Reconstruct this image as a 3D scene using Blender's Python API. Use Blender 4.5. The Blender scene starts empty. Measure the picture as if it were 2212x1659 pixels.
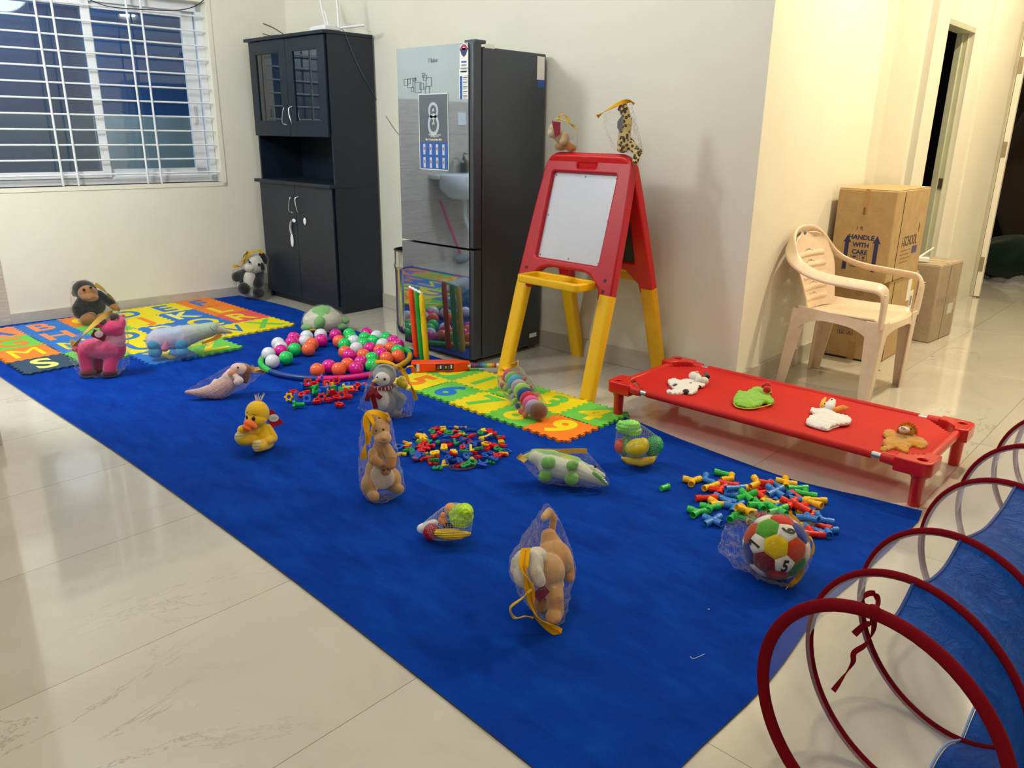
import bpy, bmesh, math, random
from math import sin, cos, pi, radians, sqrt, atan2, hypot
from mathutils import Vector, Matrix, Euler, noise
from mathutils.bvhtree import BVHTree

S = bpy.context.scene
COL = S.collection
random.seed(7)

# ------------------------------------------------------------------ camera
FPX = 1684.19                      # focal length in pixels of the 2212 x 1659 frame
YAW, PIT, ROL = 2.31466067, 0.312378076, -0.0135799444
EYE = Vector((0.0, 0.0, 1.27))
_f = Vector((cos(YAW) * cos(PIT), sin(YAW) * cos(PIT), -sin(PIT)))
_r = Vector((sin(YAW), -cos(YAW), 0.0))
_d = _f.cross(_r)
RIGHT = cos(ROL) * _r + sin(ROL) * _d
DOWN = -sin(ROL) * _r + cos(ROL) * _d
FWD = _f
camd = bpy.data.cameras.new('camera')
camd.sensor_width = 36.0
camd.lens = FPX / 2212 * 36.0
camd.clip_start = 0.02
cam = bpy.data.objects.new('camera', camd)
COL.objects.link(cam)
cam.matrix_world = Matrix(((RIGHT.x, -DOWN.x, -FWD.x, EYE.x), (RIGHT.y, -DOWN.y, -FWD.y, EYE.y),
                           (RIGHT.z, -DOWN.z, -FWD.z, EYE.z), (0, 0, 0, 1)))
S.camera = cam

# ------------------------------------------------------------------ world, lights, exposure
S.view_settings.view_transform = 'Standard'
S.view_settings.look = 'None'
S.view_settings.exposure = 0.12
S.view_settings.gamma = 1.0
S.view_settings.use_curve_mapping = False
W = bpy.data.worlds.new('world'); S.world = W; W.use_nodes = True
W.node_tree.nodes['Background'].inputs[0].default_value = (0.012, 0.02, 0.05, 1)
W.node_tree.nodes['Background'].inputs[1].default_value = 1.0

def lamp(kind, name, loc, power, col, size=0.2, aim=None, spot=None, blend=0.5):
    l = bpy.data.lights.new(name, kind)
    l.energy = power; l.color = col
    if kind == 'AREA':
        l.shape = 'DISK'; l.size = size
    else:
        l.shadow_soft_size = size
    if kind == 'SPOT':
        l.spot_size = radians(spot); l.spot_blend = blend
    o = bpy.data.objects.new(name, l); COL.objects.link(o)
    o.location = loc
    if aim is not None:
        o.rotation_euler = (Vector(aim) - Vector(loc)).to_track_quat('-Z', 'Y').to_euler()
    return o
COOL = (0.90, 0.96, 1.0); NEUT = (1.0, 0.95, 0.86); WARM = (1.0, 0.83, 0.56)
CEIL = 2.9
# ceiling lights of the play room
lamp('POINT', 'ceiling_light', (-4.15, 0.55, CEIL - .40), 112, COOL, 0.22)
lamp('POINT', 'ceiling_light', (-2.35, 2.15, CEIL - .30), 26, COOL, 0.26)
lamp('POINT', 'ceiling_light', (-1.3, 0.5, CEIL - .35), 16, NEUT, 0.10)
lamp('AREA', 'ceiling_light', (1.2, -1.0, CEIL - .03), 22, NEUT, 0.22, (1.2, -1.0, 0))
# warm downlights of the corridor
lamp('AREA', 'corridor_light', (-0.75, 4.45, CEIL - .03), 46, WARM, 0.12, (-0.75, 4.45, 0))
lamp('SPOT', 'corridor_downlight', (-1.35, 3.95, CEIL - .03), 20, WARM, 0.05, (-1.50, 3.95, 0), 95, 0.5)
lamp('AREA', 'corridor_light', (-0.6, 6.3, CEIL - .03), 34, WARM, 0.12, (-0.6, 6.3, 0))
lamp('SPOT', 'corridor_downlight', (-1.35, 6.95, CEIL - .03), 14, WARM, 0.05, (-1.45, 6.95, 0), 80, 0.5)
lamp('AREA', 'corridor_light', (1.5, 4.2, CEIL - .03), 20, WARM, 0.2, (1.5, 4.2, 0))

lamp('POINT', 'store_room_fill', (-1.0, 8.0, 2.3), 7, WARM, 0.1)  # added fill, stands in for corridor light spilling into the store room
# ------------------------------------------------------------------ pixel helpers (a ray of the photograph meets a plane of the room)
def ray(x, y):
    return ((x - 1106) / FPX) * RIGHT + ((y - 829.5) / FPX) * DOWN + FWD
def G(x, y, z=0.0):
    d = ray(x, y); return EYE + d * ((z - EYE.z) / d.z)
def onplane(x, y, p0, n):
    d = ray(x, y); return EYE + d * ((Vector(p0) - EYE).dot(n) / d.dot(n))
def onY(x, y, Y): return onplane(x, y, (0, Y, 0), Vector((0, 1, 0)))
def onX(x, y, X): return onplane(x, y, (X, 0, 0), Vector((1, 0, 0)))

# ------------------------------------------------------------------ materials
def lin(c):
    if isinstance(c, str):
        c = c.lstrip('#'); c = tuple(int(c[i:i + 2], 16) for i in (0, 2, 4))
    return tuple(((v / 255) / 12.92 if v / 255 <= .04045 else ((v / 255 + .055) / 1.055) ** 2.4) for v in c) + (1.0,)

class NT:
    def __init__(self, name):
        self.m = bpy.data.materials.new(name); self.m.use_nodes = True
        self.t = self.m.node_tree; self.b = self.t.nodes['Principled BSDF']
        self.out = self.t.nodes['Material Output']
    def n(self, kind, **kw):
        nd = self.t.nodes.new(kind)
        for k, v in kw.items():
            if k.startswith('i_'):
                key = k[2:].replace('_', ' ')
                nd.inputs[int(key) if key.isdigit() else key].default_value = v
            else:
                setattr(nd, k, v)
        return nd
    def l(self, a, b): self.t.links.new(a, b)
    def coord(self, kind='Object'):
        return self.n('ShaderNodeTexCoord').outputs[kind]
    def noise(self, scale, detail=3, rough=.5, vec=None, dist=0.0):
        nd = self.n('ShaderNodeTexNoise', i_Scale=scale, i_Detail=detail, i_Roughness=rough, i_Distortion=dist)
        self.l(vec if vec is not None else self.coord(), nd.inputs['Vector']); return nd.outputs[0]
    def ramp(self, fac, stops):
        r = self.n('ShaderNodeValToRGB'); e = r.color_ramp.elements
        while len(e) < len(stops): e.new(.5)
        for el, (p, c) in zip(e, stops):
            el.position = p; el.color = c if len(c) == 4 else (*c, 1)
        self.l(fac, r.inputs[0]); return r.outputs[0]
    def mix(self, fac, a, b, mode='MIX'):
        m = self.n('ShaderNodeMix', data_type='RGBA', blend_type=mode)
        for sock, v in ((m.inputs[0], fac), (m.inputs[6], a), (m.inputs[7], b)):
            if hasattr(v, 'links'): self.l(v, sock)
            else: sock.default_value = v
        return m.outputs[2]
    def bump(self, h, strength=.2, dist=.01):
        b = self.n('ShaderNodeBump', i_Strength=strength, i_Distance=dist)
        self.l(h, b.inputs['Height']); self.l(b.outputs[0], self.b.inputs['Normal']); return b
    def base(self, v):
        if hasattr(v, 'links'): self.l(v, self.b.inputs['Base Color'])
        else: self.b.inputs['Base Color'].default_value = v

MC = {}
def plastic(hexc, rough=.32, name=None, coat=0.0, bump=0.0):
    k = ('pl', hexc, rough, coat, bump)
    if k not in MC:
        t = NT(name or 'plastic_' + hexc.strip('#'))
        n = t.noise(60, 2)
        c = lin(hexc)
        t.base(t.mix(.5, c, t.ramp(n, [(0.3, tuple(v * .93 for v in c[:3])), (.7, c)])))
        t.b.inputs['Roughness'].default_value = rough
        t.b.inputs['Coat Weight'].default_value = coat
        if bump: t.bump(t.noise(400, 2), bump, .001)
        MC[k] = t.m
    return MC[k]
def fabric(hexc, scale=500, name=None, var=.18, sheen=.3, bump=.4):
    k = ('fb', hexc, scale, var)
    if k not in MC:
        t = NT(name or 'fabric_' + hexc.strip('#'))
        c = lin(hexc)
        n = t.noise(scale, 3, .7)
        t.base(t.ramp(n, [(.3, tuple(v * (1 - var) for v in c[:3])), (.7, c)]))
        t.b.inputs['Roughness'].default_value = .9
        t.b.inputs['Sheen Weight'].default_value = sheen
        t.b.inputs['Specular IOR Level'].default_value = .1
        t.bump(n, bump, .002)
        MC[k] = t.m
    return MC[k]
def plush_vc(name='plush'):
    if name not in MC:
        t = NT(name)
        a = t.n('ShaderNodeVertexColor'); a.layer_name = 'Col'
        n = t.noise(420, 3, .75); n2 = t.noise(45, 2)
        c = t.mix(.35, a.outputs[0], t.ramp(n, [(.3, (.55, .55, .55)), (.7, (1, 1, 1))]), 'MULTIPLY')
        c = t.mix(.22, c, t.ramp(n2, [(.35, (.7, .7, .7)), (.65, (1, 1, 1))]), 'MULTIPLY')
        t.base(c)
        t.b.inputs['Roughness'].default_value = .85
        t.b.inputs['Sheen Weight'].default_value = .5
        t.b.inputs['Specular IOR Level'].default_value = .08
        m = t.mix(.5, n, n2)
        t.bump(m, .6, .004)
        MC[name] = t.m
    return MC[name]
def metal(hexc, rough=.25, name=None, aniso=0):
    k = ('mt', hexc, rough)
    if k not in MC:
        t = NT(name or 'metal_' + hexc.strip('#'))
        n = t.noise(30, 2)
        c = lin(hexc); t.base(t.ramp(n, [(.3, tuple(v * .9 for v in c[:3])), (.7, c)]))
        t.b.inputs['Metallic'].default_value = 1; t.b.inputs['Roughness'].default_value = rough
        MC[k] = t.m
    return MC[k]
def film(name='clear_film', white=.012, tint=(1, 1, 1, 1), bump=1.0, scale=34, edge=.30):
    """thin clear plastic: transparent, with a glossy crinkled skin"""
    if name in MC: return MC[name]
    t = NT(name); t.t.nodes.remove(t.b)
    tr = t.n('ShaderNodeBsdfTransparent'); tr.inputs[0].default_value = tint
    gl = t.n('ShaderNodeBsdfGlossy'); gl.inputs['Roughness'].default_value = .06
    df = t.n('ShaderNodeBsdfDiffuse'); df.inputs[0].default_value = (.85, .87, .9, 1)
    nz = t.n('ShaderNodeTexNoise', i_Scale=scale, i_Detail=3.0, i_Roughness=.6, i_Distortion=1.2)
    vo = t.n('ShaderNodeTexVoronoi', i_Scale=scale * 1.2)
    t.l(t.coord(), nz.inputs['Vector']); t.l(nz.outputs[1], vo.inputs['Vector'])
    mx = t.mix(.15, nz.outputs[0], vo.outputs['Distance'])
    bp = t.n('ShaderNodeBump', i_Strength=bump, i_Distance=.06); t.l(mx, bp.inputs['Height'])
    t.l(bp.outputs[0], gl.inputs['Normal'])
    lw = t.n('ShaderNodeLayerWeight', i_Blend=.30)
    m0 = t.n('ShaderNodeMath', operation='POWER'); m0.inputs[1].default_value = 1.5; t.l(lw.outputs['Fresnel'], m0.inputs[0])
    # glints of folds put in as noise-drawn streaks of extra gloss, without geometry
    rn = t.n('ShaderNodeTexNoise', i_Scale=scale * .9, i_Detail=4.0, i_Roughness=.65, i_Distortion=.8); t.l(t.coord(), rn.inputs['Vector'])
    rg = t.ramp(rn.outputs[0], [(.482, (0, 0, 0)), (.5, (1, 1, 1)), (.518, (0, 0, 0))])
    rr_ = t.n('ShaderNodeMath', operation='MULTIPLY_ADD'); t.l(rg, rr_.inputs[0]); rr_.inputs[1].default_value = .26; rr_.inputs[2].default_value = .012
    m1 = t.n('ShaderNodeMath', operation='MULTIPLY_ADD'); m1.inputs[1].default_value = edge; t.l(m0.outputs[0], m1.inputs[0]); t.l(rr_.outputs[0], m1.inputs[2])
    a = t.n('ShaderNodeMixShader'); a.inputs[0].default_value = white
    t.l(tr.outputs[0], a.inputs[1]); t.l(df.outputs[0], a.inputs[2])
    b = t.n('ShaderNodeMixShader'); t.l(m1.outputs[0], b.inputs[0])
    t.l(a.outputs[0], b.inputs[1]); t.l(gl.outputs[0], b.inputs[2]); t.l(b.outputs[0], t.out.inputs[0])
    MC[name] = t.m
    return t.m

# ------------------------------------------------------------------ object helpers
def tag(o, label=None, cat=None, group=None, kind=None):
    if label: o['label'] = label
    if cat: o['category'] = cat
    if group: o['group'] = group
    if kind: o['kind'] = kind
    return o
def empty(name, loc, rz=0.0, label=None, cat=None, group=None):
    o = bpy.data.objects.new(name, None); COL.objects.link(o)
    o.empty_display_size = .05
    o.location = loc; o.rotation_euler = (0, 0, rz)
    return tag(o, label, cat, group)
def copy_tree(o, parent=None):
    c = o.copy(); COL.objects.link(c)
    if parent is not None: c.parent = parent
    for ch in list(o.children): copy_tree(ch, c)
    return c

class MB:
    """collects shapes and links them as one mesh object"""
    def __init__(self): self.v = []; self.f = []; self.mi = []; self.cur = 0; self.M = Matrix.Identity(4)
    def mat(self, i): self.cur = i; return self
    def at(self, M): self.M = M; return self
    def add(self, vs, fs):
        o = len(self.v); self.v += [self.M @ Vector(p) for p in vs]
        for f in fs: self.f.append([i + o for i in f]); self.mi.append(self.cur)
    def box(self, c, s, R=None):
        x, y, z = s[0] / 2, s[1] / 2, s[2] / 2
        P = [Vector((i, j, k)) for i in (-x, x) for j in (-y, y) for k in (-z, z)]
        if R is not None: P = [R @ p for p in P]
        self.add([p + Vector(c) for p in P], [(0, 1, 3, 2), (4, 6, 7, 5), (0, 4, 5, 1), (2, 3, 7, 6), (0, 2, 6, 4), (1, 5, 7, 3)])
        return self
    def bb(self, a, b):
        return self.box([(a[i] + b[i]) / 2 for i in range(3)], [abs(b[i] - a[i]) for i in range(3)])
    def tube(self, pts, r, n=12, closed=False, cap=True, flat=1.0, up=None):
        pts = [Vector(p) for p in pts]; N = len(pts)
        rs = r if isinstance(r, (list, tuple)) else [r] * N
        vs = []; prev = None
        for i, p in enumerate(pts):
            if closed: t = pts[(i + 1) % N] - pts[i - 1]
            else: t = pts[min(i + 1, N - 1)] - pts[max(i - 1, 0)]
            t.normalize()
            if up is not None: a = Vector(up)
            else: a = prev if prev is not None else (Vector((0, 0, 1)) if abs(t.z) < .9 else Vector((1, 0, 0)))
            u = (a - t * a.dot(t))
            if u.length < 1e-6: u = t.orthogonal()
            u.normalize(); prev = u; w = t.cross(u)
            for k in range(n):
                th = 2 * pi * k / n
                vs.append(p + rs[i] * (cos(th) * u * flat + sin(th) * w))
        fs = []
        for i in range(N if closed else N - 1):
            j = (i + 1) % N
            for k in range(n):
                l = (k + 1) % n
                fs.append((i * n + k, i * n + l, j * n + l, j * n + k))
        if cap and not closed:
            fs.append(tuple(range(n))[::-1]); fs.append(tuple((N - 1) * n + k for k in range(n)))
        self.add(vs, fs); return self
    def lathe(self, prof, n=20, c=(0, 0, 0), R=None, close=True):
        vs = []
        for (r, z) in prof:
            for k in range(n):
                p = Vector((r * cos(2 * pi * k / n), r * sin(2 * pi * k / n), z))
                if R is not None: p = R @ p
                vs.append(p + Vector(c))
        fs = []
        for i in range(len(prof) - 1):
            for k in range(n):
                l = (k + 1) % n
                fs.append((i * n + k, i * n + l, (i + 1) * n + l, (i + 1) * n + k))
        if close:
            fs.append(tuple(range(n))[::-1]); fs.append(tuple((len(prof) - 1) * n + k for k in range(n)))
        self.add(vs, fs); return self
    def ell(self, c, r, R=None, n=16, m=10):
        vs = []; fs = []
        for i in range(m + 1):
            ph = -pi / 2 + pi * i / m
            for k in range(n):
                th = 2 * pi * k / n
                p = Vector((r[0] * cos(ph) * cos(th), r[1] * cos(ph) * sin(th), r[2] * sin(ph)))
                if R is not None: p = R @ p
                vs.append(p + Vector(c))
        for i in range(m):
            for k in range(n):
                l = (k + 1) % n
                fs.append((i * n + k, i * n + l, (i + 1) * n + l, (i + 1) * n + k))
        self.add(vs, fs); return self
    def grid(self, fn, nu, nv, keep=None):
        vs = [fn(i / nu, j / nv) for i in range(nu + 1) for j in range(nv + 1)]
        fs = [(i * (nv + 1) + j, (i + 1) * (nv + 1) + j, (i + 1) * (nv + 1) + j + 1, i * (nv + 1) + j + 1)
              for i in range(nu) for j in range(nv) if keep is None or keep((i + .5) / nu, (j + .5) / nv)]
        self.add(vs, fs); return self
    def prism(self, poly, z0, z1):
        n = len(poly)
        vs = [(p[0], p[1], z0) for p in poly] + [(p[0], p[1], z1) for p in poly]
        fs = [tuple(range(n))[::-1], tuple(range(n, 2 * n))] + [(i, (i + 1) % n, n + (i + 1) % n, n + i) for i in range(n)]
        self.add(vs, fs); return self
    def mesh(self, name, mats, smooth=None):
        me = bpy.data.meshes.new(name)
        me.from_pydata([tuple(v) for v in self.v], [], self.f)
        for m in (mats if isinstance(mats, (list, tuple)) else [mats]): me.materials.append(m)
        me.polygons.foreach_set('material_index', self.mi)
        bm = bmesh.new(); bm.from_mesh(me)
        bmesh.ops.remove_doubles(bm, verts=bm.verts, dist=1e-6)
        bmesh.ops.recalc_face_normals(bm, faces=bm.faces)
        bm.to_mesh(me); bm.free()
        if smooth is not None: shade(me, smooth)
        me.update()
        return me
    def build(self, name, mats, parent=None, smooth=None, bevel=0, seg=2, weld=True):
        me = self.mesh(name, mats, None if bevel else smooth)
        o = bpy.data.objects.new(name, me); COL.objects.link(o)
        if parent is not None: o.parent = parent
        if bevel:
            bake(o, [('BEVEL', dict(width=bevel, segments=seg, limit_method='ANGLE', angle_limit=radians(35)))], smooth if smooth is not None else 40)
            if smooth is None:          # flat faces stay flat, only the rounded edges shade smoothly
                me = o.data
                for p in me.polygons:
                    L = max((me.vertices[a].co - me.vertices[b].co).length for a, b in p.edge_keys)
                    if p.area / L > bevel * .9: p.use_smooth = False
        return o
def shade(me, ang):
    me.polygons.foreach_set('use_smooth', [True] * len(me.polygons))
    bm = bmesh.new(); bm.from_mesh(me)
    a = radians(ang)
    for e in bm.edges:
        e.smooth = not (len(e.link_faces) == 2 and e.calc_face_angle(0) > a)
    bm.to_mesh(me); bm.free(); me.update()
def bake(o, mods, smooth=None):
    """apply modifiers by replacing the mesh with the evaluated one"""
    for i, (t, kw) in enumerate(mods):
        m = o.modifiers.new('m%d' % i, t)
        for k, v in kw.items(): setattr(m, k, v)
    par = o.parent; o.parent = None
    dg = bpy.context.evaluated_depsgraph_get(); dg.update()
    me = bpy.data.meshes.new_from_object(o.evaluated_get(dg), depsgraph=dg)
    me.name = o.data.name
    old = o.data; o.modifiers.clear(); o.data = me
    if old.users == 0: bpy.data.meshes.remove(old)
    o.parent = par
    if smooth is not None: shade(me, smooth)
    return o
def curve_mesh(name, loops, depth, bevel=0.0, mat=None, res=2):
    """filled 2D outline (later loops are holes), extruded along z from 0 to depth"""
    cu = bpy.data.curves.new(name, 'CURVE'); cu.dimensions = '2D'; cu.fill_mode = 'BOTH'
    cu.extrude = max(depth / 2 - bevel, 1e-5); cu.bevel_depth = bevel; cu.bevel_resolution = res; cu.offset = -bevel
    for lp in loops:
        sp = cu.splines.new('POLY'); sp.points.add(len(lp) - 1); sp.use_cyclic_u = True
        for p, q in zip(sp.points, lp): p.co = (q[0], q[1], 0, 1)
    o = bpy.data.objects.new(name, cu); COL.objects.link(o)
    dg = bpy.context.evaluated_depsgraph_get(); dg.update()
    me = bpy.data.meshes.new_from_object(o.evaluated_get(dg), depsgraph=dg)
    bpy.data.objects.remove(o); bpy.data.curves.remove(cu)
    me.name = name
    for v in me.vertices: v.co.z += depth / 2
    if mat: me.materials.clear(); me.materials.append(mat)
    return me
GC = {}
def glyph(ch, size, depth, bold=0.0, bevel=0.0, mat=None, center=True):
    k = (ch, size, depth, bold, bevel)
    if k not in GC:
        cu = bpy.data.curves.new('text', 'FONT'); cu.body = ch; cu.size = size
        cu.extrude = max(depth / 2 - bevel, 1e-5); cu.offset = bold; cu.bevel_depth = bevel; cu.resolution_u = 4
        cu.align_x = 'CENTER' if center else 'LEFT'; cu.align_y = 'CENTER' if center else 'BOTTOM_BASELINE'
        o = bpy.data.objects.new('text', cu); COL.objects.link(o)
        dg = bpy.context.evaluated_depsgraph_get(); dg.update()
        me = bpy.data.meshes.new_from_object(o.evaluated_get(dg), depsgraph=dg)
        bpy.data.objects.remove(o); bpy.data.curves.remove(cu)
        for v in me.vertices: v.co.z += depth / 2
        if center and len(me.vertices):
            xs = [v.co.x for v in me.vertices]; ys = [v.co.y for v in me.vertices]
            cx, cy = (min(xs) + max(xs)) / 2, (min(ys) + max(ys)) / 2
            for v in me.vertices: v.co.x -= cx; v.co.y -= cy
        GC[k] = me
    me = GC[k].copy(); me.materials.clear()
    if mat: me.materials.append(mat)
    return me
def link(name, me, parent=None, loc=(0, 0, 0), rot=(0, 0, 0)):
    o = bpy.data.objects.new(name, me); COL.objects.link(o)
    if parent is not None: o.parent = parent
    o.location = loc; o.rotation_euler = rot
    return o
def rrect(x0, y0, x1, y1, r, n=6):
    out = []
    for cx, cy, a0 in ((x1 - r, y0 + r, -pi / 2), (x1 - r, y1 - r, 0), (x0 + r, y1 - r, pi / 2), (x0 + r, y0 + r, pi)):
        for k in range(n + 1):
            a = a0 + pi / 2 * k / n; out.append((cx + r * cos(a), cy + r * sin(a)))
    return out
def spline(pts, n=8, closed=False):
    pts = [Vector(p) for p in pts]; N = len(pts); out = []
    for i in range(N if closed else N - 1):
        g = (lambda j: pts[j % N]) if closed else (lambda j: pts[max(0, min(N - 1, j))])
        p0, p1, p2, p3 = g(i - 1), g(i), g(i + 1), g(i + 2)
        for k in range(n):
            t = k / n
            out.append(.5 * ((2 * p1) + (p2 - p0) * t + (2 * p0 - 5 * p1 + 4 * p2 - p3) * t * t + (3 * p1 - p0 - 3 * p2 + p3) * t ** 3))
    if not closed: out.append(pts[-1])
    return out
def RZ(a): return Matrix.Rotation(a, 4, 'Z')
def T(x, y=0, z=0): return Matrix.Translation(Vector((x, y, z)))
ORD = ['leftmost', 'second from left', 'third from left', 'fourth from left', 'fifth from left', 'sixth from left', 'seventh from left',
       'eighth from left', 'ninth from left', 'tenth from left', '11th from left', '12th from left', '13th from left', '14th from left',
       '15th from left', '16th from left', '17th from left', '18th from left', '19th from left', '20th from left']
def imgx(p):
    q = Vector(p) - EYE; return q.dot(RIGHT) / q.dot(FWD)
def rank_labels(items, where):
    """items: (object, description). Gives each its place from the left among the ones of its own description."""
    by = {}
    for o, d in items: by.setdefault(d, []).append(o)
    for d, os_ in by.items():
        os_.sort(key=lambda o: imgx(o.location))
        if len(os_) == 1: os_[0]['label'] = '%s, the only one %s' % (d, where)
        else:
            for k, o in enumerate(os_):
                w = ORD[k] if k < len(os_) - 1 else 'rightmost'
                o['label'] = '%s, %s of its kind %s' % (d, w, where)
# ------------------------------------------------------------------ room
YB = 3.60          # back wall face
WA = radians(85)   # direction of the window wall
WD = Vector((cos(WA), sin(WA), 0)); WN = Vector((sin(WA), -cos(WA), 0))    # along the wall, into the room
WO = Vector((-5.8, 2.6, 0))                                                # a point of its foot
def wallpt(u, d, z): p = WO + WD * u + WN * d; return Vector((p.x, p.y, z))
def wall_u(px, py, d=0.0):
    p = onplane(px, py, wallpt(0, d, 0), WN) - wallpt(0, d, 0); return p.dot(WD), p.z

t = NT('painted_wall_cream')
n = t.noise(3, 4, .6); n2 = t.noise(260, 2)
t.base(t.ramp(n, [(.3, lin('#e6e3d3')), (.7, lin('#ebe8da'))]))
t.b.inputs['Roughness'].default_value = .55; t.b.inputs['Specular IOR Level'].default_value = .35
t.bump(n2, .05, .002); M_WALL = t.m

t = NT('ceiling_paint'); t.base(t.ramp(t.noise(2), [(.3, lin('#e9e7e0')), (.7, lin('#efede6'))])); M_CEIL = t.m

t = NT('marble_floor_tiles')
co = t.coord()
sx = t.n('ShaderNodeSeparateXYZ'); t.l(co, sx.inputs[0])
def joint(axis, size, off):
    a = t.n('ShaderNodeMath', operation='ADD'); t.l(sx.outputs[axis], a.inputs[0]); a.inputs[1].default_value = off
    b = t.n('ShaderNodeMath', operation='DIVIDE'); t.l(a.outputs[0], b.inputs[0]); b.inputs[1].default_value = size
    fr = t.n('ShaderNodeMath', operation='FRACT'); t.l(b.outputs[0], fr.inputs[0])
    s = t.n('ShaderNodeMath', operation='SUBTRACT'); t.l(fr.outputs[0], s.inputs[0]); s.inputs[1].default_value = .5
    ab = t.n('ShaderNodeMath', operation='ABSOLUTE'); t.l(s.outputs[0], ab.inputs[0])
    g = t.n('ShaderNodeMath', operation='GREATER_THAN'); t.l(ab.outputs[0], g.inputs[0]); g.inputs[1].default_value = .5 - .0011 / size
    fl = t.n('ShaderNodeMath', operation='FLOOR'); t.l(b.outputs[0], fl.inputs[0])
    return g.outputs[0], fl.outputs[0]
jx, fx = joint(0, .6, 1.84 + 6.0); jy, fy = joint(1, 1.2, -1.32 + 12.0)
mxj = t.n('ShaderNodeMath', operation='MAXIMUM'); t.l(jx, mxj.inputs[0]); t.l(jy, mxj.inputs[1])
cmb = t.n('ShaderNodeCombineXYZ'); t.l(fx, cmb.inputs[0]); t.l(fy, cmb.inputs[1])
wn = t.n('ShaderNodeTexWhiteNoise'); t.l(cmb.outputs[0], wn.inputs['Vector'])
mp = t.n('ShaderNodeVectorMath', operation='MULTIPLY_ADD'); mp.inputs[1].default_value = (7, 7, 7)
t.l(wn.outputs['Color'], mp.inputs[0]); t.l(co, mp.inputs[2])
cloud = t.noise(1.6, 6, .62, mp.outputs[0], .6)
base = t.ramp(cloud, [(.25, lin('#bdb8aa')), (.5, lin('#cbc6b9')), (.75, lin('#d3cfc4'))])
st = t.n('ShaderNodeMapping'); st.inputs['Scale'].default_value = (1.0, .28, 1); st.inputs['Rotation'].default_value = (0, 0, .25); t.l(mp.outputs[0], st.inputs[0])
vein = t.noise(2.3, 8, .66, st.outputs[0], 1.6)
vm = t.ramp(vein, [(.493, (0, 0, 0)), (.5, (1, 1, 1)), (.507, (0, 0, 0))])
gate = t.ramp(t.noise(1.1, 2, .5, mp.outputs[0]), [(.52, (0, 0, 0)), (.66, (.62, .62, .62))])
vmg = t.mix(1.0, vm, gate, 'MULTIPLY')
c = t.mix(vmg, base, lin('#8d8577'))
c = t.mix(mxj.outputs[0], c, lin('#8b8371'))
t.base(c)
t.b.inputs['Roughness'].default_value = .11; t.b.inputs['IOR'].default_value = 1.62; t.b.inputs['Coat Weight'].default_value = .5; t.b.inputs['Coat Roughness'].default_value = .05
M_FLOOR = t.m

t = NT('marble_skirting'); nn = t.noise(5, 5, .6)
t.base(t.ramp(nn, [(.3, lin('#b9b2a4')), (.7, lin('#cac4b7'))])); t.b.inputs['Roughness'].default_value = .22; M_SKIRT = t.m

t = NT('wood_look_wall_tiles')
mp2 = t.n('ShaderNodeMapping'); mp2.inputs['Scale'].default_value = (2, 2, 30); t.l(t.coord(), mp2.inputs[0])
g = t.noise(3, 6, .6, mp2.outputs[0]); s2 = t.n('ShaderNodeSeparateXYZ'); t.l(t.coord(), s2.inputs[0])
dv = t.n('ShaderNodeMath', operation='DIVIDE'); t.l(s2.outputs[2], dv.inputs[0]); dv.inputs[1].default_value = .31
fr = t.n('ShaderNodeMath', operation='FRACT'); t.l(dv.outputs[0], fr.inputs[0])
lt = t.n('ShaderNodeMath', operation='LESS_THAN'); t.l(fr.outputs[0], lt.inputs[0]); lt.inputs[1].default_value = .012
t.base(t.mix(lt.outputs[0], t.ramp(g, [(.3, lin('#b3a79b')), (.7, lin('#d2c8bc'))]), lin('#8d857c')))
t.b.inputs['Roughness'].default_value = .35; M_TILE = t.m

def struct(name, mb, mats, bevel=0):
    o = mb.build(name, mats, None, bevel=bevel); o['kind'] = 'structure'; return o
struct('floor', MB().bb((-7, -3, -.05), (3, 11, 0)), M_FLOOR)
struct('ceiling', MB().bb((-7, -3, CEIL), (3, 11, CEIL + .05)), M_CEIL)
# window wall with its opening
zs, zt = .885, 2.12; u1 = wall_u(480, 388)[0]; u0 = u1 - 2.05
ub = -1.14      # where the wood-look tiles begin
def wseg(mb, ua, ub_, za, zb, d0=0.0, d1=-.22):
    P = [wallpt(u, d, z) for u in (ua, ub_) for d in (d0, d1) for z in (za, zb)]
    mb.add(P, [(0, 1, 3, 2), (4, 6, 7, 5), (0, 4, 5, 1), (2, 3, 7, 6), (0, 2, 6, 4), (1, 5, 7, 3)]); return mb
UE = 1.01 + .3
w = MB(); wseg(w, ub, UE, 0, zs); wseg(w, u1, UE, zs, zt); wseg(w, ub, u0, zs, zt) if u0 > ub else None; wseg(w, ub, UE, zt, CEIL)
struct('wall_left', w, M_WALL)
w = MB(); wseg(w, -5.5, ub, 1.55, CEIL) if False else None
wseg(w, -5.4, ub, 1.55, zt if False else CEIL); struct('wall_far_left', w, M_WALL)
w = MB(); wseg(w, -5.4, ub, 0, 1.55, 0.006); struct('wall_tiled', w, M_TILE)
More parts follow.
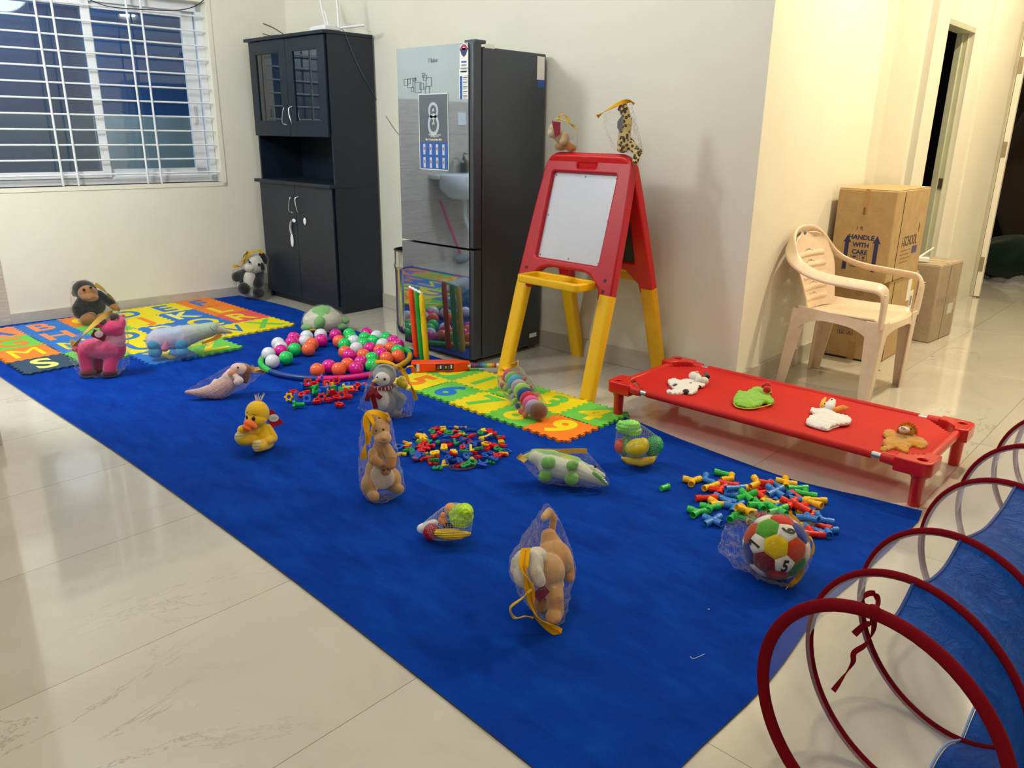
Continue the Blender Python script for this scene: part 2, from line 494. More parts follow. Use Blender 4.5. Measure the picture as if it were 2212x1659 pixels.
# back wall, corner, corridor
XC, YF, X2, YE = -1.75, 5.25, -1.59, 7.43
struct('wall_back', MB().bb((-6.1, YB, 0), (XC, YB + .3, CEIL)), M_WALL)
struct('wall_corridor', MB().bb((XC - .3, YB + .3, 0), (XC, YF, CEIL)), M_WALL)
w = MB(); dy0, dy1, dz = 5.63, 6.23, 1.965
w.bb((X2 - .10, YF, 0), (X2, dy0, CEIL)); w.bb((X2 - .10, dy0, dz), (X2, dy1, CEIL)); w.bb((X2 - .10, dy1, 0), (X2, YE + .3, CEIL))
w.bb((XC - .2, YF - .05, 0), (X2, YF + .14, CEIL)); struct('wall_corridor_far', w, M_WALL)
struct('wall_pier', MB().bb((X2, 6.56, 0), (X2 + .012, YE, CEIL)), M_WALL)
w = MB(); w.bb((X2, YE, 0), (-1.555, YE + .12, CEIL)); w.bb((-1.555, YE, 2.15), (-.55, YE + .12, CEIL)); w.bb((-.55, YE, 0), (3, YE + .12, CEIL))
struct('wall_end', w, M_WALL)
struct('wall_right', MB().bb((2.9, -3, 0), (3, YE, CEIL)), M_WALL)
struct('wall_near', MB().bb((-7, -3, 0), (3, -2.9, CEIL)), M_WALL)
# the pier at the left edge of the picture
struct('wall_side', MB().bb((-3.9, -2.9, 0), (-3.615, .765, CEIL)), M_WALL)
# dark room beyond the end of the corridor and dark space behind the narrow door opening
t = NT('unlit_room_wall'); t.base(t.ramp(t.noise(3), [(.3, lin('#1d1a17')), (.7, lin('#24201b'))])); M_DARK = t.m  # near-black wall colour stands in for the missing light
t = NT('storeroom_wall_dimmed'); t.base(t.ramp(t.noise(3), [(.3, lin('#4a4034')), (.7, lin('#574c3e'))])); M_STORE = t.m  # dimness of the store room put into the wall colour
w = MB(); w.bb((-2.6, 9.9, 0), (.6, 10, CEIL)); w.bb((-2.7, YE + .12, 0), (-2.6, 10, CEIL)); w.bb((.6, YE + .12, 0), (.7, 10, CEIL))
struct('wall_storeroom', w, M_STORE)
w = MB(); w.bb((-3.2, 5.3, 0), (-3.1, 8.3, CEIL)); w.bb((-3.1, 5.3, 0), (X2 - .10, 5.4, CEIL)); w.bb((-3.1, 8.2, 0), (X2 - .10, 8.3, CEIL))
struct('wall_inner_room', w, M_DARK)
# skirting
def skirt(name, a, b): struct(name, MB().bb(a, b), M_SKIRT, bevel=.003)
skirt('baseboard_back', (-6.0, YB - .012, 0), (XC + .012, YB, .105))
skirt('baseboard_corridor', (XC, YB, 0), (XC + .012, YF, .105))
skirt('baseboard_corridor_far', (X2, YF, 0), (X2 + .012, dy0, .105))
skirt('baseboard_side', (-3.615, -2.9, 0), (-3.6, .78, .105))
w = MB(); wseg(w, ub, UE, 0, .075, .014, 0); struct('baseboard_left', w, M_SKIRT)
w = MB(); wseg(w, -5.4, ub, 0, .03, .008, 0); struct('baseboard_far_left', w, M_SKIRT)

# ------------------------------------------------------------------ window 1 with its grille
t = NT('white_upvc'); t.base(t.ramp(t.noise(8), [(.3, lin('#dfe3ea')), (.7, lin('#e8ebf0'))])); t.b.inputs['Roughness'].default_value = .3; M_UPVC = t.m
t = NT('window_glass'); t.t.nodes.remove(t.b)
tr = t.n('ShaderNodeBsdfTransparent'); tr.inputs[0].default_value = (.72, .80, .90, 1)
gl = t.n('ShaderNodeBsdfGlossy', i_Roughness=.03); fz = t.n('ShaderNodeFresnel', i_IOR=1.55)
m1 = t.n('ShaderNodeMath', operation='MULTIPLY'); t.l(fz.outputs[0], m1.inputs[0]); m1.inputs[1].default_value = 1.6
mx = t.n('ShaderNodeMixShader'); t.l(m1.outputs[0], mx.inputs[0]); t.l(tr.outputs[0], mx.inputs[1]); t.l(gl.outputs[0], mx.inputs[2]); t.l(mx.outputs[0], t.out.inputs[0]); M_GLASS = t.m
t = NT('insect_mesh_glass'); t.t.nodes.remove(t.b)
tr = t.n('ShaderNodeBsdfTransparent'); tr.inputs[0].default_value = (.7, .74, .8, 1)
df = t.n('ShaderNodeBsdfDiffuse'); df.inputs[0].default_value = (.42, .46, .52, 1)
mx = t.n('ShaderNodeMixShader', i_0=.38); t.l(tr.outputs[0], mx.inputs[1]); t.l(df.outputs[0], mx.inputs[2]); t.l(mx.outputs[0], t.out.inputs[0]); M_NET = t.m

win = empty('window_1', wallpt((u0 + u1) / 2, -.06, zs)); win['kind'] = 'structure'
WI = win.matrix_world.copy(); 
def wpart(name, segs, mat, parent=win, bev=.003):
    m = MB()
    for (ua, ub_, za, zb, d0, d1) in segs: wseg(m, ua, ub_, za, zb, d0, d1)
    m.v = [v - Vector(win.location) for v in m.v]
    return m.build(name, mat, parent, bevel=bev)
d0, d1 = -.085, -.165
um = wall_u(232, 380, -.12)[0]
wpart('window_frame', [(u0, u1, zs, zs + .05, d0, d1), (u0, u1, zt - .06, zt, d0, d1), (u1 - .045, u1, zs, zt, d0, d1), (u0, u0 + .045, zs, zt, d0, d1)], M_UPVC)
sr = wpart('sliding_sash', [(um - .02, um + .035, zs + .05, zt - .06, -.115, -.15), (u1 - .14, u1 - .06, zs + .05, zt - .06, -.115, -.15),
      (um, u1 - .06, zs + .05, zs + .10, -.115, -.15), (um, u1 - .06, zt - .10, zt - .06, -.115, -.15)], M_UPVC)
sl = wpart('sliding_sash', [(um - .035, um + .02, zs + .045, zt - .06, -.075, -.11), (u0 + .05, u0 + .1, zs + .05, zt - .06, -.075, -.11),
      (u0 + .05, um, zs + .045, zs + .09, -.075, -.11), (u0 + .05, um, zt - .10, zt - .06, -.075, -.11)], M_UPVC)
def pane(name, ua, ub_, za, zb, d, mat, parent):
    m = MB(); wseg(m, ua, ub_, za, zb, d, d - .004); m.v = [v - Vector(win.location) for v in m.v]; return m.build(name, mat, parent)
pane('pane', um + .03, u1 - .13, zs + .09, zt - .10, -.13, M_GLASS, sr)
pane('pane', u0 + .09, um - .03, zs + .08, zt - .10, -.09, M_GLASS, sl)
pane('insect_mesh', u0 + .09, um - .03, zs + .08, zt - .10, -.155, M_NET, sl)
m = MB(); wseg(m, u1 - .115, u1 - .10, 1.30, 1.42, -.105, -.117); m.v = [v - Vector(win.location) for v in m.v]; m.build('latch', plastic('#c9ccd2'), sr)
wpart('window_sill', [(u0, u1, zs - .004, zs, .004, -.16)], M_WALL)
wpart('window_reveal_trim', [(u1, u1 + .035, zs - .03, zt + .03, .004, 0), (u0, u1 + .035, zs - .03, zs, .004, 0)], M_WALL)
# white bars, 12 across, pairs upright
for zb_ in [.955 + .0975 * k for k in range(12)]:
    m = MB(); m.tube([wallpt(u0, -.03, zb_) - win.location, wallpt(u1 + .005, -.03, zb_) - win.location], .0065, 8); m.build('grille_bar', M_UPVC, win, smooth=40)
for (px, py) in ((137, 400), (170, 395), (320, 390), (349, 388)):
    uu = wall_u(px, py, -.02)[0]
    m = MB(); m.tube([wallpt(uu, -.02, zs) - win.location, wallpt(uu, -.02, zt) - win.location], .0075, 8); m.build('grille_upright', M_UPVC, win, smooth=40)
# what stands outside: a rendered compound wall, and night above it
t = NT('outdoor_render'); t.base(t.ramp(t.noise(4), [(.3, lin('#7f8a84')), (.7, lin('#949e98'))])); M_OUT = t.m
w = MB(); wseg(w, -2.6, 1.6, -.3, 1.36, -.95, -1.05); struct('wall_outside', w, M_OUT)
lamp('AREA', 'outdoor_fill', tuple(wallpt(-.6, -.45, 2.7)), 60, (.75, .9, 1), .3, tuple(wallpt(-.6, -.95, .8)))  # unseen fill added to brighten the compound wall behind the panes
w = MB()
wseg(w, -3.2, 2.0, 1.36, 3.2, -1.7, -1.8); t = NT('night_facade'); 
sp = t.n('ShaderNodeSeparateXYZ'); t.l(t.coord(), sp.inputs[0]); dv = t.n('ShaderNodeMath', operation='MULTIPLY'); t.l(sp.outputs[2], dv.inputs[0]); dv.inputs[1].default_value = 7.5
fr = t.n('ShaderNodeMath', operation='FRACT'); t.l(dv.outputs[0], fr.inputs[0])
t.base(t.ramp(fr.outputs[0], [(.1, lin('#1c3a5c')), (.2, lin('#2c5078')), (.9, lin('#274a70'))])); struct('wall_neighbour', w, t.m)

# ------------------------------------------------------------------ narrow door opening in the corridor and the door at its end
t = NT('door_paint_white'); t.base(t.ramp(t.noise(6), [(.3, lin('#e6e2d4')), (.7, lin('#ece8dc'))])); t.b.inputs['Roughness'].default_value = .35; M_DOOR = t.m
t = NT('door_frame_greyed'); t.base(t.ramp(t.noise(6), [(.3, lin('#b9bda4')), (.7, lin('#c8cbb4'))])); t.b.inputs['Roughness'].default_value = .4; M_JAMB = t.m
d1_ = empty('door_1', (X2, (dy0 + dy1) / 2, 0)); d1_['kind'] = 'structure'
o = MB().bb((-.10, .255, 0), (-.06, .30, dz)).bb((-.10, .28, 0), (-.03, .3, dz)).build('door_jamb', M_JAMB, d1_, bevel=.003)
o = MB().bb((-.10, -.3, dz - .03), (0, .3, dz)).build('door_head', M_JAMB, d1_, bevel=.003)
o = MB().bb((-.062, .268, .93), (-.03, .279, 1.0)).build('strike_plate', metal('#a39a86', .35), d1_, bevel=.001)
d2 = empty('door_2', (-1.53, YE, 0)); d2['kind'] = 'structure'
MB().bb((-.028, -.03, 0), (-.02, .10, 2.14)).build('door_frame', M_DOOR, d2, bevel=.002)
lf = MB().bb((-.014, -.045, .012), (.028, -.005, 2.13)).build('door_leaf', M_DOOR, d2, bevel=.002)
for z in (.22, 1.13, 1.75):
    MB().bb((-.016, -.049, z), (.018, -.044, z + .12)).build('hinge', metal('#b9ad96', .35), d2, bevel=.001)
d2.rotation_euler = (0, 0, radians(0))
# ------------------------------------------------------------------ rug
ZR = .006
t = NT('blue_felt'); co = t.coord()
mp = t.n('ShaderNodeMapping'); mp.inputs['Rotation'].default_value = (0, 0, .5); mp.inputs['Scale'].default_value = (1, 2.6, 1); t.l(co, mp.inputs[0])
big = t.noise(5, 6, .65, mp.outputs[0], .4); fine = t.noise(900, 2)
c = t.ramp(big, [(.3, lin('#002c8c')), (.55, lin('#013ba4')), (.75, lin('#0446b0'))])
t.base(t.mix(.25, c, t.ramp(fine, [(.3, (.6, .6, .6)), (.7, (1, 1, 1))]), 'MULTIPLY'))
t.b.inputs['Roughness'].default_value = .9; t.b.inputs['Specular IOR Level'].default_value = .08
t.b.inputs['Sheen Weight'].default_value = .12; t.b.inputs['Sheen Tint'].default_value = lin('#3a7be0')
t.bump(fine, .3, .002); M_RUG = t.m
M_RUGEDGE = fabric('#14224a', 300)
edgeN = [(-5.70, 3.03), (-5.50, 3.055), (-5.02, 3.075), (-4.5, 3.02), (-4.10, 2.985), (-3.6, 2.955), (-3.0, 2.93), (-2.5, 2.9), (-1.93, 2.885), (-1.6, 2.83), (-1.3, 2.79), (-1.09, 2.77), (-.95, 2.785), (-.8, 2.815), (-.62, 2.84)]
edgeE = [(-.605, 2.75), (-.62, 2.28), (-.635, 1.98), (-.607, 1.6), (-.62, 1.22), (-.6, .99)]
edgeS = [(-.85, 1.0), (-1.24, 1.02), (-1.8, 1.045), (-2.38, 1.06), (-3.2, 1.07), (-4.0, 1.06), (-4.68, 1.055), (-5.3, 1.05), (-6.0, 1.04)]
op = [tuple(v)[:2] for v in spline([(x, y, 0) for x, y in edgeN], 4)] + [tuple(v)[:2] for v in spline([(x, y, 0) for x, y in edgeE], 4)] + \
     [tuple(v)[:2] for v in spline([(x, y, 0) for x, y in edgeS], 4)]
# cut the strip of rug that would run under the window wall
fa = wallpt(-1.6, .016, 0); fb = wallpt(.43, .016, 0)
op = [p for p in op if (Vector((p[0], p[1], 0)) - wallpt(0, .016, 0)).dot(WN) > 0] + [(fa.x, fa.y), (fb.x, fb.y)]
rug = curve_mesh('rug', [op], ZR, .0, M_RUG)
rug.materials.append(M_RUGEDGE)
for p in rug.polygons:
    if abs(p.normal.z) < .5: p.material_index = 1
rugo = tag(link('rug', rug), 'large royal blue felt rug spread over the marble floor under the toys', 'rug')

# ------------------------------------------------------------------ cabinet
t = NT('dark_laminate'); nn = t.noise(40, 4, .6)
t.base(t.ramp(nn, [(.3, lin('#101a28')), (.7, lin('#172436'))])); t.b.inputs['Roughness'].default_value = .42; t.bump(t.noise(500, 2), .12, .001); M_LAM = t.m
M_LAMD = plastic('#0d0f14', .6); M_CHROME = metal('#d9dce0', .18)
t = NT('cabinet_glass'); t.base(t.ramp(t.noise(2), [(.4, lin('#0a141c')), (.6, lin('#0c1822'))])); t.b.inputs['Roughness'].default_value = .03
t.b.inputs['Specular IOR Level'].default_value = 1.0; M_CGL = t.m
cx0, cx1, cy0, cy1, ch = -5.60, -4.635, 3.20, 3.585, 1.865
cab = empty('cupboard', ((cx0 + cx1) / 2, (cy0 + cy1) / 2, 0), 0, 'tall black cupboard with two glazed doors on top standing in the room corner', 'cupboard')
cw, cd = cx1 - cx0, cy1 - cy0
m = MB(); hx, hy = cw / 2, cd / 2
m.bb((-hx, -hy + .02, 0), (-hx + .018, hy, ch)); m.bb((hx - .018, -hy + .02, 0), (hx, hy, ch)); m.bb((-hx, hy - .01, 0), (hx, hy, ch))
for z in (.05, .86, 1.22): m.bb((-hx + .018, -hy + .02, z), (hx - .018, hy - .01, z + .018))
m.bb((-hx + .018, -hy + .04, 0), (hx - .018, -hy + .05, .05))
m.bb((-hx + .018, -hy + .06, 1.53), (hx - .018, hy - .01, 1.545))
m.build('body', M_LAM, cab, bevel=.0015)
MB().bb((-hx - .03, -hy - .02, ch), (hx + .005, hy, ch + .022)).build('top_panel', M_LAM, cab, bevel=.004)
MB().bb((-hx - .025, -hy - .03, .885), (hx + .004, hy - .02, .91)).build('counter', M_LAM, cab, bevel=.004)
def pull(parent, x, y, z, L=.12):
    pts = [(x, y, z - L / 2), (x, y - .022, z - L / 2 + .012), (x, y - .028, z), (x, y - .022, z + L / 2 - .012), (x, y, z + L / 2)]
    sg = 1 if parent.get('side', 0) else -1
    pts = [(px + .012 * sin(pi * 2 * (k / 4)) * sg, py, pz) for k, (px, py, pz) in enumerate(pts)]
    m = MB(); m.tube(spline(pts, 5), .0042, 8); return m.build('handle', M_CHROME, parent, smooth=50)
for s in (0, 1):
    xa, xb = (-hx + .002, -.002) if s == 0 else (.002, hx - .02)
    d = MB(); z0, z1 = 1.222, ch - .004; fr = .085
    d.bb((xa, -hy, z0), (xa + fr, -hy + .019, z1)); d.bb((xb - fr, -hy, z0), (xb, -hy + .019, z1))
    d.bb((xa + fr, -hy, z0), (xb - fr, -hy + .019, z0 + fr + .02)); d.bb((xa + fr, -hy, z1 - fr), (xb - fr, -hy + .019, z1))
    do = d.build('glazed_door', M_LAM, cab, bevel=.002); do['side'] = s
    MB().bb((xa + fr, -hy + .008, z0 + fr + .02), (xb - fr, -hy + .012, z1 - fr)).build('pane', M_CGL, do)
    pull(do, -.045 if s == 0 else .045, -hy, 1.36)
    d = MB().bb((xa, -hy, .05), (xb, -hy + .019, .882)).build('lower_door', M_LAM, cab, bevel=.002); d['side'] = s
    pull(d, -.045 if s == 0 else .045, -hy, .745)
    del do['side']; del d['side']
# child lock: strap hanging from a pad, other pad on the next door
M_WH = plastic('#eef0f2', .35)
m = MB(); m.ell((.115, -hy - .006, .635), (.017, .008, .026)); m.build('child_lock_pad', M_WH, cab, smooth=60)
m = MB(); m.tube(spline([(-.035, -hy - .006, .63), (-.06, -hy - .014, .615), (-.075, -hy - .012, .57), (-.075, -hy - .006, .53)], 5), .011, 8, flat=.35)
m.ell((-.03, -hy - .006, .628), (.024, .006, .014)); m.ell((-.073, -hy - .006, .48), (.019, .008, .05)); m.build('child_lock_strap', M_WH, cab, smooth=60)

# ------------------------------------------------------------------ router, flat box and cables on the cupboard
ztop = ch + .022
p = onplane(735, 64, (0, 0, ztop + .01), Vector((0, 0, 1)))
rt = empty('wifi_router', (-4.74, 3.27, ztop), radians(-4), 'white router with four raised aerials lying on top of the black cupboard', 'router')
MB().bb((-.10, -.05, .002), (.10, .07, .032)).build('casing', M_WH, rt, bevel=.006)
for (a, b, c_) in (((-.08, .07, .02), (-.15, .09, .12), (-.20, .10, .235)), ((-.05, .07, .02), (-.09, .08, .09), (-.13, .09, .14)), ((.10, .05, .02), (.085, .06, .13), (.06, .065, .245)), ((.10, .06, .02), (.16, .11, .028), (.22, .17, .036))):
    m = MB(); m.tube(spline([a, b, c_], 4), [.0075] * 8 + [.009], 8); m.build('aerial', M_WH, rt, smooth=50)
m = MB(); m.bb((-.14, -.05, 0), (.05, .06, .012)); fb_ = m.build('set_top_box', plastic('#1b1f26', .4), None, bevel=.003)
fb_.location = (-5.30, 3.28, ztop); tag(fb_, 'flat black box on the left of the cupboard top, two cables running into it', 'box')
def cable(name, pts, r, mat, label, group=None):
    m = MB(); m.tube(spline(pts, 8), r, 6); o = m.build(name, mat, None, smooth=60); return tag(o, label, 'cable', group)
M_BLK = plastic('#0b0c10', .45)
e = Vector((-5.29, 3.32, ztop + .016))
cable('cable', [onY(512, -2, 3.50), onY(545, 38, 3.45), onY(590, 60, 3.38), e], .0035, M_BLK, 'thick black cable drooping from above the window to the cupboard top, upper of two')
cable('cable', [onY(520, -2, 3.50), onY(542, 45, 3.46), onY(562, 70, 3.42), e + Vector((-.10, .0, -.004))], .0028, M_BLK, 'thinner black cable drooping from above to the cupboard top, lower of two')
a_ = Vector((-4.65, 3.33, ztop + .02)); xs = cx1 + .006
cable('cable', [a_, (xs, 3.35, ztop - .0), onX(752, 90, xs), onX(775, 145, xs), onX(800, 190, xs), onX(818, 225, xs + .001), onY(838, 258, YB - .004), onY(855, 283, YB - .004), onY(868, 297, YB - .004)], .0019, plastic('#55606e', .5), 'thin grey cable hanging over the side of the cupboard towards the fridge')
cable('cable', [(-4.60, 3.38, ztop + .02), onplane(775, 60, (0, 3.45, 0), Vector((0, 1, 0))), onY(800, 68, 3.5), onY(806, 80, 3.52)], .0018, plastic('#e6e2c8', .4), 'thin cream cable looping behind the white router')
# little cables in front of the window head
cable('cable', [onplane(195, 0, wallpt(0, .02, 0), WN), onplane(235, 14, wallpt(0, .02, 0), WN), onplane(300, 20, wallpt(0, .02, 0), WN), onplane(380, 22, wallpt(0, .02, 0), WN), onplane(420, 14, wallpt(0, .02, 0), WN), onplane(440, 0, wallpt(0, .02, 0), WN)], .003, M_BLK, 'dark cable strung along the head of the barred window')

# ------------------------------------------------------------------ fridge
t = NT('fridge_glass_front'); t.base(t.ramp(t.noise(1.5), [(.3, lin('#8c98a8')), (.7, lin('#929eae'))])); t.b.inputs['Roughness'].default_value = .03; t.b.inputs['Metallic'].default_value = .9
t.b.inputs['Specular IOR Level'].default_value = 1.0; t.b.inputs['IOR'].default_value = 1.95; t.b.inputs['Coat Weight'].default_value = .4; M_FGL = t.m
t = NT('fridge_side_steel'); t.base(t.ramp(t.noise(200, 2), [(.3, lin('#4a4f57')), (.7, lin('#585e67'))])); t.b.inputs['Metallic'].default_value = .65
t.b.inputs['Roughness'].default_value = .36; t.bump(t.noise(350, 2), .1, .001); M_FSD = t.m
fx0, fx1, fy0, fy1, fh = -3.655, -3.085, 2.99, 3.565, 1.70
fr = empty('refrigerator', ((fx0 + fx1) / 2, fy0, 0), 0, 'tall two-door refrigerator with mirror-like grey glass front beside the easel', 'refrigerator')
fw = (fx1 - fx0) / 2
MB().bb((-fw, .075, .025), (fw + .03, fy1 - fy0, fh - .015)).build('body', M_FSD, fr, bevel=.006)
zsplit = .655
for (za, zb) in ((.03, zsplit - .006), (zsplit + .006, fh)):
    d = MB().bb((-fw, .006, za), (fw + .03, .066, zb)).build('door', M_FSD, fr, bevel=.004)
    MB().bb((-fw, 0, za), (fw, .006, zb)).build('glass_panel', M_FGL, d, bevel=0)
MB().bb((fw - .06, .03, fh), (fw + .02, .11, fh + .018)).build('hinge_cover', plastic('#4a5260', .4), fr, bevel=.004)
for x in (-fw + .05, fw - .02):
    for y in (.06, .5):
        m = MB(); m.lathe([(.018, 0), (.018, .03)], 12, (x, y, 0)); m.build('foot', M_BLK, fr, smooth=40)
M_FROST = plastic('#bcc5ce', .35); M_PAPER = plastic('#f2f1ea', .5); M_NAVY = plastic('#14316f', .4); M_STBLUE = plastic('#2a5fae', .35)
def fpt(px, py, off=0.0):     # point of the glass front in fridge coordinates
    q = onY(px, py, fy0 - off); return q.x - fr.location.x, q.z
def flabel(name, quad, mat, off=.0008, th=.0006, label=None, r=.002, par=None):
    (xa, za), (xb, zb) = quad
    m = MB().bb((xa, -off - th, za), (xb, -off, zb)); o = m.build(name, mat, par or fr)
    if label: o['label'] = label
    return o
def ftext(s, x, z, size, mat, parent, off=.0016, bold=0.0, center=True):
    return link('lettering', glyph(s, size, .0005, bold, 0, mat, center), parent, (x, -off, z), (pi / 2, 0, 0))
# upright sticker column
sxa, szt = fpt(993, 95); sxb, szb = fpt(1012, 146)
st1 = flabel('energy_sticker', ((sxa, szb), (sxb, szt - .02)), M_PAPER, label='cream energy rating sticker with magenta arch')
m = MB(); R_ = (sxb - sxa) / 2; xc = (sxa + sxb) / 2; zc = szt - .03
m.at(T(xc, 0, zc) @ Matrix.Rotation(pi / 2, 4, 'X'))
m.prism([(R_ * cos(a), R_ * sin(a)) for a in [pi * k / 14 for k in range(15)]], .0008, .0014); m.build('sticker_arch', M_PAPER, st1)
m = MB().at(T(xc, 0, zc) @ Matrix.Rotation(pi / 2, 4, 'X'))
oa = [(R_ * .85 * cos(a), R_ * .85 * sin(a)) for a in [pi * k / 14 for k in range(15)]]; ia = [(R_ * .45 * cos(a), R_ * .45 * sin(a)) for a in [pi * k / 14 for k in range(14, -1, -1)]]
m.prism(oa + ia, .0015, .002); m.build('rainbow_print', plastic('#a3256b', .4), st1)
m = MB().at(T(xc, 0, zc) @ Matrix.Rotation(pi / 2, 4, 'X')); m.prism([(-R_ * .85, 0), (-R_ * .5, -.022), (0, -.034), (R_ * .5, -.022), (R_ * .85, 0)], .0015, .002); m.build('pointer_print', M_NAVY, st1)
for k in range(4): flabel('print_line', ((xc - R_ * .6, zc - .06 - k * .016), (xc + R_ * .6, zc - .052 - k * .016)), M_STBLUE if k == 0 else plastic('#8f9aa5', .5), .0016, .0004, par=st1)
a1 = fpt(992, 149); a2 = fpt(1012, 163); st2 = flabel('sticker', ((a1[0], a2[1]), (a2[0], a1[1])), M_PAPER)
flabel('print_line', ((a1[0] + .008, a2[1] + .018), (a2[0] - .008, a2[1] + .024)), plastic('#8f9aa5', .5), .0016, .0004, par=st2)
a1 = fpt(992, 165); a2 = fpt(1012, 214); st3 = flabel('feature_sticker', ((a1[0], a2[1]), (a2[0], a1[1])), M_PAPER)
hh = (a1[1] - a2[1]) / 5
for k in range(5):
    zz = a1[1] - hh * (k + .5)
    flabel('icon', ((a1[0] + .006, zz - .011), (a1[0] + .024, zz + .011)), M_STBLUE, .0016, .0004, par=st3)
    flabel('print_line', ((a1[0] + .03, zz + .002), (a2[0] - .006, zz + .006)), M_NAVY, .0016, .0004, par=st3)
    flabel('print_line', ((a1[0] + .03, zz - .007), (a2[0] - .012, zz - .004)), plastic('#8f9aa5', .5), .0016, .0004, par=st3)
# door decoration of small squares
for (px, py, s) in ((877, 178, .018), (883, 176, .014), (886, 180, .024), (895, 173, .010), (903, 189, .027), (911, 187, .017), (891, 193, .012), (915, 163, .012), (918, 168, .014), (926, 177, .023), (923, 195, .019), (897, 171, .008)):
    x, z = fpt(px, py); m = MB()
    for (a, b) in (((-s, -s), (s, -s + .003)), ((-s, s - .003), (s, s)), ((-s, -s), (-s + .003, s)), ((s - .003, -s), (s, s))):
        m.bb((x + a[0], -.0012, z + a[1]), (x + b[0], -.0006, z + b[1]))
    m.build('square_print', plastic('#6d7683', .3), fr)
x, z = fpt(936, 130); ftext('Haier', x, z, .034, plastic('#8793a3', .3), fr, .0012)
# the large 8-in-1 poster sticker
a1 = fpt(904, 199); a2 = fpt(970, 373); x0_, x1_, z1_, z0_ = a1[0], a2[0], a1[1] - .01, a2[1] + .01
po = flabel('poster_sticker', ((x0_, z0_), (x1_, z1_)), plastic('#5d6672', .2), .0006, .0004, 'grey and blue poster sticker with a large white figure 8')
for (a, b, c_, d_) in ((x0_, z0_, x1_, z0_ + .004), (x0_, z1_ - .004, x1_, z1_), (x0_, z0_, x0_ + .004, z1_), (x1_ - .004, z0_, x1_, z1_)):
    flabel('border', ((a, b), (c_, d_)), M_PAPER, .0011, .0005, par=po)
zb_ = z0_ + (z1_ - z0_) * .37
flabel('blue_panel', ((x0_ + .004, z0_ + .004), (x1_ - .004, zb_)), M_STBLUE, .0011, .0003, par=po)
xm = (x0_ + x1_) / 2
for (cz, ro, ri, sq) in ((.78, .040, .026, 1.1), (.60, .046, .030, 1.25)):
    zc = z0_ + (z1_ - z0_) * cz; m = MB().at(T(xm, -.0012, zc) @ Matrix.Rotation(pi / 2, 4, 'X'))
    n_ = 28; vs = []
    for k in range(n_):
        a = 2 * pi * k / n_
        vs += [(ro * cos(a), ro * sq * sin(a), 0), (ri * cos(a), ri * sq * sin(a), 0), (ro * cos(a), ro * sq * sin(a), .0005), (ri * cos(a), ri * sq * sin(a), .0005)]
    fs = []
    for k in range(n_):
        j = (k + 1) % n_
        fs += [(4 * k + 2, 4 * j + 2, 4 * j + 3, 4 * k + 3), (4 * k, 4 * k + 1, 4 * j + 1, 4 * j), (4 * k, 4 * j, 4 * j + 2, 4 * k + 2), (4 * k + 1, 4 * k + 3, 4 * j + 3, 4 * j + 1)]
    m.add(vs, fs); m.build('figure_eight_print', M_FROST, po)
ftext('IN', xm, z0_ + (z1_ - z0_) * .615, .02, M_PAPER, po, .0013); ftext('1', xm, z0_ + (z1_ - z0_) * .655, .04, M_PAPER, po, .0013); ftext('A', xm, z0_ + (z1_ - z0_) * .79, .028, M_PAPER, po, .0013)
ftext('Bottom Mounted', xm + .01, z0_ + (z1_ - z0_) * .47, .014, M_PAPER, po, .0013); ftext('Refrigerator', xm + .01, z0_ + (z1_ - z0_) * .445, .014, M_PAPER, po, .0013)
ftext('8in1 Convertible 8N1', xm, z0_ + (z1_ - z0_) * .405, .015, M_PAPER, po, .0013, .0003)
for r_ in range(2):
    for k in range(4):
        xx = x0_ + (x1_ - x0_) * (.17 + .22 * k); zz = z0_ + (zb_ - z0_) * (.74 - .48 * r_)
        flabel('fridge_icon', ((xx - .009, zz - .028), (xx + .009, zz + .028)), plastic('#c7cfdb', .4), .0015, .0004, par=po)
        flabel('fridge_icon_line', ((xx - .005, zz - .004), (xx + .005, zz + .012)), plastic('#9c6a72', .4), .002, .0003, par=po)
# stickers on the side
q = onX(1052, 98, fx1 + .03); m = MB().bb((fw + .0302, .09, q.z - .013), (fw + .031, .16, q.z + .007)); m.build('side_sticker', M_PAPER, fr)
m = MB().bb((fw + .0302, .50, fh - .15), (fw + .031, .562, fh - .03)); m.build('side_sticker', M_PAPER, fr)
m = MB().bb((fw + .0302, .51, fh - .19), (fw + .031, .562, fh - .15)); m.build('side_sticker', M_STBLUE, fr)
m = MB().bb((fw + .0302, .48, .075), (fw + .031, .545, .10)); m.build('side_sticker', M_PAPER, fr)

# ------------------------------------------------------------------ steel bin behind the fridge's left edge
b_ = G(868, 752); bn = empty('steel_bin', (-3.80, 3.18, 0), 0, 'polished steel bin standing behind the left edge of the refrigerator', 'bin')
r0 = .105
MB().lathe([(r0, 0), (r0 + .004, .01), (r0 + .004, .10), (r0, .11), (r0, .44), (r0 + .004, .45), (r0 + .004, .47), (r0, .48), (r0, .56), (r0 - .003, .56), (r0 - .003, .02)], 36, (0, 0, 0)).build('drum', metal('#c9cbc6', .15), bn, smooth=50)
m = MB(); m.tube([(r0 * 1.02 * cos(a), r0 * 1.02 * sin(a), .563) for a in [2 * pi * k / 36 for k in range(36)]], .005, 8, closed=True); m.build('rim', plastic('#2b2d30', .3), bn, smooth=50)

# ------------------------------------------------------------------ washbasin side of the room (seen in the fridge door)
bs = empty('washbasin', wallpt(-2.15, .01, .62), WA - pi, 'white wall-hung washbasin on the wood-look tiled wall', 'washbasin')
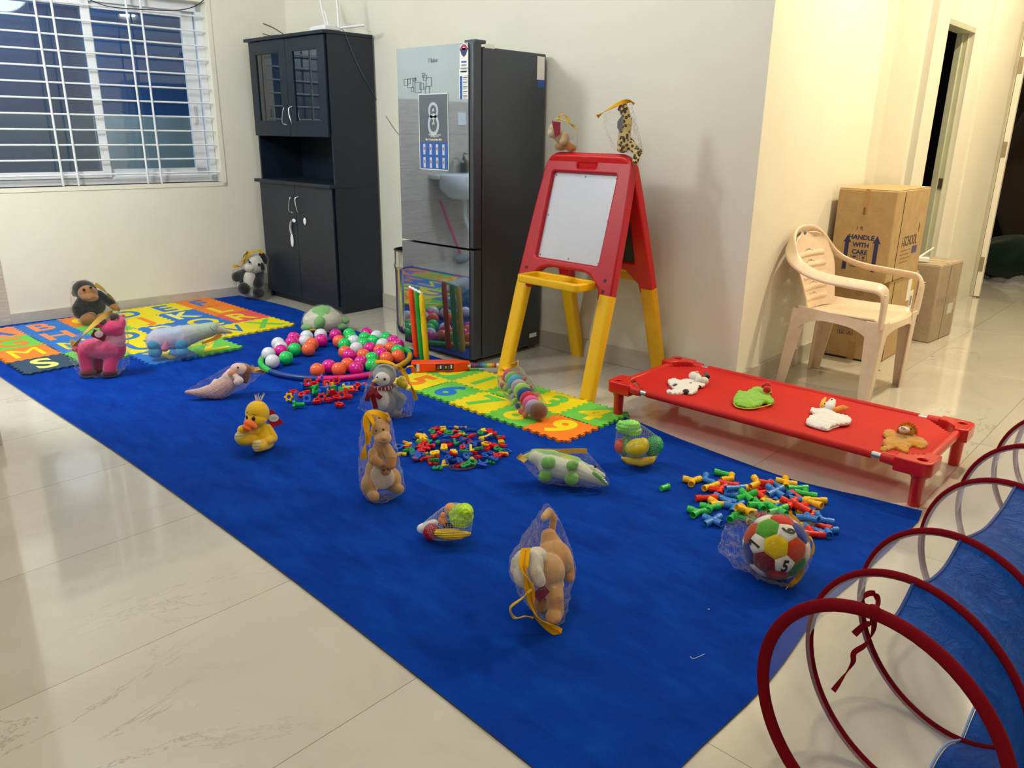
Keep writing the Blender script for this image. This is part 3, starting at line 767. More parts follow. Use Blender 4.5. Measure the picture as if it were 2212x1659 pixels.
# local: x along wall, y out of the wall
bs.rotation_euler = (0, 0, atan2(WN.y, WN.x) - pi / 2)
M_CER = plastic('#dfe6ea', .12)
m = MB()
def basin(u, v):
    a = 2 * pi * u; prof = [(.06, 0), (.20, .03), (.29, .12), (.30, .24), (.29, .25), (.27, .24), (.24, .14), (.10, .09), (.001, .085)]
    f = v * (len(prof) - 1); i = min(int(f), len(prof) - 2); w_ = f - i
    r = prof[i][0] * (1 - w_) + prof[i + 1][0] * w_; z = prof[i][1] * (1 - w_) + prof[i + 1][1] * w_
    return Vector((r * cos(a), max(.0, .21 + r * .78 * sin(a)), z))
m.grid(basin, 32, 16); m.build('bowl', M_CER, bs, smooth=60)
m = MB().bb((-.30, 0, .20), (.30, .13, .25)); m.build('back_ledge', M_CER, bs, bevel=.015)
m = MB(); m.tube(spline([(0, .2, .02), (0, .2, -.12), (.02, .2, -.22), (.10, .18, -.32), (.18, .12, -.30), (.18, .01, -.26)], 6), .021, 12); m.build('waste_pipe', plastic('#dfe4e6', .3), bs, smooth=60)
m = MB(); m.tube(spline([(.0, .05, .25), (0, .05, .37), (0, .12, .40), (0, .18, .36)], 6), .012, 10); m.build('tap', M_CHROME, bs, smooth=60)
sb = empty('soap_bottle', wallpt(-2.28, .09, .871), 0, 'dark soap pump bottle standing on the washbasin ledge', 'bottle')
MB().lathe([(.033, 0), (.036, .01), (.036, .11), (.03, .13), (.013, .14), (.013, .16)], 20).build('flask', plastic('#10181c', .2), sb, smooth=50)
m = MB(); m.tube([(0, 0, .155), (0, 0, .19)], .006, 8); m.tube([(0, 0, .19), (.03, -.02, .185)], .006, 8); m.build('pump', M_BLK, sb, smooth=50)
yb = MB().bb((-.03, -.02, 0), (.03, .02, .12)).build('soap_carton', plastic('#d9b62a', .4), None, bevel=.003); yb.location = wallpt(-2.42, .07, .871)
tag(yb, 'yellow packet standing on the washbasin ledge beside the dark bottle', 'packet')
so = empty('wall_socket', wallpt(-2.34, .0075, 1.39), atan2(WN.y, WN.x) - pi / 2, 'white electrical socket on the tiled wall above the washbasin', 'socket')
MB().bb((-.06, 0, -.06), (.06, .01, .06)).build('plate', M_WH, so, bevel=.003)
m = MB()
for (x, z) in ((0, .02), (-.018, -.012), (.018, -.012)): m.bb((x - .004, .01, z - .004), (x + .004, .0105, z + .004))
m.build('holes', M_BLK, so)
mp_ = empty('mop', wallpt(-2.08, .22, 0), 0, 'mop with a pink pole leaning under the washbasin', 'mop')
m = MB(); m.tube([(0, 0, .07), (WN.x * -.12, WN.y * -.12 + .16, .62)], .012, 8); m.build('pole', plastic('#d3126e', .35), mp_, smooth=50)
m = MB(); m.ell((0, 0, .045), (.09, .09, .045)); m.build('mop_head', fabric('#8f959b', 90), mp_, smooth=60)
# ------------------------------------------------------------------ easel
M_RED = plastic('#b80d24', .42); M_REDB = plastic('#d81a17', .34); M_YEL = plastic('#f2bd05', .36); M_BOARD = plastic('#c9ccd6', .3)
es = empty('easel', (-2.49, 3.27, 0), radians(-2.5), 'double-sided red plastic easel on yellow legs with a blank white board', 'easel')
EA = atan2(.315, 1.155)
def easel_side(sg, hw):
    """sg -1: the side facing the room. Panel lies in its own plane: X across, Y up the slope"""
    Fm = Matrix.Translation(Vector((0, sg * .012, 1.163))) @ Matrix.Rotation(EA * sg, 4, 'X') @ Matrix(((1, 0, 0, 0), (0, 0, -1, 0), (0, 1, 0, 0), (0, 0, 0, 1)))
    # plane coordinates: x across, y up, z towards the outside (-Y)
    H = 1.163 / cos(EA)
    yb = -.70; sh = hw + .028
    out = []
    out += [(-sh - .012, yb), (-sh - .012 + .085, yb), (-sh + .08, yb + .05), (-sh + .115, yb + .085), (-sh + .15, yb + .115), (-sh + .20, yb + .125)]
    out += [(-x, y) for x, y in reversed(out)]
    out += [(sh - .005, -.35), (hw + .012, -.2), (hw + .002, -.085)]
    out += [(hw - .085 + .085 * cos(a), -.070 + .085 * sin(a)) for a in [pi / 2 * k / 7 for k in range(1, 8)]]
    out += [(-x, y) for x, y in [(hw - .085 + .085 * cos(a), -.070 + .085 * sin(a)) for a in [pi / 2 * k / 7 for k in range(7, -1, -1)]]]
    out += [(-(hw + .002), -.085), (-(hw + .012), -.2), (-(sh - .005), -.35)]
    bx0, bx1, by0, by1 = -hw + .062, hw - .085, -.535, -.088
    hole = rrect(bx0, by0, bx1, by1, .012, 3)
    hand = rrect(-.065, -.062, .060, -.030, .008, 3)
    mats = M_RED if sg < 0 else M_REDB
    me = curve_mesh('panel', [out, hole, hand], .05, .012, mats, 3); shade(me, 50)
    pn = link('panel', me, es); zf = Matrix.Diagonal((1, 1, -sg, 1)) if False else Matrix.Identity(4)
    flip = Matrix.Identity(4) if sg < 0 else Matrix.Rotation(pi, 4, 'Y')
    pn.matrix_local = Fm @ flip @ T(0, 0, -.045)
    m = MB(); m.bb((bx0 - .004, by0 - .004, .012), (bx1 + .004, by1 + .004, .026)); b = m.build('board', M_BOARD if sg < 0 else plastic('#2c3a30', .5), es, bevel=.001)
    b.matrix_local = Fm @ flip @ T(0, 0, -.045)
    m = MB().bb((-.068, -.065, .004), (.063, -.027, .012)); h = m.build('handle_recess', mats, es); h.matrix_local = Fm @ flip @ T(0, 0, -.045)
    if sg < 0:
        for (x, y) in ((bx0 + .014, by1 - .014), ((bx0 + bx1) / 2, by1 - .014), (bx1 - .014, by1 - .014), (bx0 + .012, (by0 + by1) / 2), (bx1 - .012, (by0 + by1) / 2), (bx0 + .014, by0 + .014), ((bx0 + bx1) / 2, by0 + .014), (bx1 - .014, by0 + .014)):
            m = MB(); m.lathe([(.0045, .026), (.0045, .028), (.001, .0295)], 10, (x, y, 0)); s = m.build('screw', metal('#8d8f94', .4), es, smooth=40); s.matrix_local = Fm @ T(0, 0, -.045)
        for x in (-sh + .045, sh - .045):
            for y in (-.60, -.655):
                m = MB(); m.lathe([(.010, 0), (.010, .0015), (.006, .002)], 12, (x, y, .0495)); s = m.build('bolt_hole', plastic('#5c0a10', .6), es, smooth=40); s.matrix_local = Fm @ T(0, 0, -.045)
    for x in (-1, 1):
        m = MB()
        leg = rrect(-.044, -.027, .044, .027, .020, 4)
        z0 = -H + .004; xs = x * (sh - .029)
        n = len(leg); vs = []; L = [(yb + .03, 1.0, xs), (z0, .92, xs + x * .012)]
        for (yy, sc, xx) in L: vs += [(xx + p[0] * sc, yy, p[1] * sc + .025) for p in leg]
        m.add(vs, [tuple(range(n)), tuple(range(n, 2 * n))[::-1]] + [(i, (i + 1) % n, n + (i + 1) % n, n + i) for i in range(n)])
        l = m.build('leg', M_YEL, es, smooth=50); l.matrix_local = Fm @ flip @ T(0, 0, -.045)
    return Fm
easel_side(-1, .285); easel_side(1, .285)
# trays
def tray(y0, y1, z, hw_):
    me = curve_mesh('tray', [rrect(-hw_, y0, hw_, y1, .03, 5), rrect(-hw_ + .03, y0 + .03, 0.04, y1 - .02, .015, 4), rrect(.075, y0 + .03, hw_ - .03, y1 - .02, .015, 4)], .04, .008, M_YEL, 3); shade(me, 50)
    t_ = link('tray', me, es, (0, 0, z))
    MB().bb((-hw_ + .02, y0 + .02, z + .004), (hw_ - .02, y1 - .01, z + .014)).build('tray_floor', M_YEL, es)
tray(-.315, -.15, .532, .212); tray(.165, .30, .532, .24)

# ------------------------------------------------------------------ cot
M_COT = plastic('#cf1410', .3, coat=.2); t = NT('red_canvas')
nn = t.noise(900, 2); big = t.noise(6, 4)
t.base(t.ramp(big, [(.3, lin('#cf1b16')), (.7, lin('#dc241b'))])); t.b.inputs['Roughness'].default_value = .6; t.bump(nn, .2, .001); M_CANVAS = t.m
tl = t.n('ShaderNodeBsdfTranslucent'); tl.inputs[0].default_value = lin('#ff3a2a'); mx = t.n('ShaderNodeMixShader', i_0=.30)
t.l(t.b.outputs[0], mx.inputs[1]); t.l(tl.outputs[0], mx.inputs[2]); t.l(mx.outputs[0], t.out.inputs[0])
X0, X1, Y0, Y1, ZC = -2.005, -.625, 2.845, 3.425, .172
ct = empty('cot', ((X0 + X1) / 2, (Y0 + Y1) / 2, 0), 0, 'low red stacking cot with canvas bed and four corner legs', 'cot')
lx, ly = (X1 - X0) / 2, (Y1 - Y0) / 2
m = MB()
def canvas(u, v):
    x = -lx + .045 + (2 * lx - .09) * u; y = -ly + .012 + (2 * ly - .024) * v
    cu_ = min(u, 1 - u) * (2 * lx); cv = min(v, 1 - v) * (2 * ly)
    sag = -.016 * sin(pi * u) ** .5 * sin(pi * v)
    return Vector((x, y, ZC - .006 + sag + .003 * noise.noise(Vector((x * 5, y * 5, 0)))))
def keep(u, v):
    x = u * 2 * lx; y = v * 2 * ly; cx_ = min(x, 2 * lx - x); cy_ = min(y, 2 * ly - y)
    return not (cx_ * 1.0 + cy_ * 1.1 < .15)
m.grid(canvas, 90, 40, keep)
cv = m.build('canvas', M_CANVAS, ct); bake(cv, [('SOLIDIFY', dict(thickness=.003))], 60)
for s in (-1, 1):
    m = MB(); m.tube([(-lx + .20, s * (ly - .016), ZC - .014), (lx - .20, s * (ly - .016), ZC - .014)], .0165, 14); m.build('side_rail', M_CANVAS, ct, smooth=50)
    m = MB(); m.tube([(-lx + .12, s * (ly - .016), ZC - .014), (lx - .12, s * (ly - .016), ZC - .014)], .0125, 14); m.build('side_tube', metal('#c9ccd1', .3), ct, smooth=50)
    m = MB(); m.tube([(s * (lx - .03), -ly + .1, ZC - .014), (s * (lx - .03), ly - .1, ZC - .014)], .0175, 14); m.build('end_rail', M_COT, ct, smooth=50)
def corner(sx, sy):
    out = [(0, 0), (-.13, 0), (-.135, .03), (-.075, .045), (-.05, .07), (-.045, .13), (0, .125)]
    # outline in the quadrant with the corner of the cot at the origin, legs along -x and +y
    out = [(-.03, 0)] + [(-.03 + .03 * sin(a), .03 - .03 * cos(a)) for a in [pi / 2 * k / 5 for k in range(1, 6)]] + [(0, .125), (-.05, .13), (-.056, .10), (-.10, .056), (-.13, .05), (-.125, 0)]
    hole = [(-.042 + .017 * cos(a), .042 + .017 * sin(a)) for a in [2 * pi * k / 16 for k in range(16)]]
    me = curve_mesh('corner_block', [out, hole], .055, .006, M_COT, 3)
    for v in me.vertices: v.co.x = sx * (v.co.x + lx + .01); v.co.y = sy * (-v.co.y + ly + .01); v.co.z += ZC - .045
    bm = bmesh.new(); bm.from_mesh(me); bmesh.ops.recalc_face_normals(bm, faces=bm.faces); bm.to_mesh(me); bm.free(); shade(me, 45)
    o = link('corner_block', me, ct)
    m = MB(); m.lathe([(.016, ZC - .04), (.016, ZC - .012)], 16, (sx * (lx - .032), sy * (ly - .032), 0)); m.build('socket', plastic('#7c0b0b', .5), o, smooth=40)
    m = MB(); m.lathe([(.030, ZC - .04), (.028, ZC - .06), (.024, ZC - .065), (.021, .002), (.019, 0)], 20, (sx * (lx - .035), sy * (ly - .035), 0)); m.build('leg', M_COT, ct, smooth=40)
    m = MB(); m.tube([(sx * (lx - .10), sy * (ly - .016), ZC - .014), (sx * (lx - .165), sy * (ly - .016), ZC - .014)], [.024, .020], 14); m.build('rail_socket', M_COT, o, smooth=50)
for sx in (-1, 1):
    for sy in (-1, 1): corner(sx, sy)

# ------------------------------------------------------------------ plastic armchair
t = NT('moulded_beige_plastic'); nn = t.noise(25, 3)
t.base(t.ramp(nn, [(.3, lin('#e0c8ae')), (.7, lin('#e9d3ba'))])); t.b.inputs['Roughness'].default_value = .28; t.b.inputs['Subsurface Weight'].default_value = .03; M_CH = t.m
chx, chy = -1.40, 4.12
ch_ = empty('plastic_armchair', (chx, chy, 0), radians(-2), 'beige moulded plastic armchair with slotted back beside the stacked cartons', 'chair')
# local: +x forward, y to the side
m = MB()
def seat(u, v):
    x = -.20 + .43 * u; w_ = .195 + .03 * u; y = (v * 2 - 1) * w_
    z = .405 + .018 * (u ** 2) + .030 * max(0, (abs(v * 2 - 1) - .8) / .2) * (1 - .6 * u) - .012 * (1 - (v * 2 - 1) ** 2)
    if u > .9: z -= ((u - .9) / .1) ** 2 * .028; 
    return Vector((x + (.02 * (1 - (v * 2 - 1) ** 2) if u > .5 else 0), y, z))
m.grid(seat, 26, 22)
o = m.build('seat', M_CH, ch_); bake(o, [('SOLIDIFY', dict(thickness=.006, offset=-1))], 60)
m = MB()   # apron
def apron_f(u, v):
    y = (u * 2 - 1) * .222; dep = .030 + .075 * abs(u * 2 - 1) ** 3.5
    x = .232 + .02 * (1 - (u * 2 - 1) ** 2) + .006 * v
    return Vector((x, y, .405 - dep * v))
m.grid(apron_f, 24, 5)
for s in (-1, 1):
    def apron_s(u, v, s=s):
        x = -.20 + .43 * u; y = s * (.197 + .03 * u + .008 * v); dep = .025 + .085 * abs(u * 2 - 1) ** 3
        return Vector((x, y, .435 - .022 * u - dep * v - (.02 * v)))
    m.grid(apron_s, 24, 5)
o = m.build('apron', M_CH, ch_); bake(o, [('SOLIDIFY', dict(thickness=.005, offset=0))], 60)
# legs: wide, folded sections that taper to the floor
def leg(x, y, sx, sy, ztop_, splay):
    m = MB(); n = 8
    def sec(z, wx, wy, ox, oy):
        return [(x + ox + wx * sx * .5, y + oy - sy * wy, z), (x + ox + wx * sx * .5, y + oy, z), (x + ox + wx * sx * .42, y + oy + sy * .008, z), (x + ox - sx * wx * .5, y + oy + sy * .004, z)]
    vs = []; zs_ = [ztop_, .30, .15, 0]
    for z in zs_:
        k = 1 - z / ztop_; wx = .085 - .038 * k; wy = .065 - .028 * k
        vs += sec(z, wx, wy, sx * splay[0] * k, sy * splay[1] * k)
    fs = []
    for i in range(3):
        for j in range(3): fs.append((i * 4 + j, i * 4 + j + 1, (i + 1) * 4 + j + 1, (i + 1) * 4 + j))
    m.add(vs, fs); o = m.build('leg', M_CH, ch_); bake(o, [('SOLIDIFY', dict(thickness=.007, offset=0)), ('BEVEL', dict(width=.002, segments=2))], 50)
for sy in (-1, 1):
    leg(.205, sy * .222, 1, sy, .42, (.0, .012)); leg(-.185, sy * .192, -1, sy, .42, (.055, .02))
# one broad band runs from front post to front post over the top of the back
half = [(-.315, 0, .795), (-.312, .075, .79), (-.300, .14, .768), (-.278, .195, .725), (-.235, .235, .672), (-.165, .256, .632), (-.07, .264, .607), (.05, .264, .597), (.16, .26, .592), (.215, .256, .585), (.238, .250, .555), (.240, .244, .48), (.236, .236, .395)]
def band(pts, name, wfn, h):
    sp = spline(pts, 5); N = len(sp); vs = []
    for i, p in enumerate(sp):
        tg = (sp[min(i + 1, N - 1)] - sp[max(i - 1, 0)]).normalized()
        t_ = i / (N - 1)
        # the broad side lies along the back at the top, turns level for the arm, then faces sideways on the post
        k = min(1, max(0, (t_ - .10) / .30))
        wide = Vector((.45, .0, 1)).lerp(Vector((0, (-1 if p.y > 0 else 1) * .85, .55)), k)
        wide = (wide - tg * wide.dot(tg)).normalized(); th = tg.cross(wide).normalized()
        for q in range(12):
            a = 2 * pi * q / 12; ca, sa = cos(a), sin(a)
            vs.append(p + wide * wfn(t_) * (abs(ca) ** .7) * (1 if ca > 0 else -1) + th * h * (abs(sa) ** .7) * (1 if sa > 0 else -1))
    m = MB(); m.add(vs, [(i * 12 + q, i * 12 + (q + 1) % 12, (i + 1) * 12 + (q + 1) % 12, (i + 1) * 12 + q) for i in range(N - 1) for q in range(12)] + [tuple(range(12))[::-1], tuple((N - 1) * 12 + q for q in range(12))])
    return m.build(name, M_CH, ch_, smooth=60)
for sy in (-1, 1):
    ao = band([(x, y * sy, z) for x, y, z in half], 'armrest', lambda t_: .035 - .003 * min(1, t_ * 4) + .003 * t_, .010)
    m = MB()
    for k in range(4): m.tube([(.236 + .009, sy * .251 - .022, .560 - k * .012), (.236 + .011, sy * .251 + .022, .560 - k * .012)], .0022, 6)
    m.build('ridges', M_CH, ao, smooth=60)
# back shell with crescent slots, hanging inside the band
def backpt(u, v):
    z = .40 + .385 * u
    w_ = .155 + .105 * u
    if u > .55: w_ = .155 + .105 * .55 + .012 * sin((u - .55) / .45 * pi / 2) * 1.0; w_ *= sqrt(max(.02, 1 - ((u - .55) / .47) ** 3.2))
    x = -.205 - .105 * u + .045 * (v * v) * (1 - .3 * u) + .012 * sin(u * 3.0)
    return Vector((x, w_ * v, z))
def keepb(u, v):
    v = v * 2 - 1
    for k in range(5):
        c_ = .16 + .145 * k
        if abs(v) < .24 and abs(u - (c_ + .030 * (1 - (v / .26) ** 2))) < .012 * (1.15 - abs(v) / .26): return False
    return True
m = MB(); m.grid(lambda a, b: backpt(a, b * 2 - 1) + Vector((.009 * max(0, sin((a - .10) * 2 * pi / .145)) * (1 if abs(b * 2 - 1) < .68 and .10 < a < .82 else 0), 0, 0)), 110, 44, keepb)
o = m.build('backrest', M_CH, ch_); bake(o, [('SOLIDIFY', dict(thickness=.006, offset=0))], 60)
m = MB(); m.ell((-.300, 0, .782), (.004, .012, .010)); m.build('logo_sticker', plastic('#3f7fa6', .3), ch_, smooth=60)

# ------------------------------------------------------------------ cartons
t = NT('cardboard'); nn = t.noise(14, 5, .65); ff = t.noise(300, 2)
c = t.ramp(nn, [(.3, lin('#b39466')), (.6, lin('#bfa172')), (.8, lin('#c7aa7c'))]); t.base(t.mix(.2, c, t.ramp(ff, [(.3, (.7, .7, .7)), (.7, (1, 1, 1))]), 'MULTIPLY'))
t.b.inputs['Roughness'].default_value = .7; t.bump(nn, .25, .004); M_CARD = t.m
M_TAPE = plastic('#b88f58', .18); M_INK = plastic('#2b2c66', .5); M_INKK = plastic('#3a3230', .5); M_PURP = plastic('#5b4a78', .5); M_DK = plastic('#2a2018', .7)
def carton(name, x0, x1, y0, y1, z0, z1, label, rz=0.0):
    o = empty(name, ((x0 + x1) / 2, (y0 + y1) / 2, z0), rz, label, 'carton'); o['group'] = 'cardboard cartons by the corridor wall'
    hx, hy, h = (x1 - x0) / 2, (y1 - y0) / 2, z1 - z0
    m = MB().bb((-hx, -hy, 0), (hx, hy, h)); b = m.build('box_body', M_CARD, o, bevel=.008, seg=3)
    # flaps on top with a gap between them, overlap seam down the long side
    for s in (-1, 1):
        MB().bb((-hx + .003, .002 if s > 0 else -hy + .004, h), (hx - .003, hy - .004 if s > 0 else -.002, h + .003)).build('flap', M_CARD, o, bevel=.001)
    return o, hx, hy, h
def onface_y(o, hy, s, x, z, size, mat, bold=.0, par=None):     # front face (towards -y)
    return link('lettering', glyph(s, size, .0006, bold, 0, mat), par or o, (x, -hy - .0003, z), (pi / 2, 0, 0))
def onface_x(o, hx, s, y, z, size, mat, bold=.0, sx=1.0):
    l = link('lettering', glyph(s, size, .0006, bold, 0, mat), o, (hx + .0003, y, z), (pi / 2, 0, pi / 2)); l.scale = (sx, 1, 1); return l
def arrow(o, hy, x, z0, z1, w_=.012):
    m = MB().at(T(x, -hy, 0) @ Matrix.Rotation(pi / 2, 4, 'X'))
    m.prism([(-w_, z0), (w_, z0), (w_, z1 - .04), (w_ * 2, z1 - .045), (0, z1), (-w_ * 2, z1 - .045), (-w_, z1 - .04)], .0002, .0009)
    return m.build('arrow_print', M_INK, o)
def icons(o, hy, x, z, s=.034, rows=2):
    for r_ in range(rows):
        for c_ in range(2):
            cx_, cz = x + (c_ - .5) * s * 1.45, z - r_ * s * 1.1
            me = curve_mesh('icon', [rrect(-s * .6, -s * .42, s * .6, s * .42, .004, 3), rrect(-s * .55, -s * .37, s * .55, s * .37, .003, 3)], .0006, 0, M_INK)
            bx_ = link('icon_print', me, o, (cx_, -hy - .0002, cz), (pi / 2, 0, 0))
            m = MB().at(T(cx_, -hy, cz) @ Matrix.Rotation(pi / 2, 4, 'X'))
            if r_ == 0 and c_ == 0:
                m.prism([(s * .34 * cos(a), s * .30 * sin(a)) for a in [pi * k / 8 for k in range(9)]], .0002, .0008); m.bb((-.001, -s * .28, .0002), (.001, 0, .0008))
            elif r_ == 0:
                m.prism([(-s * .2, s * .25), (-s * .17, 0), (0, -s * .1), (s * .17, 0), (s * .2, s * .25)], .0002, .0008); m.bb((-.0012, -s * .28, .0002), (.0012, -s * .05, .0008)); m.bb((-s * .12, -s * .3, .0002), (s * .12, -s * .25, .0008))
            elif c_ == 0:
                for q in (-.2, .2): m.prism([(s * (q - .05), -s * .28), (s * (q + .05), -s * .28), (s * (q + .05), s * .1), (s * (q + .14), s * .1), (s * q, s * .28), (s * (q - .14), s * .1), (s * (q - .05), s * .1)], .0002, .0008)
                m.bb((-s * .35, -s * .33, .0002), (s * .35, -s * .29, .0008))
            else:
                m.prism([(s * .16 * cos(a), s * .05 + s * .16 * sin(a)) for a in [2 * pi * k / 8 for k in range(8)]], .0002, .0008)
                m.prism([(-s * .4, s * .1), (-s * .3, -s * .25), (-s * .05, -s * .3), (-s * .1, -s * .2), (-s * .25, -s * .12)], .0002, .0008); m.prism([(s * .4, s * .1), (s * .25, -s * .12), (s * .1, -s * .2), (s * .05, -s * .3), (s * .3, -s * .25)], .0002, .0008)
            m.build('icon_symbol', M_INK, bx_) if False else m.build('icon_symbol', M_INK, o)
# lower carton
bx0_, bx1_, by0_, by1_, bh = -1.715, -1.405, 4.68, 5.225, .488
c1, hx, hy, h = carton('carton', bx0_, bx1_, by0_, by1_, 0, bh, 'lower of the two stacked cartons behind the plastic chair')
MB().bb((-.02, -hy - .0012, .0), (.02, -hy, .11)).build('tape', M_TAPE, c1); MB().bb((-.02, -hy - .0012, h - .1), (.02, -hy, h)).build('tape', M_TAPE, c1)
icons(c1, hy, -.05, .20); onface_y(c1, hy, '1 R', .01, .33, .03, M_INKK)
for y in (-.17,): MB().bb((hx, -hy + .085, .0), (hx + .0025, -hy + .0875, h - .01)).build('side_seam', M_DK, c1)
MB().bb((hx, .08, h - .16), (hx + .0008, .145, h - .03)).build('address_label', M_PAPER, c1); MB().bb((hx, .15, h - .10), (hx + .0009, .18, h - .05)).build('yellow_label', plastic('#e4b60d', .4), c1); MB().bb((hx, .15, h - .24), (hx + .0008, .21, h - .105)).build('barcode_label', M_PAPER, c1)
m = MB()
for k in range(6): m.bb((hx + .0008, .16 + k * .006, h - .20), (hx + .0011, .163 + k * .006, h - .14))
m.build('barcode', M_INKK, c1)
MB().bb((-hx + .004, -hy - .0008, .0), (hx - .004, -hy, .012)).build('dark_bottom_strip', M_DK, c1)  # dark strip along the foot of the carton front
# upper carton
c2, hx, hy, h = carton('carton', -1.715, -1.395, 4.56, 5.13, bh + .004, .995, 'upper of two stacked cartons, its front printed HANDLE WITH CARE')
MB().bb((-.012, -hy - .0012, h - .135), (.012, -hy, h)).build('tape', M_TAPE, c2); onface_y(c2, hy, 'SCHOOL', .004, h - .05, .018, M_INKK).rotation_euler = (pi / 2, pi / 2, 0)
MB().bb((-.012, -hy - .0018, h - .135), (.0, -hy - .001, h - .095)).build('tape_mark', plastic('#7a5a45', .5), c2)
zz = h * .485
onface_y(c2, hy, 'HANDLE', .0, zz, .036, M_INK, .0012); onface_y(c2, hy, 'WITH', .0, zz - .042, .034, M_INK, .0012); onface_y(c2, hy, 'CARE', .0, zz - .082, .034, M_INK, .0012)
arrow(c2, hy, -.075, zz - .185, zz + .01, .011); arrow(c2, hy, .085, zz - .185, zz + .015, .011); icons(c2, hy, .0, zz - .115)
onface_y(c2, hy, '1 R', -.015, h - .21, .03, M_INKK)
MB().bb((hx, -hy + .12, 0), (hx + .0025, -hy + .1225, h - .01)).build('side_seam', M_DK, c2)
onface_x(c2, hx, 'i-SCHOOL', .035, h * .43, .080, M_INKK, .0006, .72)
MB().bb((hx, .10, h * .43 - .082), (hx + .0008, .19, h * .43 - .04)).build('purple_print', M_PURP, c2)
for k in range(4): MB().bb((hx, -.1, h * .43 - .055 - k * .022), (hx + .0007, .08 - .03 * (k % 2), h * .43 - .05 - k * .022)).build('small_print', plastic('#8f6f48', .6), c2)
m = MB().at(T(hx, .17, h * .56) @ Matrix.Rotation(pi / 2, 4, 'Y')); m.prism([(-.03, -.006), (-.01, .012), (.03, .004), (.01, -.004)], .0002, .0009); m.build('leaf_print', M_INKK, c2)
# wrapped carton further down the wall
c3, hx, hy, h = carton('carton', -1.575, -1.325, 5.45, 5.83, 0, .50, 'film-wrapped carton standing beyond the stacked pair, adapter on top', radians(-5))
arrow(c3, hy, .02, .12, .34, .013); onface_x(c3, hx, 'iSCHOOL', -.05, .26, .07, plastic('#8f7a62', .5), .0, .75)
MB().bb((hx, .05, .16), (hx + .0008, .13, .23)).build('address_label', M_PAPER, c3); MB().bb((hx, .13, .18), (hx + .0009, .155, .26)).build('yellow_label', plastic('#e4b60d', .4), c3)
MB().bb((hx, -.02, 0), (hx + .0025, -.0175, h - .01)).build('side_seam', M_DK, c3)
m = MB().bb((-hx - .006, -hy - .006, .003), (hx + .006, hy + .006, h + .008)); wr = m.build('stretch_wrap', film('stretch_film', .14, bump=.8, scale=9, edge=.5), c3, bevel=.01)
ad = empty('adapter', (-1.50, 5.50, .512), radians(20), 'small white adapter with its lead on the film-wrapped carton', 'adapter')
MB().bb((-.06, -.03, 0), (.06, .03, .025)).build('casing', M_WH, ad, bevel=.005)
m = MB(); m.tube(spline([(.06, 0, .012), (.13, .04, .004), (.18, .0, .004), (.10, -.05, .004), (.02, -.05, .004), (-.03, -.045, .004)], 8), .003, 6); m.build('lead', plastic('#d9cfae', .4), ad, smooth=60)
m = MB(); m.tube([(0, 0, .022), (.08, .03, .085)], .006, 8); m.build('plug_arm', M_WH, ad, smooth=60)

# ------------------------------------------------------------------ what lies in the dark store room: green bundle, brown sack, crumpled film
gb = empty('green_bundle', (-1.42, 8.62, 0), 0, 'dark green cloth bundle on the store room floor', 'bundle')
m = MB(); m.ell((0, 0, .20), (.50, .38, .20), None, 40, 20)
for i, v in enumerate(m.v): m.v[i] = v + v.normalized() * .05 * noise.noise(v * 6)
m.v = [Vector((v.x, v.y, max(v.z, .001))) for v in m.v]; m.build('cloth', fabric('#082118', 120), gb, smooth=60)
gb = empty('brown_sack', (-1.35, 9.42, 0), 0, 'large brown sack standing behind the green bundle in the store room', 'sack')
m = MB(); m.ell((0, 0, .95), (.62, .38, .95), None, 40, 24)
for i, v in enumerate(m.v): m.v[i] = v + v.normalized() * .05 * noise.noise(v * 4)
m.v = [Vector((v.x, v.y, max(v.z, .001))) for v in m.v]; m.build('sackcloth', fabric('#4a3a28', 120), gb, smooth=60)
for (px, py, s, lab) in ((2165, 607, 1.0, 'crumpled sheet of clear film on the floor in front of the green bundle'), (2200, 622, .8, 'smaller crumpled clear film at the right edge of the corridor')):
    g = G(px, py); g.z = 0
    m = MB(); m.grid(lambda u, v: Vector(((u - .5) * .5 * s, (v - .5) * .35 * s, .004 + .11 * s * abs(noise.noise(Vector((u * 4 + px, v * 4, 1)))) * sin(pi * u) * sin(pi * v) * 2)), 30, 24)
    o = m.build('plastic_sheet', film('floor_film', .12, bump=1.0, scale=20, edge=.8), None, smooth=30); o.location = g; tag(o, lab, 'plastic sheet')
# ------------------------------------------------------------------ play tunnel
M_PIPE = fabric('#7c0a1a', 300, sheen=0); t = NT('white_net'); t.t.nodes.remove(t.b)
tr = t.n('ShaderNodeBsdfTransparent'); df = t.n('ShaderNodeBsdfDiffuse'); df.inputs[0].default_value = (.86, .86, .90, 1)
nz = t.noise(11, 4, .6, None, .8); lw = t.n('ShaderNodeLayerWeight', i_Blend=.45)
ma = t.n('ShaderNodeMath', operation='MULTIPLY_ADD'); t.l(lw.outputs['Facing'], ma.inputs[0]); ma.inputs[1].default_value = .24; ma.inputs[2].default_value = .0
mb_ = t.n('ShaderNodeMath', operation='MULTIPLY_ADD'); t.l(nz, mb_.inputs[0]); mb_.inputs[1].default_value = .10; t.l(ma.outputs[0], mb_.inputs[2])
mx = t.n('ShaderNodeMixShader'); t.l(mb_.outputs[0], mx.inputs[0]); t.l(tr.outputs[0], mx.inputs[1]); t.l(df.outputs[0], mx.inputs[2]); t.l(mx.outputs[0], t.out.inputs[0]); M_NETW = t.m
t = NT('blue_nylon'); nz = t.noise(22, 5, .65, None, 1.4)
t.base(t.ramp(nz, [(.3, lin('#0344a0')), (.7, lin('#0a5cc6'))])); t.b.inputs['Roughness'].default_value = .5; t.b.inputs['Specular IOR Level'].default_value = .25
tl = t.n('ShaderNodeBsdfTranslucent'); tl.inputs[0].default_value = lin('#0f5fc4'); mx = t.n('ShaderNodeMixShader', i_0=.25)
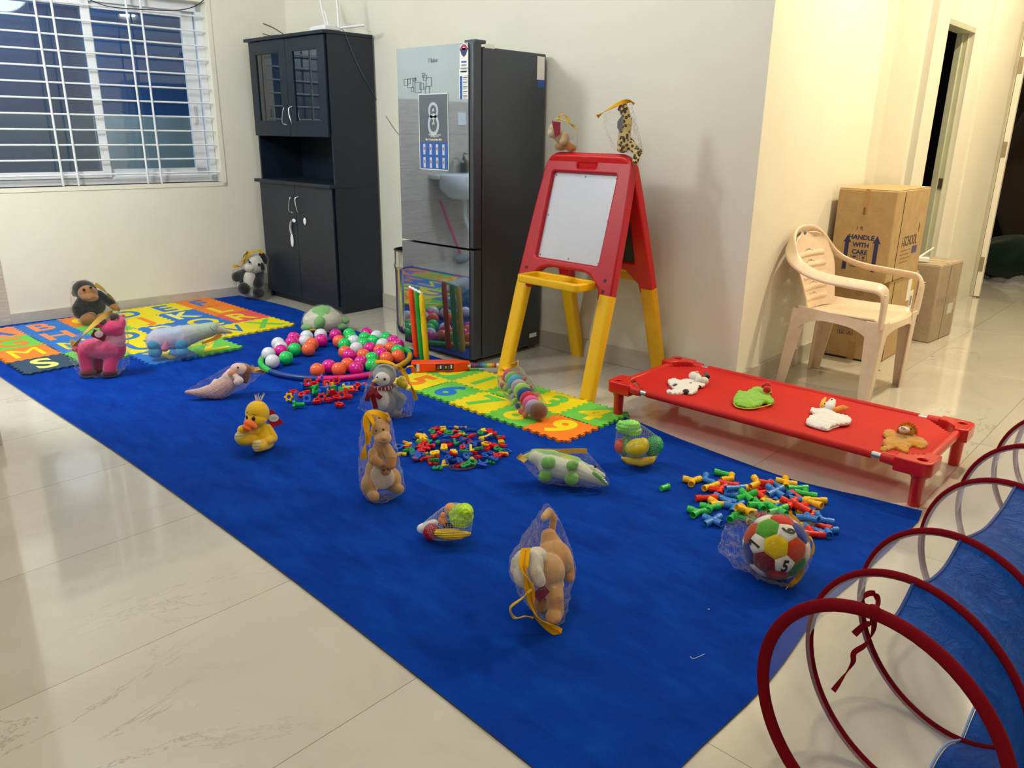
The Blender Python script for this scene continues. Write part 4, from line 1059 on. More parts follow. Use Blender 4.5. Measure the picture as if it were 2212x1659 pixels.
t.l(t.b.outputs[0], mx.inputs[1]); t.l(tl.outputs[0], mx.inputs[2]); t.l(mx.outputs[0], t.out.inputs[0]); t.bump(nz, .8, .02); M_NYL = t.m
rings = [(-.297, 1.30, .2405, 1.372), (-.290, 1.475, .236, 1.28), (-.272, 1.715, .238, 1.22), (-.250, 2.10, .238, 1.20), (-.238, 2.43, .238, 1.22), (-.225, 2.81, .238, 1.22), (-.205, 3.04, .238, 1.24), (-.16, 3.4, .238, 1.26)]
tn = empty('play_tunnel', (-.27, 2.1, 0), 0, 'pop-up play tunnel of dark red hoops with white net and blue nylon panel', 'play tunnel')
def rp(i, a, dr=0.0):
    """point at angle a of ring i; a = 0 at the side away from the rug, pi/2 at the top"""
    x, y, r, az = rings[i]; u = Vector((sin(az), -cos(az), 0)); R_ = r + dr
    return Vector((x, y, r)) + u * cos(a) * R_ + Vector((0, 0, sin(a) * R_)) - Vector((-.27, 2.1, 0))
for i in range(len(rings)):
    m = MB(); m.tube([rp(i, 2 * pi * k / 64, -.006) for k in range(64)], .0125 if i == 0 else .0085, 10, closed=True); m.build('hoop', M_PIPE, tn, smooth=60)
def skin(i, a0, a1, n=40, seg=12, sagf=.035):
    def fn(u, v):
        a = a0 + (a1 - a0) * u; p = rp(i, a, -.006); q = rp(i + 1, a, -.006)
        r_ = p.lerp(q, v); c_ = (Vector((rings[i][0], rings[i][1], rings[i][2])).lerp(Vector((rings[i + 1][0], rings[i + 1][1], rings[i + 1][2])), v)) - Vector((-.27, 2.1, 0))
        s_ = sagf * sin(pi * v) + .009 * noise.noise(Vector((a * 3, v * 3 + i * 5, 1))) * sin(pi * v)
        r_ = r_ + (c_ - r_).normalized() * s_
        if r_.z < .004: r_.z = .004
        return r_
    m = MB(); m.grid(fn, n, seg); return m
A0 = radians(96)     # upper seam of the blue panel
for i in range(len(rings) - 1):
    sk = skin(i, radians(-72), A0 - radians(.5) * i); o = sk.build('blue_panel', M_NYL, tn, smooth=70)
    sk = skin(i, A0 - radians(.5) * i, radians(288)); o = sk.build('net_panel', M_NETW, tn, smooth=70)
    m = MB(); m.tube([skin(i, A0 - radians(.5) * i, A0 + .1).v[k] for k in range(13)], .004, 8); m.build('seam', plastic('#0b3f92', .6), tn, smooth=60)
    m = MB(); m.tube([skin(i, radians(-72), 0).v[k] + Vector((-.004, 0, .004)) for k in range(13)], .0028, 8, flat=.5); m.build('seam', plastic('#8fb0e0', .6), tn, smooth=60)
# ribbon bow tied to the first hoop
def rib(pts, w=.006, name='tie_ribbon', mat=None, par=None, th=.0009, up=None):
    sp = spline(pts, 8); N = len(sp); vs = []
    for i, p in enumerate(sp):
        tg = (sp[min(i + 1, N - 1)] - sp[max(i - 1, 0)]).normalized()
        a = Vector(up) if up else Vector((cos(i * .13), sin(i * .13), .4)); a = (a - tg * a.dot(tg)).normalized(); b = tg.cross(a)
        for s_, q in ((1, 1), (-1, 1), (-1, -1), (1, -1)): vs.append(p + a * w * s_ + b * th * q)
    m = MB(); m.add(vs, [(i * 4 + k, i * 4 + (k + 1) % 4, (i + 1) * 4 + (k + 1) % 4, (i + 1) * 4 + k) for i in range(N - 1) for k in range(4)] + [(3, 2, 1, 0), tuple((N - 1) * 4 + k for k in range(4))])
    return m.build(name, mat or M_PIPE, par, smooth=50)
kx = rp(0, radians(78))
def tp(px, py, y=1.33): return onY(px, py, y) - Vector((-.27, 2.1, 0))
k0 = tp(1887, 1322, 1.30)
m = MB(); m.ell(k0, (.014, .012, .014)); m.build('ribbon_knot', M_PIPE, tn, smooth=60)
rib([k0, tp(1865, 1308), tp(1868, 1287), tp(1888, 1282), tp(1897, 1300), k0], .005, par=tn)
rib([k0, tp(1885, 1345), tp(1868, 1350), tp(1845, 1370)], .006, par=tn)
rib([k0, tp(1887, 1362), tp(1870, 1392), tp(1845, 1410), tp(1842, 1432), tp(1822, 1462), tp(1800, 1492)], .0048, par=tn)

FT_ = .011
# ------------------------------------------------------------------ wicket and bat
def gw(px, py, zt_): return G(px, py), zt_
wk = empty('toy_wicket', G(908, 776, ZR), 0, 'toy cricket wicket of orange, green and yellow stumps with white bails', 'wicket')
wb = Vector(wk.location); tops = []
for (px, py, tx, ty, colr) in ((900, 771, 887, 622, '#ff4a10'), (912, 776, 900, 628, '#18a637'), (922, 780, 910, 635, '#f3c915')):
    b0 = G(px, py, ZR); t0 = onY(tx, ty, b0.y); b0 = b0 - wb; t0 = t0 - wb; tops.append(t0)
    prof = [0, .02, .03, .62, .64, .66, .68, .70, .86, .88, .97, 1.0]; rr = [.0150, .0165, .0165, .0165, .0148, .0165, .0148, .0165, .0165, .0150, .0155, .010]
    m = MB(); m.tube([b0.lerp(t0, f) for f in prof], rr, 14)
    m.build('stump', plastic(colr, .3), wk, smooth=50)
m = MB(); A_, B_ = tops[0] + Vector((-.008, 0, .004)), tops[2] + Vector((.006, 0, .004))
m.tube([A_.lerp(B_, k / 12) for k in range(13)], [.006 + .0035 * (k % 3 == 0) for k in range(13)], 10); m.build('bail', M_WH, wk, smooth=50)

ba = G(892, 797, .02); bb_ = G(1072, 800, .02)
ba = G(889, 808, .0); bb_ = G(1078, 806, .0)
bt = empty('toy_bat', (ba.x, ba.y, ZR + FT_), atan2(bb_.y - ba.y, bb_.x - ba.x), 'orange toy cricket bat lying beside the number mat, its grip striped with coloured squares', 'bat')
Lb = (bb_ - ba).length; M_ORG = plastic('#fb4708', .28)
bl = Lb * .60
out = [(0, -.030), (.012, -.034), (bl * .86, -.034), (bl, -.012), (bl + .03, -.010), (bl + .03, .010), (bl, .012), (bl * .86, .034), (.012, .034), (0, .030)]
me = curve_mesh('blade', [out], .056, .010, M_ORG, 3); shade(me, 50); bl_o = link('blade', me, bt, (0, 0, .001))
M_BSTK = plastic('#25202e', .4)
MB().bb((bl * .46, -.0355, .012), (bl * .80, -.0347, .048)).build('side_sticker', M_BSTK, bt, bevel=0)
for q, cc in enumerate(('#b8262f', '#e8e4da', '#3b4d9c', '#d9a21f', '#7f3a78', '#e8e4da')):
    MB().bb((bl * (.49 + .05 * q), -.0362, .018 + .005 * (q % 2)), (bl * (.52 + .05 * q), -.0356, .038 + .003 * (q % 3))).build('sticker_print', plastic(cc, .4), bt)
MB().bb((.03, -.0355, .008), (.045, -.0347, .05)).build('side_sticker', plastic('#d5d9ee', .4), bt)
MB().bb((.014, -.0355, .014), (.028, -.0347, .046)).build('side_sticker', plastic('#2a3b86', .4), bt)
m = MB(); m.tube([(bl + .02, 0, .028), (Lb, 0, .028)], .0125, 14); gp = m.build('grip', plastic('#e9e4d2', .4), bt, smooth=50)
cols = ['#6b1e4e', '#8e2a5e', '#57306e', '#3a3f7a', '#2f5ca0', '#3b8fb5', '#5aa37a', '#a9bd3c', '#d8b52a', '#c98a2a', '#a8432f']
for k, cc in enumerate(cols):
    x = bl + .035 + k * (Lb - bl - .05) / len(cols)
    m = MB(); m.tube([(x, 0, .028), (x + .013, 0, .028)], .0133, 14); m.build('grip_square', plastic(cc, .4), gp, smooth=50)

# ------------------------------------------------------------------ foam puzzle mats
def teeth(L, n=6, amp=.012):
    """profile from (0,0) to (L,0) with dovetailed teeth alternating to either side"""
    p = L / (2 * n + 1) if False else L / n; out = []
    for k in range(n):
        a = k * p; s_ = 1
        out += [(a + p * .27, 0), (a + p * .18, amp * s_), (a + p * .72, amp * s_), (a + p * .63, 0)]
    return out
def tile_outline(w, h, n=5, amp=.012, gap=.0007):
    B = teeth(w, n, amp); R_ = teeth(h, n, amp)
    out = [(gap, gap)] + [(x, -y + gap) for x, y in B] + [(w - gap, gap)] + [(w - gap + y, x) for x, y in R_] + [(w - gap, h - gap)]
    out += [(x, h - gap - y) for x, y in reversed(B)] + [(gap, h - gap)] + [(gap + y, x) for x, y in reversed(R_)]
    return out
# interlocking: lower and right sides stick out, upper and left sides take the neighbour's teeth; outer sides of the mat get teeth too
def foam(hexc):
    k = ('foam', hexc)
    if k not in MC:
        t = NT('foam_' + hexc.strip('#')); c = lin(hexc); nn = t.noise(700, 2)
        t.base(t.ramp(nn, [(.3, tuple(v * .92 for v in c[:3])), (.7, c)])); t.b.inputs['Roughness'].default_value = .62; t.bump(nn, .25, .001); MC[k] = t.m
    return MC[k]
FT = .011; TM = {}
def tile_mesh(w, h, hexc, last):
    k = (w, h, hexc, last)
    if k not in TM:
        o_ = tile_outline(w, h)
        if last:      # no neighbour above / to the left: its teeth stand out as well
            B = teeth(w); R_ = teeth(h); g_ = .0007
            o_ = [(g_, g_)] + [(x, -y + g_) for x, y in B] + [(w - g_, g_)] + [(w - g_ + y, x) for x, y in R_] + [(w - g_, h - g_)]
            o_ += [(x, h - g_ + (y if 'T' in last else -y)) for x, y in reversed(B)] + [(g_, h - g_)] + [(g_ - (y if 'L' in last else -y), x) for x, y in reversed(R_)]
        TM[k] = curve_mesh('foam_tile', [o_], FT, 0, foam(hexc))
    return TM[k]
def mat_tile(ch, org, ux, uy, w, h, tc, lc, label, group, last='', gs=1.0, inner=None):
    """ux: direction in which the writing runs, uy: its up direction"""
    rz = atan2(ux.y, ux.x)
    r_ = empty('foam_tile', org, rz, label, 'foam tile', group)
    b = link('tile_body', tile_mesh(w, h, tc, last), r_)
    s = min(w, h)
    me = glyph(ch, s * .98, .0012, s * (.0 if ch in 'MNW' else .024 if ch.isalpha() else .034), .0, foam(lc))
    l = link('letter_inlay' if ch.isalpha() else 'number_inlay', me, r_, (w / 2, h / 2, FT - .0004)); l.scale = (gs * w / s, h / s, 1)
    if inner:
        m = MB(); m.lathe([(s * .075, FT), (s * .075, FT + .0011)], 16, (w / 2 + inner[1] * s, h / 2 + inner[2] * s, 0)); m.build('inlay_centre', foam(inner[0]), r_)
    return r_
OG, BL, YL, GR, RD, TL, PY_, SA = '#f98316', '#0f74d0', '#f4df06', '#69cc4a', '#ef5a50', '#123f5e', '#f6ee7a', '#f98e52'
row = [('ABCDEF', [SA, BL, OG, YL, YL, OG], [BL, SA, YL, BL, BL, BL]), ('GHIJKL', [GR, BL, GR, YL, BL, OG], [OG, SA, YL, OG, PY_, YL]),
       ('MNOPQR', [OG, BL, YL, BL, BL, RD], [YL, YL, BL, PY_, YL, YL]), ('STUVWX', [TL, GR, YL, YL, YL, YL], [PY_, OG, BL, OG, BL, GR])]
cname = {SA: 'salmon orange', BL: 'blue', OG: 'orange', YL: 'yellow', GR: 'green', RD: 'coral red', TL: 'dark teal', PY_: 'pale yellow'}
LX0, LSX, LY0, LSY = -5.775, .302, 1.155, .2705
ZF = ZR
for r_, (chs, tcs, lcs) in enumerate(row):
    for c_, ch in enumerate(chs):
        last = ('T' if r_ == 0 else '') + ('L' if c_ == 0 else '')
        mat_tile(ch, (LX0 + LSX * (r_ + 1), LY0 + LSY * c_, ZF), Vector((0, 1, 0)), Vector((-1, 0, 0)), LSY, LSX, tcs[c_], lcs[c_],
                 '%s foam puzzle tile with a %s letter %s in the alphabet mat' % (cname[tcs[c_]], cname[lcs[c_]], ch), 'alphabet foam tiles', last, .95)
for c_, ch, tc, lc in ((2, 'Y', BL, YL), (3, 'Z', GR, YL)):
    mat_tile(ch, (LX0 + LSX * 5 - .012, LY0 + LSY * c_, ZF), Vector((0, 1, 0)), None, LSY, LSX - .01, tc, lc,
             '%s foam tile with yellow letter %s at the near edge of the alphabet mat' % (cname[tc], ch), 'alphabet foam tiles', 'L' if c_ == 2 else '', .95)
WORD = 'zero one two three four five six seven eight nine'.split()
NX0, NS, NY0 = -3.135, .2405, 2.435
for r_ in range(2):
    for c_ in range(5):
        n_ = r_ * 5 + c_; tc, lc = [(GR, YL), (YL, GR), (GR, YL), (YL, GR), (GR, YL), (YL, OG), (GR, BL), (YL, GR), (GR, YL), (OG, YL)][n_]
        inn = {6: (YL, -.0, -.13), 9: (GR, .0, .13), 8: None, 0: (GR, 0, 0)}.get(n_)
        mat_tile(str(n_), (NX0 + NS * c_, NY0 + NS * (1 - r_), ZF), Vector((1, 0, 0)), None, NS, NS, tc, lc,
                 '%s foam puzzle tile with a %s number %s in the number mat' % (cname[tc], cname[lc], WORD[n_]), 'number foam tiles', ('T' if r_ == 0 else '') + ('L' if c_ == 0 else ''), 1.0)

# ------------------------------------------------------------------ segmented hoop and the plastic balls
pf = [G(558, 770, .015), G(882, 766, .015), G(690, 820, .015), G(800, 815, .015)]
hp = empty('segmented_hoop', (-3.66, 2.47, ZR), 0, 'plastic hoop of green, blue, pink and yellow tubes around the ball pile', 'hoop')
def fit_circle(P):
    import itertools
    best = None
    cx_, cy_ = sum(p.x for p in P) / len(P), sum(p.y for p in P) / len(P)
    for it in range(4000):
        r_ = [hypot(p.x - cx_, p.y - cy_) for p in P]; R_ = sum(r_) / len(r_)
        gx = sum((a - R_) * (cx_ - p.x) / a for a, p in zip(r_, P)); gy = sum((a - R_) * (cy_ - p.y) / a for a, p in zip(r_, P))
        cx_ -= .2 * gx; cy_ -= .2 * gy
    return cx_, cy_, R_
hcx, hcy, hr = fit_circle([G(560, 775, .015), G(880, 768, .015), G(640, 812, .015), G(690, 820, .015), G(740, 822, .015), G(800, 817, .015), G(866, 790, .015)])
hp.location = (hcx, hcy, ZR)
M_HG, M_HB, M_HP, M_HY = plastic('#1fc24a', .35), plastic('#0c3b8c', .4), plastic('#e8127f', .35), plastic('#dba90e', .4)
def ang(px, py): p = G(px, py, .015); return atan2(p.y - hcy, p.x - hcx)
marks = [ang(585, 805), ang(688, 820), ang(815, 815), ang(862, 792), ang(884, 768)]
segs = [(marks[0], marks[1], M_HB), (marks[1], marks[2], M_HP), (marks[2], marks[3], M_HY), (marks[3], marks[4], M_HY), (marks[4], marks[4] + .5, M_HG)]
a_ = marks[4] + .5; end = marks[0] + 2 * pi; nseg = 5
for k in range(nseg): segs.append((a_ + (end - a_) * k / nseg, a_ + (end - a_) * (k + 1) / nseg, [M_HP, M_HB, M_HY, M_HP, M_HG][k]))
for (a0, a1, mt) in segs:
    while a1 < a0: a1 += 2 * pi
    m = MB(); n_ = 14; m.tube([(hr * cos(a0 + (a1 - a0) * k / n_), hr * sin(a0 + (a1 - a0) * k / n_), .0165) for k in range(n_ + 1)], [.0145] + [.0165] * (n_ - 1) + [.0145], 14)
    m.build('hoop_segment', mt, hp, smooth=50)
BR = .040
m = MB(); m.ell((0, 0, 0), (BR, BR, BR), None, 32, 20)
BM = {}
for k, c in (('M', '#e80c98'), ('W', '#e6e9f4'), ('G', '#10d765'), ('O', '#ff6a3c')):
    mt = plastic(c, .16, coat=.3); mt.node_tree.nodes['Principled BSDF'].inputs['Subsurface Weight'].default_value = .0
    BM[k] = m.mesh('ball', mt, 80)
cn = {'M': 'magenta', 'W': 'white', 'G': 'green', 'O': 'orange'}
bl_ = '1085,385M 1075,425M 1200,370W 1168,415W 1330,355W 1335,405M 1250,440O 1213,488O 950,435W 965,470W 975,505M 1085,490G 853,530W 888,598W 1012,567G 1468,358M 1593,350G 1612,385G 1755,345M 1735,385G 1850,370W 1930,385G 1995,415M 2035,445M 1500,415O 1550,445G 1635,415W 1725,440G 1815,415G 1900,445W 1555,515O 1600,545M 1672,480W 1790,485M 1870,500O 1965,480O 2040,505G 2020,555O 1885,530M 1945,570O 1715,545O 1810,575G 1805,635G 1700,610M 1657,665M 1580,630O 1498,673O 1405,645M 1300,680O'
pos = []
for tok in bl_.split():
    x, y = tok[:-1].split(','); pos.append([380 + float(x) / 4.254, 640 + float(y) / 4.254, tok[-1]])
items = []; P = [G(x, y, ZR + BR) for x, y, _ in pos]
for it in range(60):          # keep the balls from sinking into one another
    for i in range(len(P)):
        for j in range(i):
            d = P[i] - P[j]; d.z = 0; L = d.length
            if L < 2 * BR and L > 1e-5:
                q = d * ((2 * BR - L) / L * .35); P[i] += q; P[j] -= q
for p, (_, _, c) in zip(P, pos):
    o = link('plastic_ball', BM[c], None, p); o.rotation_euler = (random.random(), random.random(), 0)
    tag(o, None, 'ball', 'plastic balls inside the segmented hoop'); items.append((o, '%s plastic ball' % cn[c]))
rank_labels(items, 'in the ball pile')
# ------------------------------------------------------------------ soft toys: helpers
def seg_d(p, a, b, ra, rb):
    ab = b - a; L = ab.length_squared; t_ = max(0, min(1, (p - a).dot(ab) / L)) if L > 1e-12 else 0
    return (p - a - ab * t_).length - (ra + (rb - ra) * t_)
class Toy:
    def __init__(self, name, label, cat, px, py, z=ZR, group=None):
        g = z if isinstance(z, Vector) else G(px, py, z); self.g = g
        f = Vector((g.x, g.y, 0)).normalized(); self.f = f; self.r = Vector((f.y, -f.x, 0))
        self.root = empty(name, g, atan2(self.r.y, self.r.x), label, cat, group)
        self.s = (g - EYE).dot(FWD) / FPX; self.pts = []
        self.inv = Matrix.Rotation(-atan2(self.r.y, self.r.x), 4, 'Z') @ Matrix.Translation(-g)
    def P(self, px, py, v=0.0):
        w_ = onplane(px, py, self.g + self.f * v, self.f); return self.inv @ w_
    def L(self, px, py, h=0.0):      # a point lying h above the toy's own floor
        return self.inv @ G(px, py, self.g.z + h)
    def E(self, px, py, rx, ry, v=0.0, rv=None, rot=0.0, col='#ffffff', lie=None):
        c = self.P(px, py, v) if lie is None else self.L(px, py, lie)
        s = self.s; rv = (rx + ry) / 2 if rv is None else rv
        return ('e', c, (rx * s, rv * s, ry * s), Matrix.Rotation(radians(rot), 3, 'Y'), lin(col))
    def C(self, a, b, ra, rb=None, col='#ffffff'):
        """a, b: (px, py, v)"""
        A = self.P(*a); B = self.P(*b); rb = ra if rb is None else rb
        return ('c', A, B, ra * self.s, rb * self.s, lin(col))
    def CL(self, a, b, ra, rb=None, col='#ffffff'):
        A = self.L(*a); B = self.L(*b); rb = ra if rb is None else rb
        return ('c', A, B, ra * self.s, rb * self.s, lin(col))
    def blob(self, name, prims, vox=None, parent=None, mat=None, soft=2, paint=None, label=None, floor=True):
        m = MB()
        for q in prims:
            if q[0] == 'e': m.ell(q[1], q[2], q[3], 20, 12)
            else:
                a, b, ra, rb = q[1:5]; d = b - a; n = 5; L = max(d.length, 1e-5); dn = d / L
                pts = [a - dn * ra * cos(t_) for t_ in (0, .5, 1.0)] + [a.lerp(b, k / n) for k in range(n + 1)] + [b + dn * rb * cos(t_) for t_ in (1.0, .5, 0)]
                rs = [ra * sin(t_) + 1e-4 for t_ in (0, .5, 1.0)] + [ra + (rb - ra) * k / n for k in range(n + 1)] + [rb * sin(t_) + 1e-4 for t_ in (1.0, .5, 0)]
                m.tube(pts, rs, 14)
        if floor: m.v = [Vector((v.x, v.y, max(v.z, .0008))) for v in m.v]
        me = bpy.data.meshes.new(name); me.from_pydata([tuple(v) for v in m.v], [], m.f)
        o = bpy.data.objects.new(name, me); COL.objects.link(o)
        ext = max(max(v[i] for v in m.v) - min(v[i] for v in m.v) for i in range(3))
        vox = vox or max(.0022, ext / 60)
        bake(o, [('REMESH', dict(mode='VOXEL', voxel_size=vox)), ('SMOOTH', dict(factor=.6, iterations=soft))])
        me = o.data; me.polygons.foreach_set('use_smooth', [True] * len(me.polygons))
        ca = me.color_attributes.new('Col', 'FLOAT_COLOR', 'POINT'); cols = []
        for v in me.vertices:
            best = 1e9; c = None
            for q in prims:
                if q[0] == 'e':
                    l = q[3].transposed() @ (v.co - q[1]); k = sqrt((l.x / q[2][0]) ** 2 + (l.y / q[2][1]) ** 2 + (l.z / q[2][2]) ** 2)
                    d = (k - 1) * min(q[2])
                else: d = seg_d(v.co, q[1], q[2], q[3], q[4])
                if d < best: best = d; c = q[5] if q[0] == 'c' else q[4]
            if paint: c = paint(v.co, c) or c
            cols += list(c)
            self.pts.append(v.co.copy()) if v.index % 7 == 0 else None
        ca.data.foreach_set('color', cols)
        me.materials.clear(); me.materials.append(mat or plush_vc())
        o.parent = parent or self.root
        if label: o['label'] = label
        return o
    def bead(self, name, px, py, r, v, hexc='#0b0a0a', parent=None, ry=None, rough=.15, rv=None):
        m = MB(); s = self.s; m.ell(self.P(px, py, v), (r * s, (rv or r) * s, (ry or r) * s), None, 14, 8)
        return m.build(name, plastic(hexc, rough), parent or self.root, smooth=80)
    def plate(self, name, quad, v, hexc, parent=None, th=.0012, rough=.4, label=None, mat=None):
        """thin card with the given picture corners, standing v away"""
        P_ = [self.P(x, y, v if not isinstance(v, (list, tuple)) else v[i]) for i, (x, y) in enumerate(quad)]
        n_ = (P_[1] - P_[0]).cross(P_[2] - P_[0]).normalized() * th
        m = MB(); k = len(P_); m.add([p - n_ for p in P_] + [p + n_ for p in P_], [tuple(range(k))[::-1], tuple(range(k, 2 * k))] + [(i, (i + 1) % k, k + (i + 1) % k, k + i) for i in range(k)])
        o = m.build(name, mat or plastic(hexc, rough), parent or self.root)
        if label: o['label'] = label
        return o
    def bag(self, extra, inflate=.004, amp=.006, vox=None, seed=0, name='plastic_bag', mat=None):
        """clear bag: a hull drawn round the toy and the given picture points"""
        pts = [p + (p - Vector((0, 0, p.z * .5))).normalized() * inflate for p in self.pts]
        for e_ in extra: pts.append(self.P(*e_))
        pts = [Vector((p.x, p.y, max(p.z, .002))) for p in pts]
        bm = bmesh.new()
        for p in pts: bm.verts.new(p)
        r_ = bmesh.ops.convex_hull(bm, input=bm.verts)
        bmesh.ops.delete(bm, geom=[g for g in bm.verts if not g.link_faces], context='VERTS')
        bmesh.ops.recalc_face_normals(bm, faces=bm.faces)
        me = bpy.data.meshes.new(name); bm.to_mesh(me); bm.free()
        o = bpy.data.objects.new(name, me); COL.objects.link(o)
        ext = max(o.dimensions); vox = vox or max(.004, ext / 42)
        bake(o, [('REMESH', dict(mode='VOXEL', voxel_size=vox)), ('SMOOTH', dict(factor=.5, iterations=2)), ('SUBSURF', dict(levels=1, render_levels=1))])
        me = o.data; ns = [v.normal.copy() for v in me.vertices]
        for v, n_ in zip(me.vertices, ns):
            q = v.co * 22 + Vector((seed * 3.1, 0, 0)); a = 1 - abs(noise.noise(q)) * 2.2; b = 1 - abs(noise.noise(q * 2.3)) * 2.2
            v.co += n_ * amp * (a * .8 + b * .45 - .5)
            if v.co.z < .0012: v.co.z = .0012 + .0006 * abs(b)
        me.polygons.foreach_set('use_smooth', [True] * len(me.polygons))
        me.materials.clear(); me.materials.append(mat or film()); o.parent = self.root
        self.bagobj = o
        return o
    def strip(self, pts, w, hexc='#f0b010', name='zip_strip', parent=None, th=.0012, up=None):
        par = parent or self.bagobj
        return rib([self.P(*p) for p in pts], w * self.s, name, fabric(hexc, 350, sheen=.1), par, th, up)
def face_eye(t, px, py, r, v): return t.bead('eye', px, py, r, v)

# ------------------------------------------------------------------ duck
t = Toy('duck_plush', 'yellow duck soft toy sitting on the rug with a red swing tag and no bag', 'soft toy', 550, 970)
Y1_, Y2_, YP = '#f6c81c', '#f2c012', '#f3e6a6'
t.blob('body', [t.E(564, 942, 23, 27, 0, 22, col=Y1_), t.E(568, 957, 24, 16, 0, 22, col=Y1_), t.C((561, 920, 0), (563, 935, 0), 15, 20, Y1_),
   t.C((555, 952, -.02), (523, 949, -.07), 12, 13, Y1_), t.E(519, 945, 12, 14, -.075, 8, col=YP), t.C((575, 960, -.03), (559, 963, -.075), 12, 13, Y1_), t.E(556, 963, 11, 14, -.085, 8, col=YP),
   t.C((578, 925, 0), (589, 946, -.01), 10, 11, Y1_), t.C((589, 946, -.01), (578, 953, -.05), 10, 8, Y1_), t.C((552, 928, -.02), (524, 929, -.065), 11, 11, Y1_)],
   paint=lambda co, c: lin('#c9a83a') if c == lin(YP) and abs(sin(co.z * 260)) < .28 else None)
hd = t.blob('head', [t.E(556, 892, 25, 27, -.015, 25, col=Y1_), t.E(553, 905, 23, 18, -.03, 22, col=Y1_)])
t.blob('beak', [t.E(541, 917, 15, 8, -.085, 14, 35, '#fb6a12'), t.E(533, 924, 10, 5, -.10, 12, 30, '#f25c08')], parent=hd)
t.bead('eye', 547.5, 904, 4, -.072, parent=hd, ry=4.6); t.bead('eye', 533, 902, 2.4, -.068, parent=hd, ry=4.4)
m = MB()
for (a, b) in (((545, 895), (553, 897)), ((532, 890), (536, 891))):
    m.tube([t.P(a[0], a[1], -.07), t.P(b[0], b[1], -.066)], .0012, 6)
m.build('eyebrow', plastic('#3a2b10', .6), hd)
m = MB()
for k in range(16):
    a = random.uniform(-1, 1); b_ = t.P(558 + 5 * a, 868, -.01); m.tube([b_, b_ + Vector((.006 * a + .004, random.uniform(-.006, .006), .018)), b_ + Vector((.012 * a + .008, 0, .028 + .012 * random.random()))], [.0016, .0012, .0004], 5)
m.build('head_tuft', fabric('#efe9d8', 300), hd, smooth=60)
tg = t.plate('swing_tag', [(567, 890), (588, 884), (613, 914), (589, 924)], [.0, .0, .0, .0], '#b51325', label='red swing tag with white disc')
cc = t.P(591, 903, -.004); m = MB(); m.ell(cc, (.021, .0008, .0165), Matrix.Rotation(.15, 3, 'Y')); m.build('tag_disc', M_PAPER, tg, smooth=80)
m = MB(); m.box(cc + Vector((0, -.001, .004)), (.014, .001, .002)); m.box(cc + Vector((0.001, -.001, -.003)), (.020, .001, .002)); m.build('tag_print', plastic('#8f9296', .6), tg)

# ------------------------------------------------------------------ kangaroo
t = Toy('kangaroo_plush', 'tan kangaroo soft toy with a joey in its pouch standing in a clear bag', 'soft toy', 828, 1076)
K1, K2, K3 = '#d9a76a', '#c98f52', '#efdcc0'
t.blob('body', [t.E(822, 985, 20, 26, .0, 19, col='#e3c49a'), t.E(815, 1020, 27, 34, .02, 26, col=K1), t.C((822, 950, 0), (822, 975, 0), 13, 19, K1),
   t.E(798, 1045, 18, 26, -.0, 24, 10, K1), t.E(850, 1034, 17, 25, .02, 24, -10, K1), t.C((799, 1060, -.0), (808, 1072, -.055), 12, 12, K1), t.C((843, 1052, .02), (862, 1056, -.02), 10, 11, K1),
   t.E(826, 1030, 25, 30, -.018, 14, col=K3), t.E(822, 1000, 14, 22, -.016, 12, col='#ead2ae')])
t.blob('arm', [t.C((836, 968, -.02), (846, 988, -.045), 11, 12, K1), t.C((846, 988, -.045), (844, 1004, -.06), 12, 11, K2)])
t.blob('arm', [t.C((806, 978, -.02), (806, 993, -.05), 11, 11, K1), t.C((806, 993, -.05), (820, 1001, -.065), 11, 9, K2)])
hd = t.blob('head', [t.E(822, 928, 20, 23, -.01, 22, col=K1), t.E(830, 946, 15, 14, -.045, 17, col='#e0b47c'), t.E(821, 949, 13, 12, -.045, 14, col='#e0b47c')])
t.blob('ear', [t.C((812, 915, 0), (808, 900, .01), 9, 7, K1), t.C((809, 903, .01), (800, 912, -.02), 7, 5, K2)], parent=hd)
t.blob('ear', [t.C((830, 912, 0), (832, 899, .01), 9, 8, K1), t.C((832, 899, .01), (838, 908, -.01), 8, 6, K2)], parent=hd)
t.bead('eye', 828, 928, 2.6, -.053, parent=hd); t.bead('eye', 812, 930, 2.2, -.048, parent=hd); t.bead('nose', 829, 947, 4.5, -.078, '#c08a5e', parent=hd, rough=.7)
m = MB(); m.tube(spline([t.P(819, 955, -.07), t.P(826, 960, -.075), t.P(835, 957, -.07)], 4), .0011, 6); m.build('mouth', plastic('#5a3a20', .6), hd)
jy = t.blob('joey_head', [t.E(833, 1016, 11, 11, -.062, 11, col='#9c6330'), t.E(835, 1021, 6, 5, -.078, 5, col='#b47a42')]); t.bead('joey_eye', 829, 1016, 1.8, -.080, parent=jy); t.bead('joey_eye', 838, 1014, 1.8, -.080, parent=jy)
t.bag([(775, 1010, 0), (773, 960, .0), (783, 896, .0), (812, 889, 0), (838, 903, .02), (868, 1028, .02), (873, 1058, -.0), (834, 1086, -.05), (788, 1079, -.02)], .005, .006, seed=1)
t.strip([(836, 903, -.02), (815, 892, -.03), (797, 893, -.045), (791, 910, -.06), (793, 940, -.075), (788, 970, -.075), (785, 991, -.07)], 7)
t.strip([(795, 895, -.05), (806, 915, -.075), (800, 940, -.08), (793, 960, -.078)], 4)

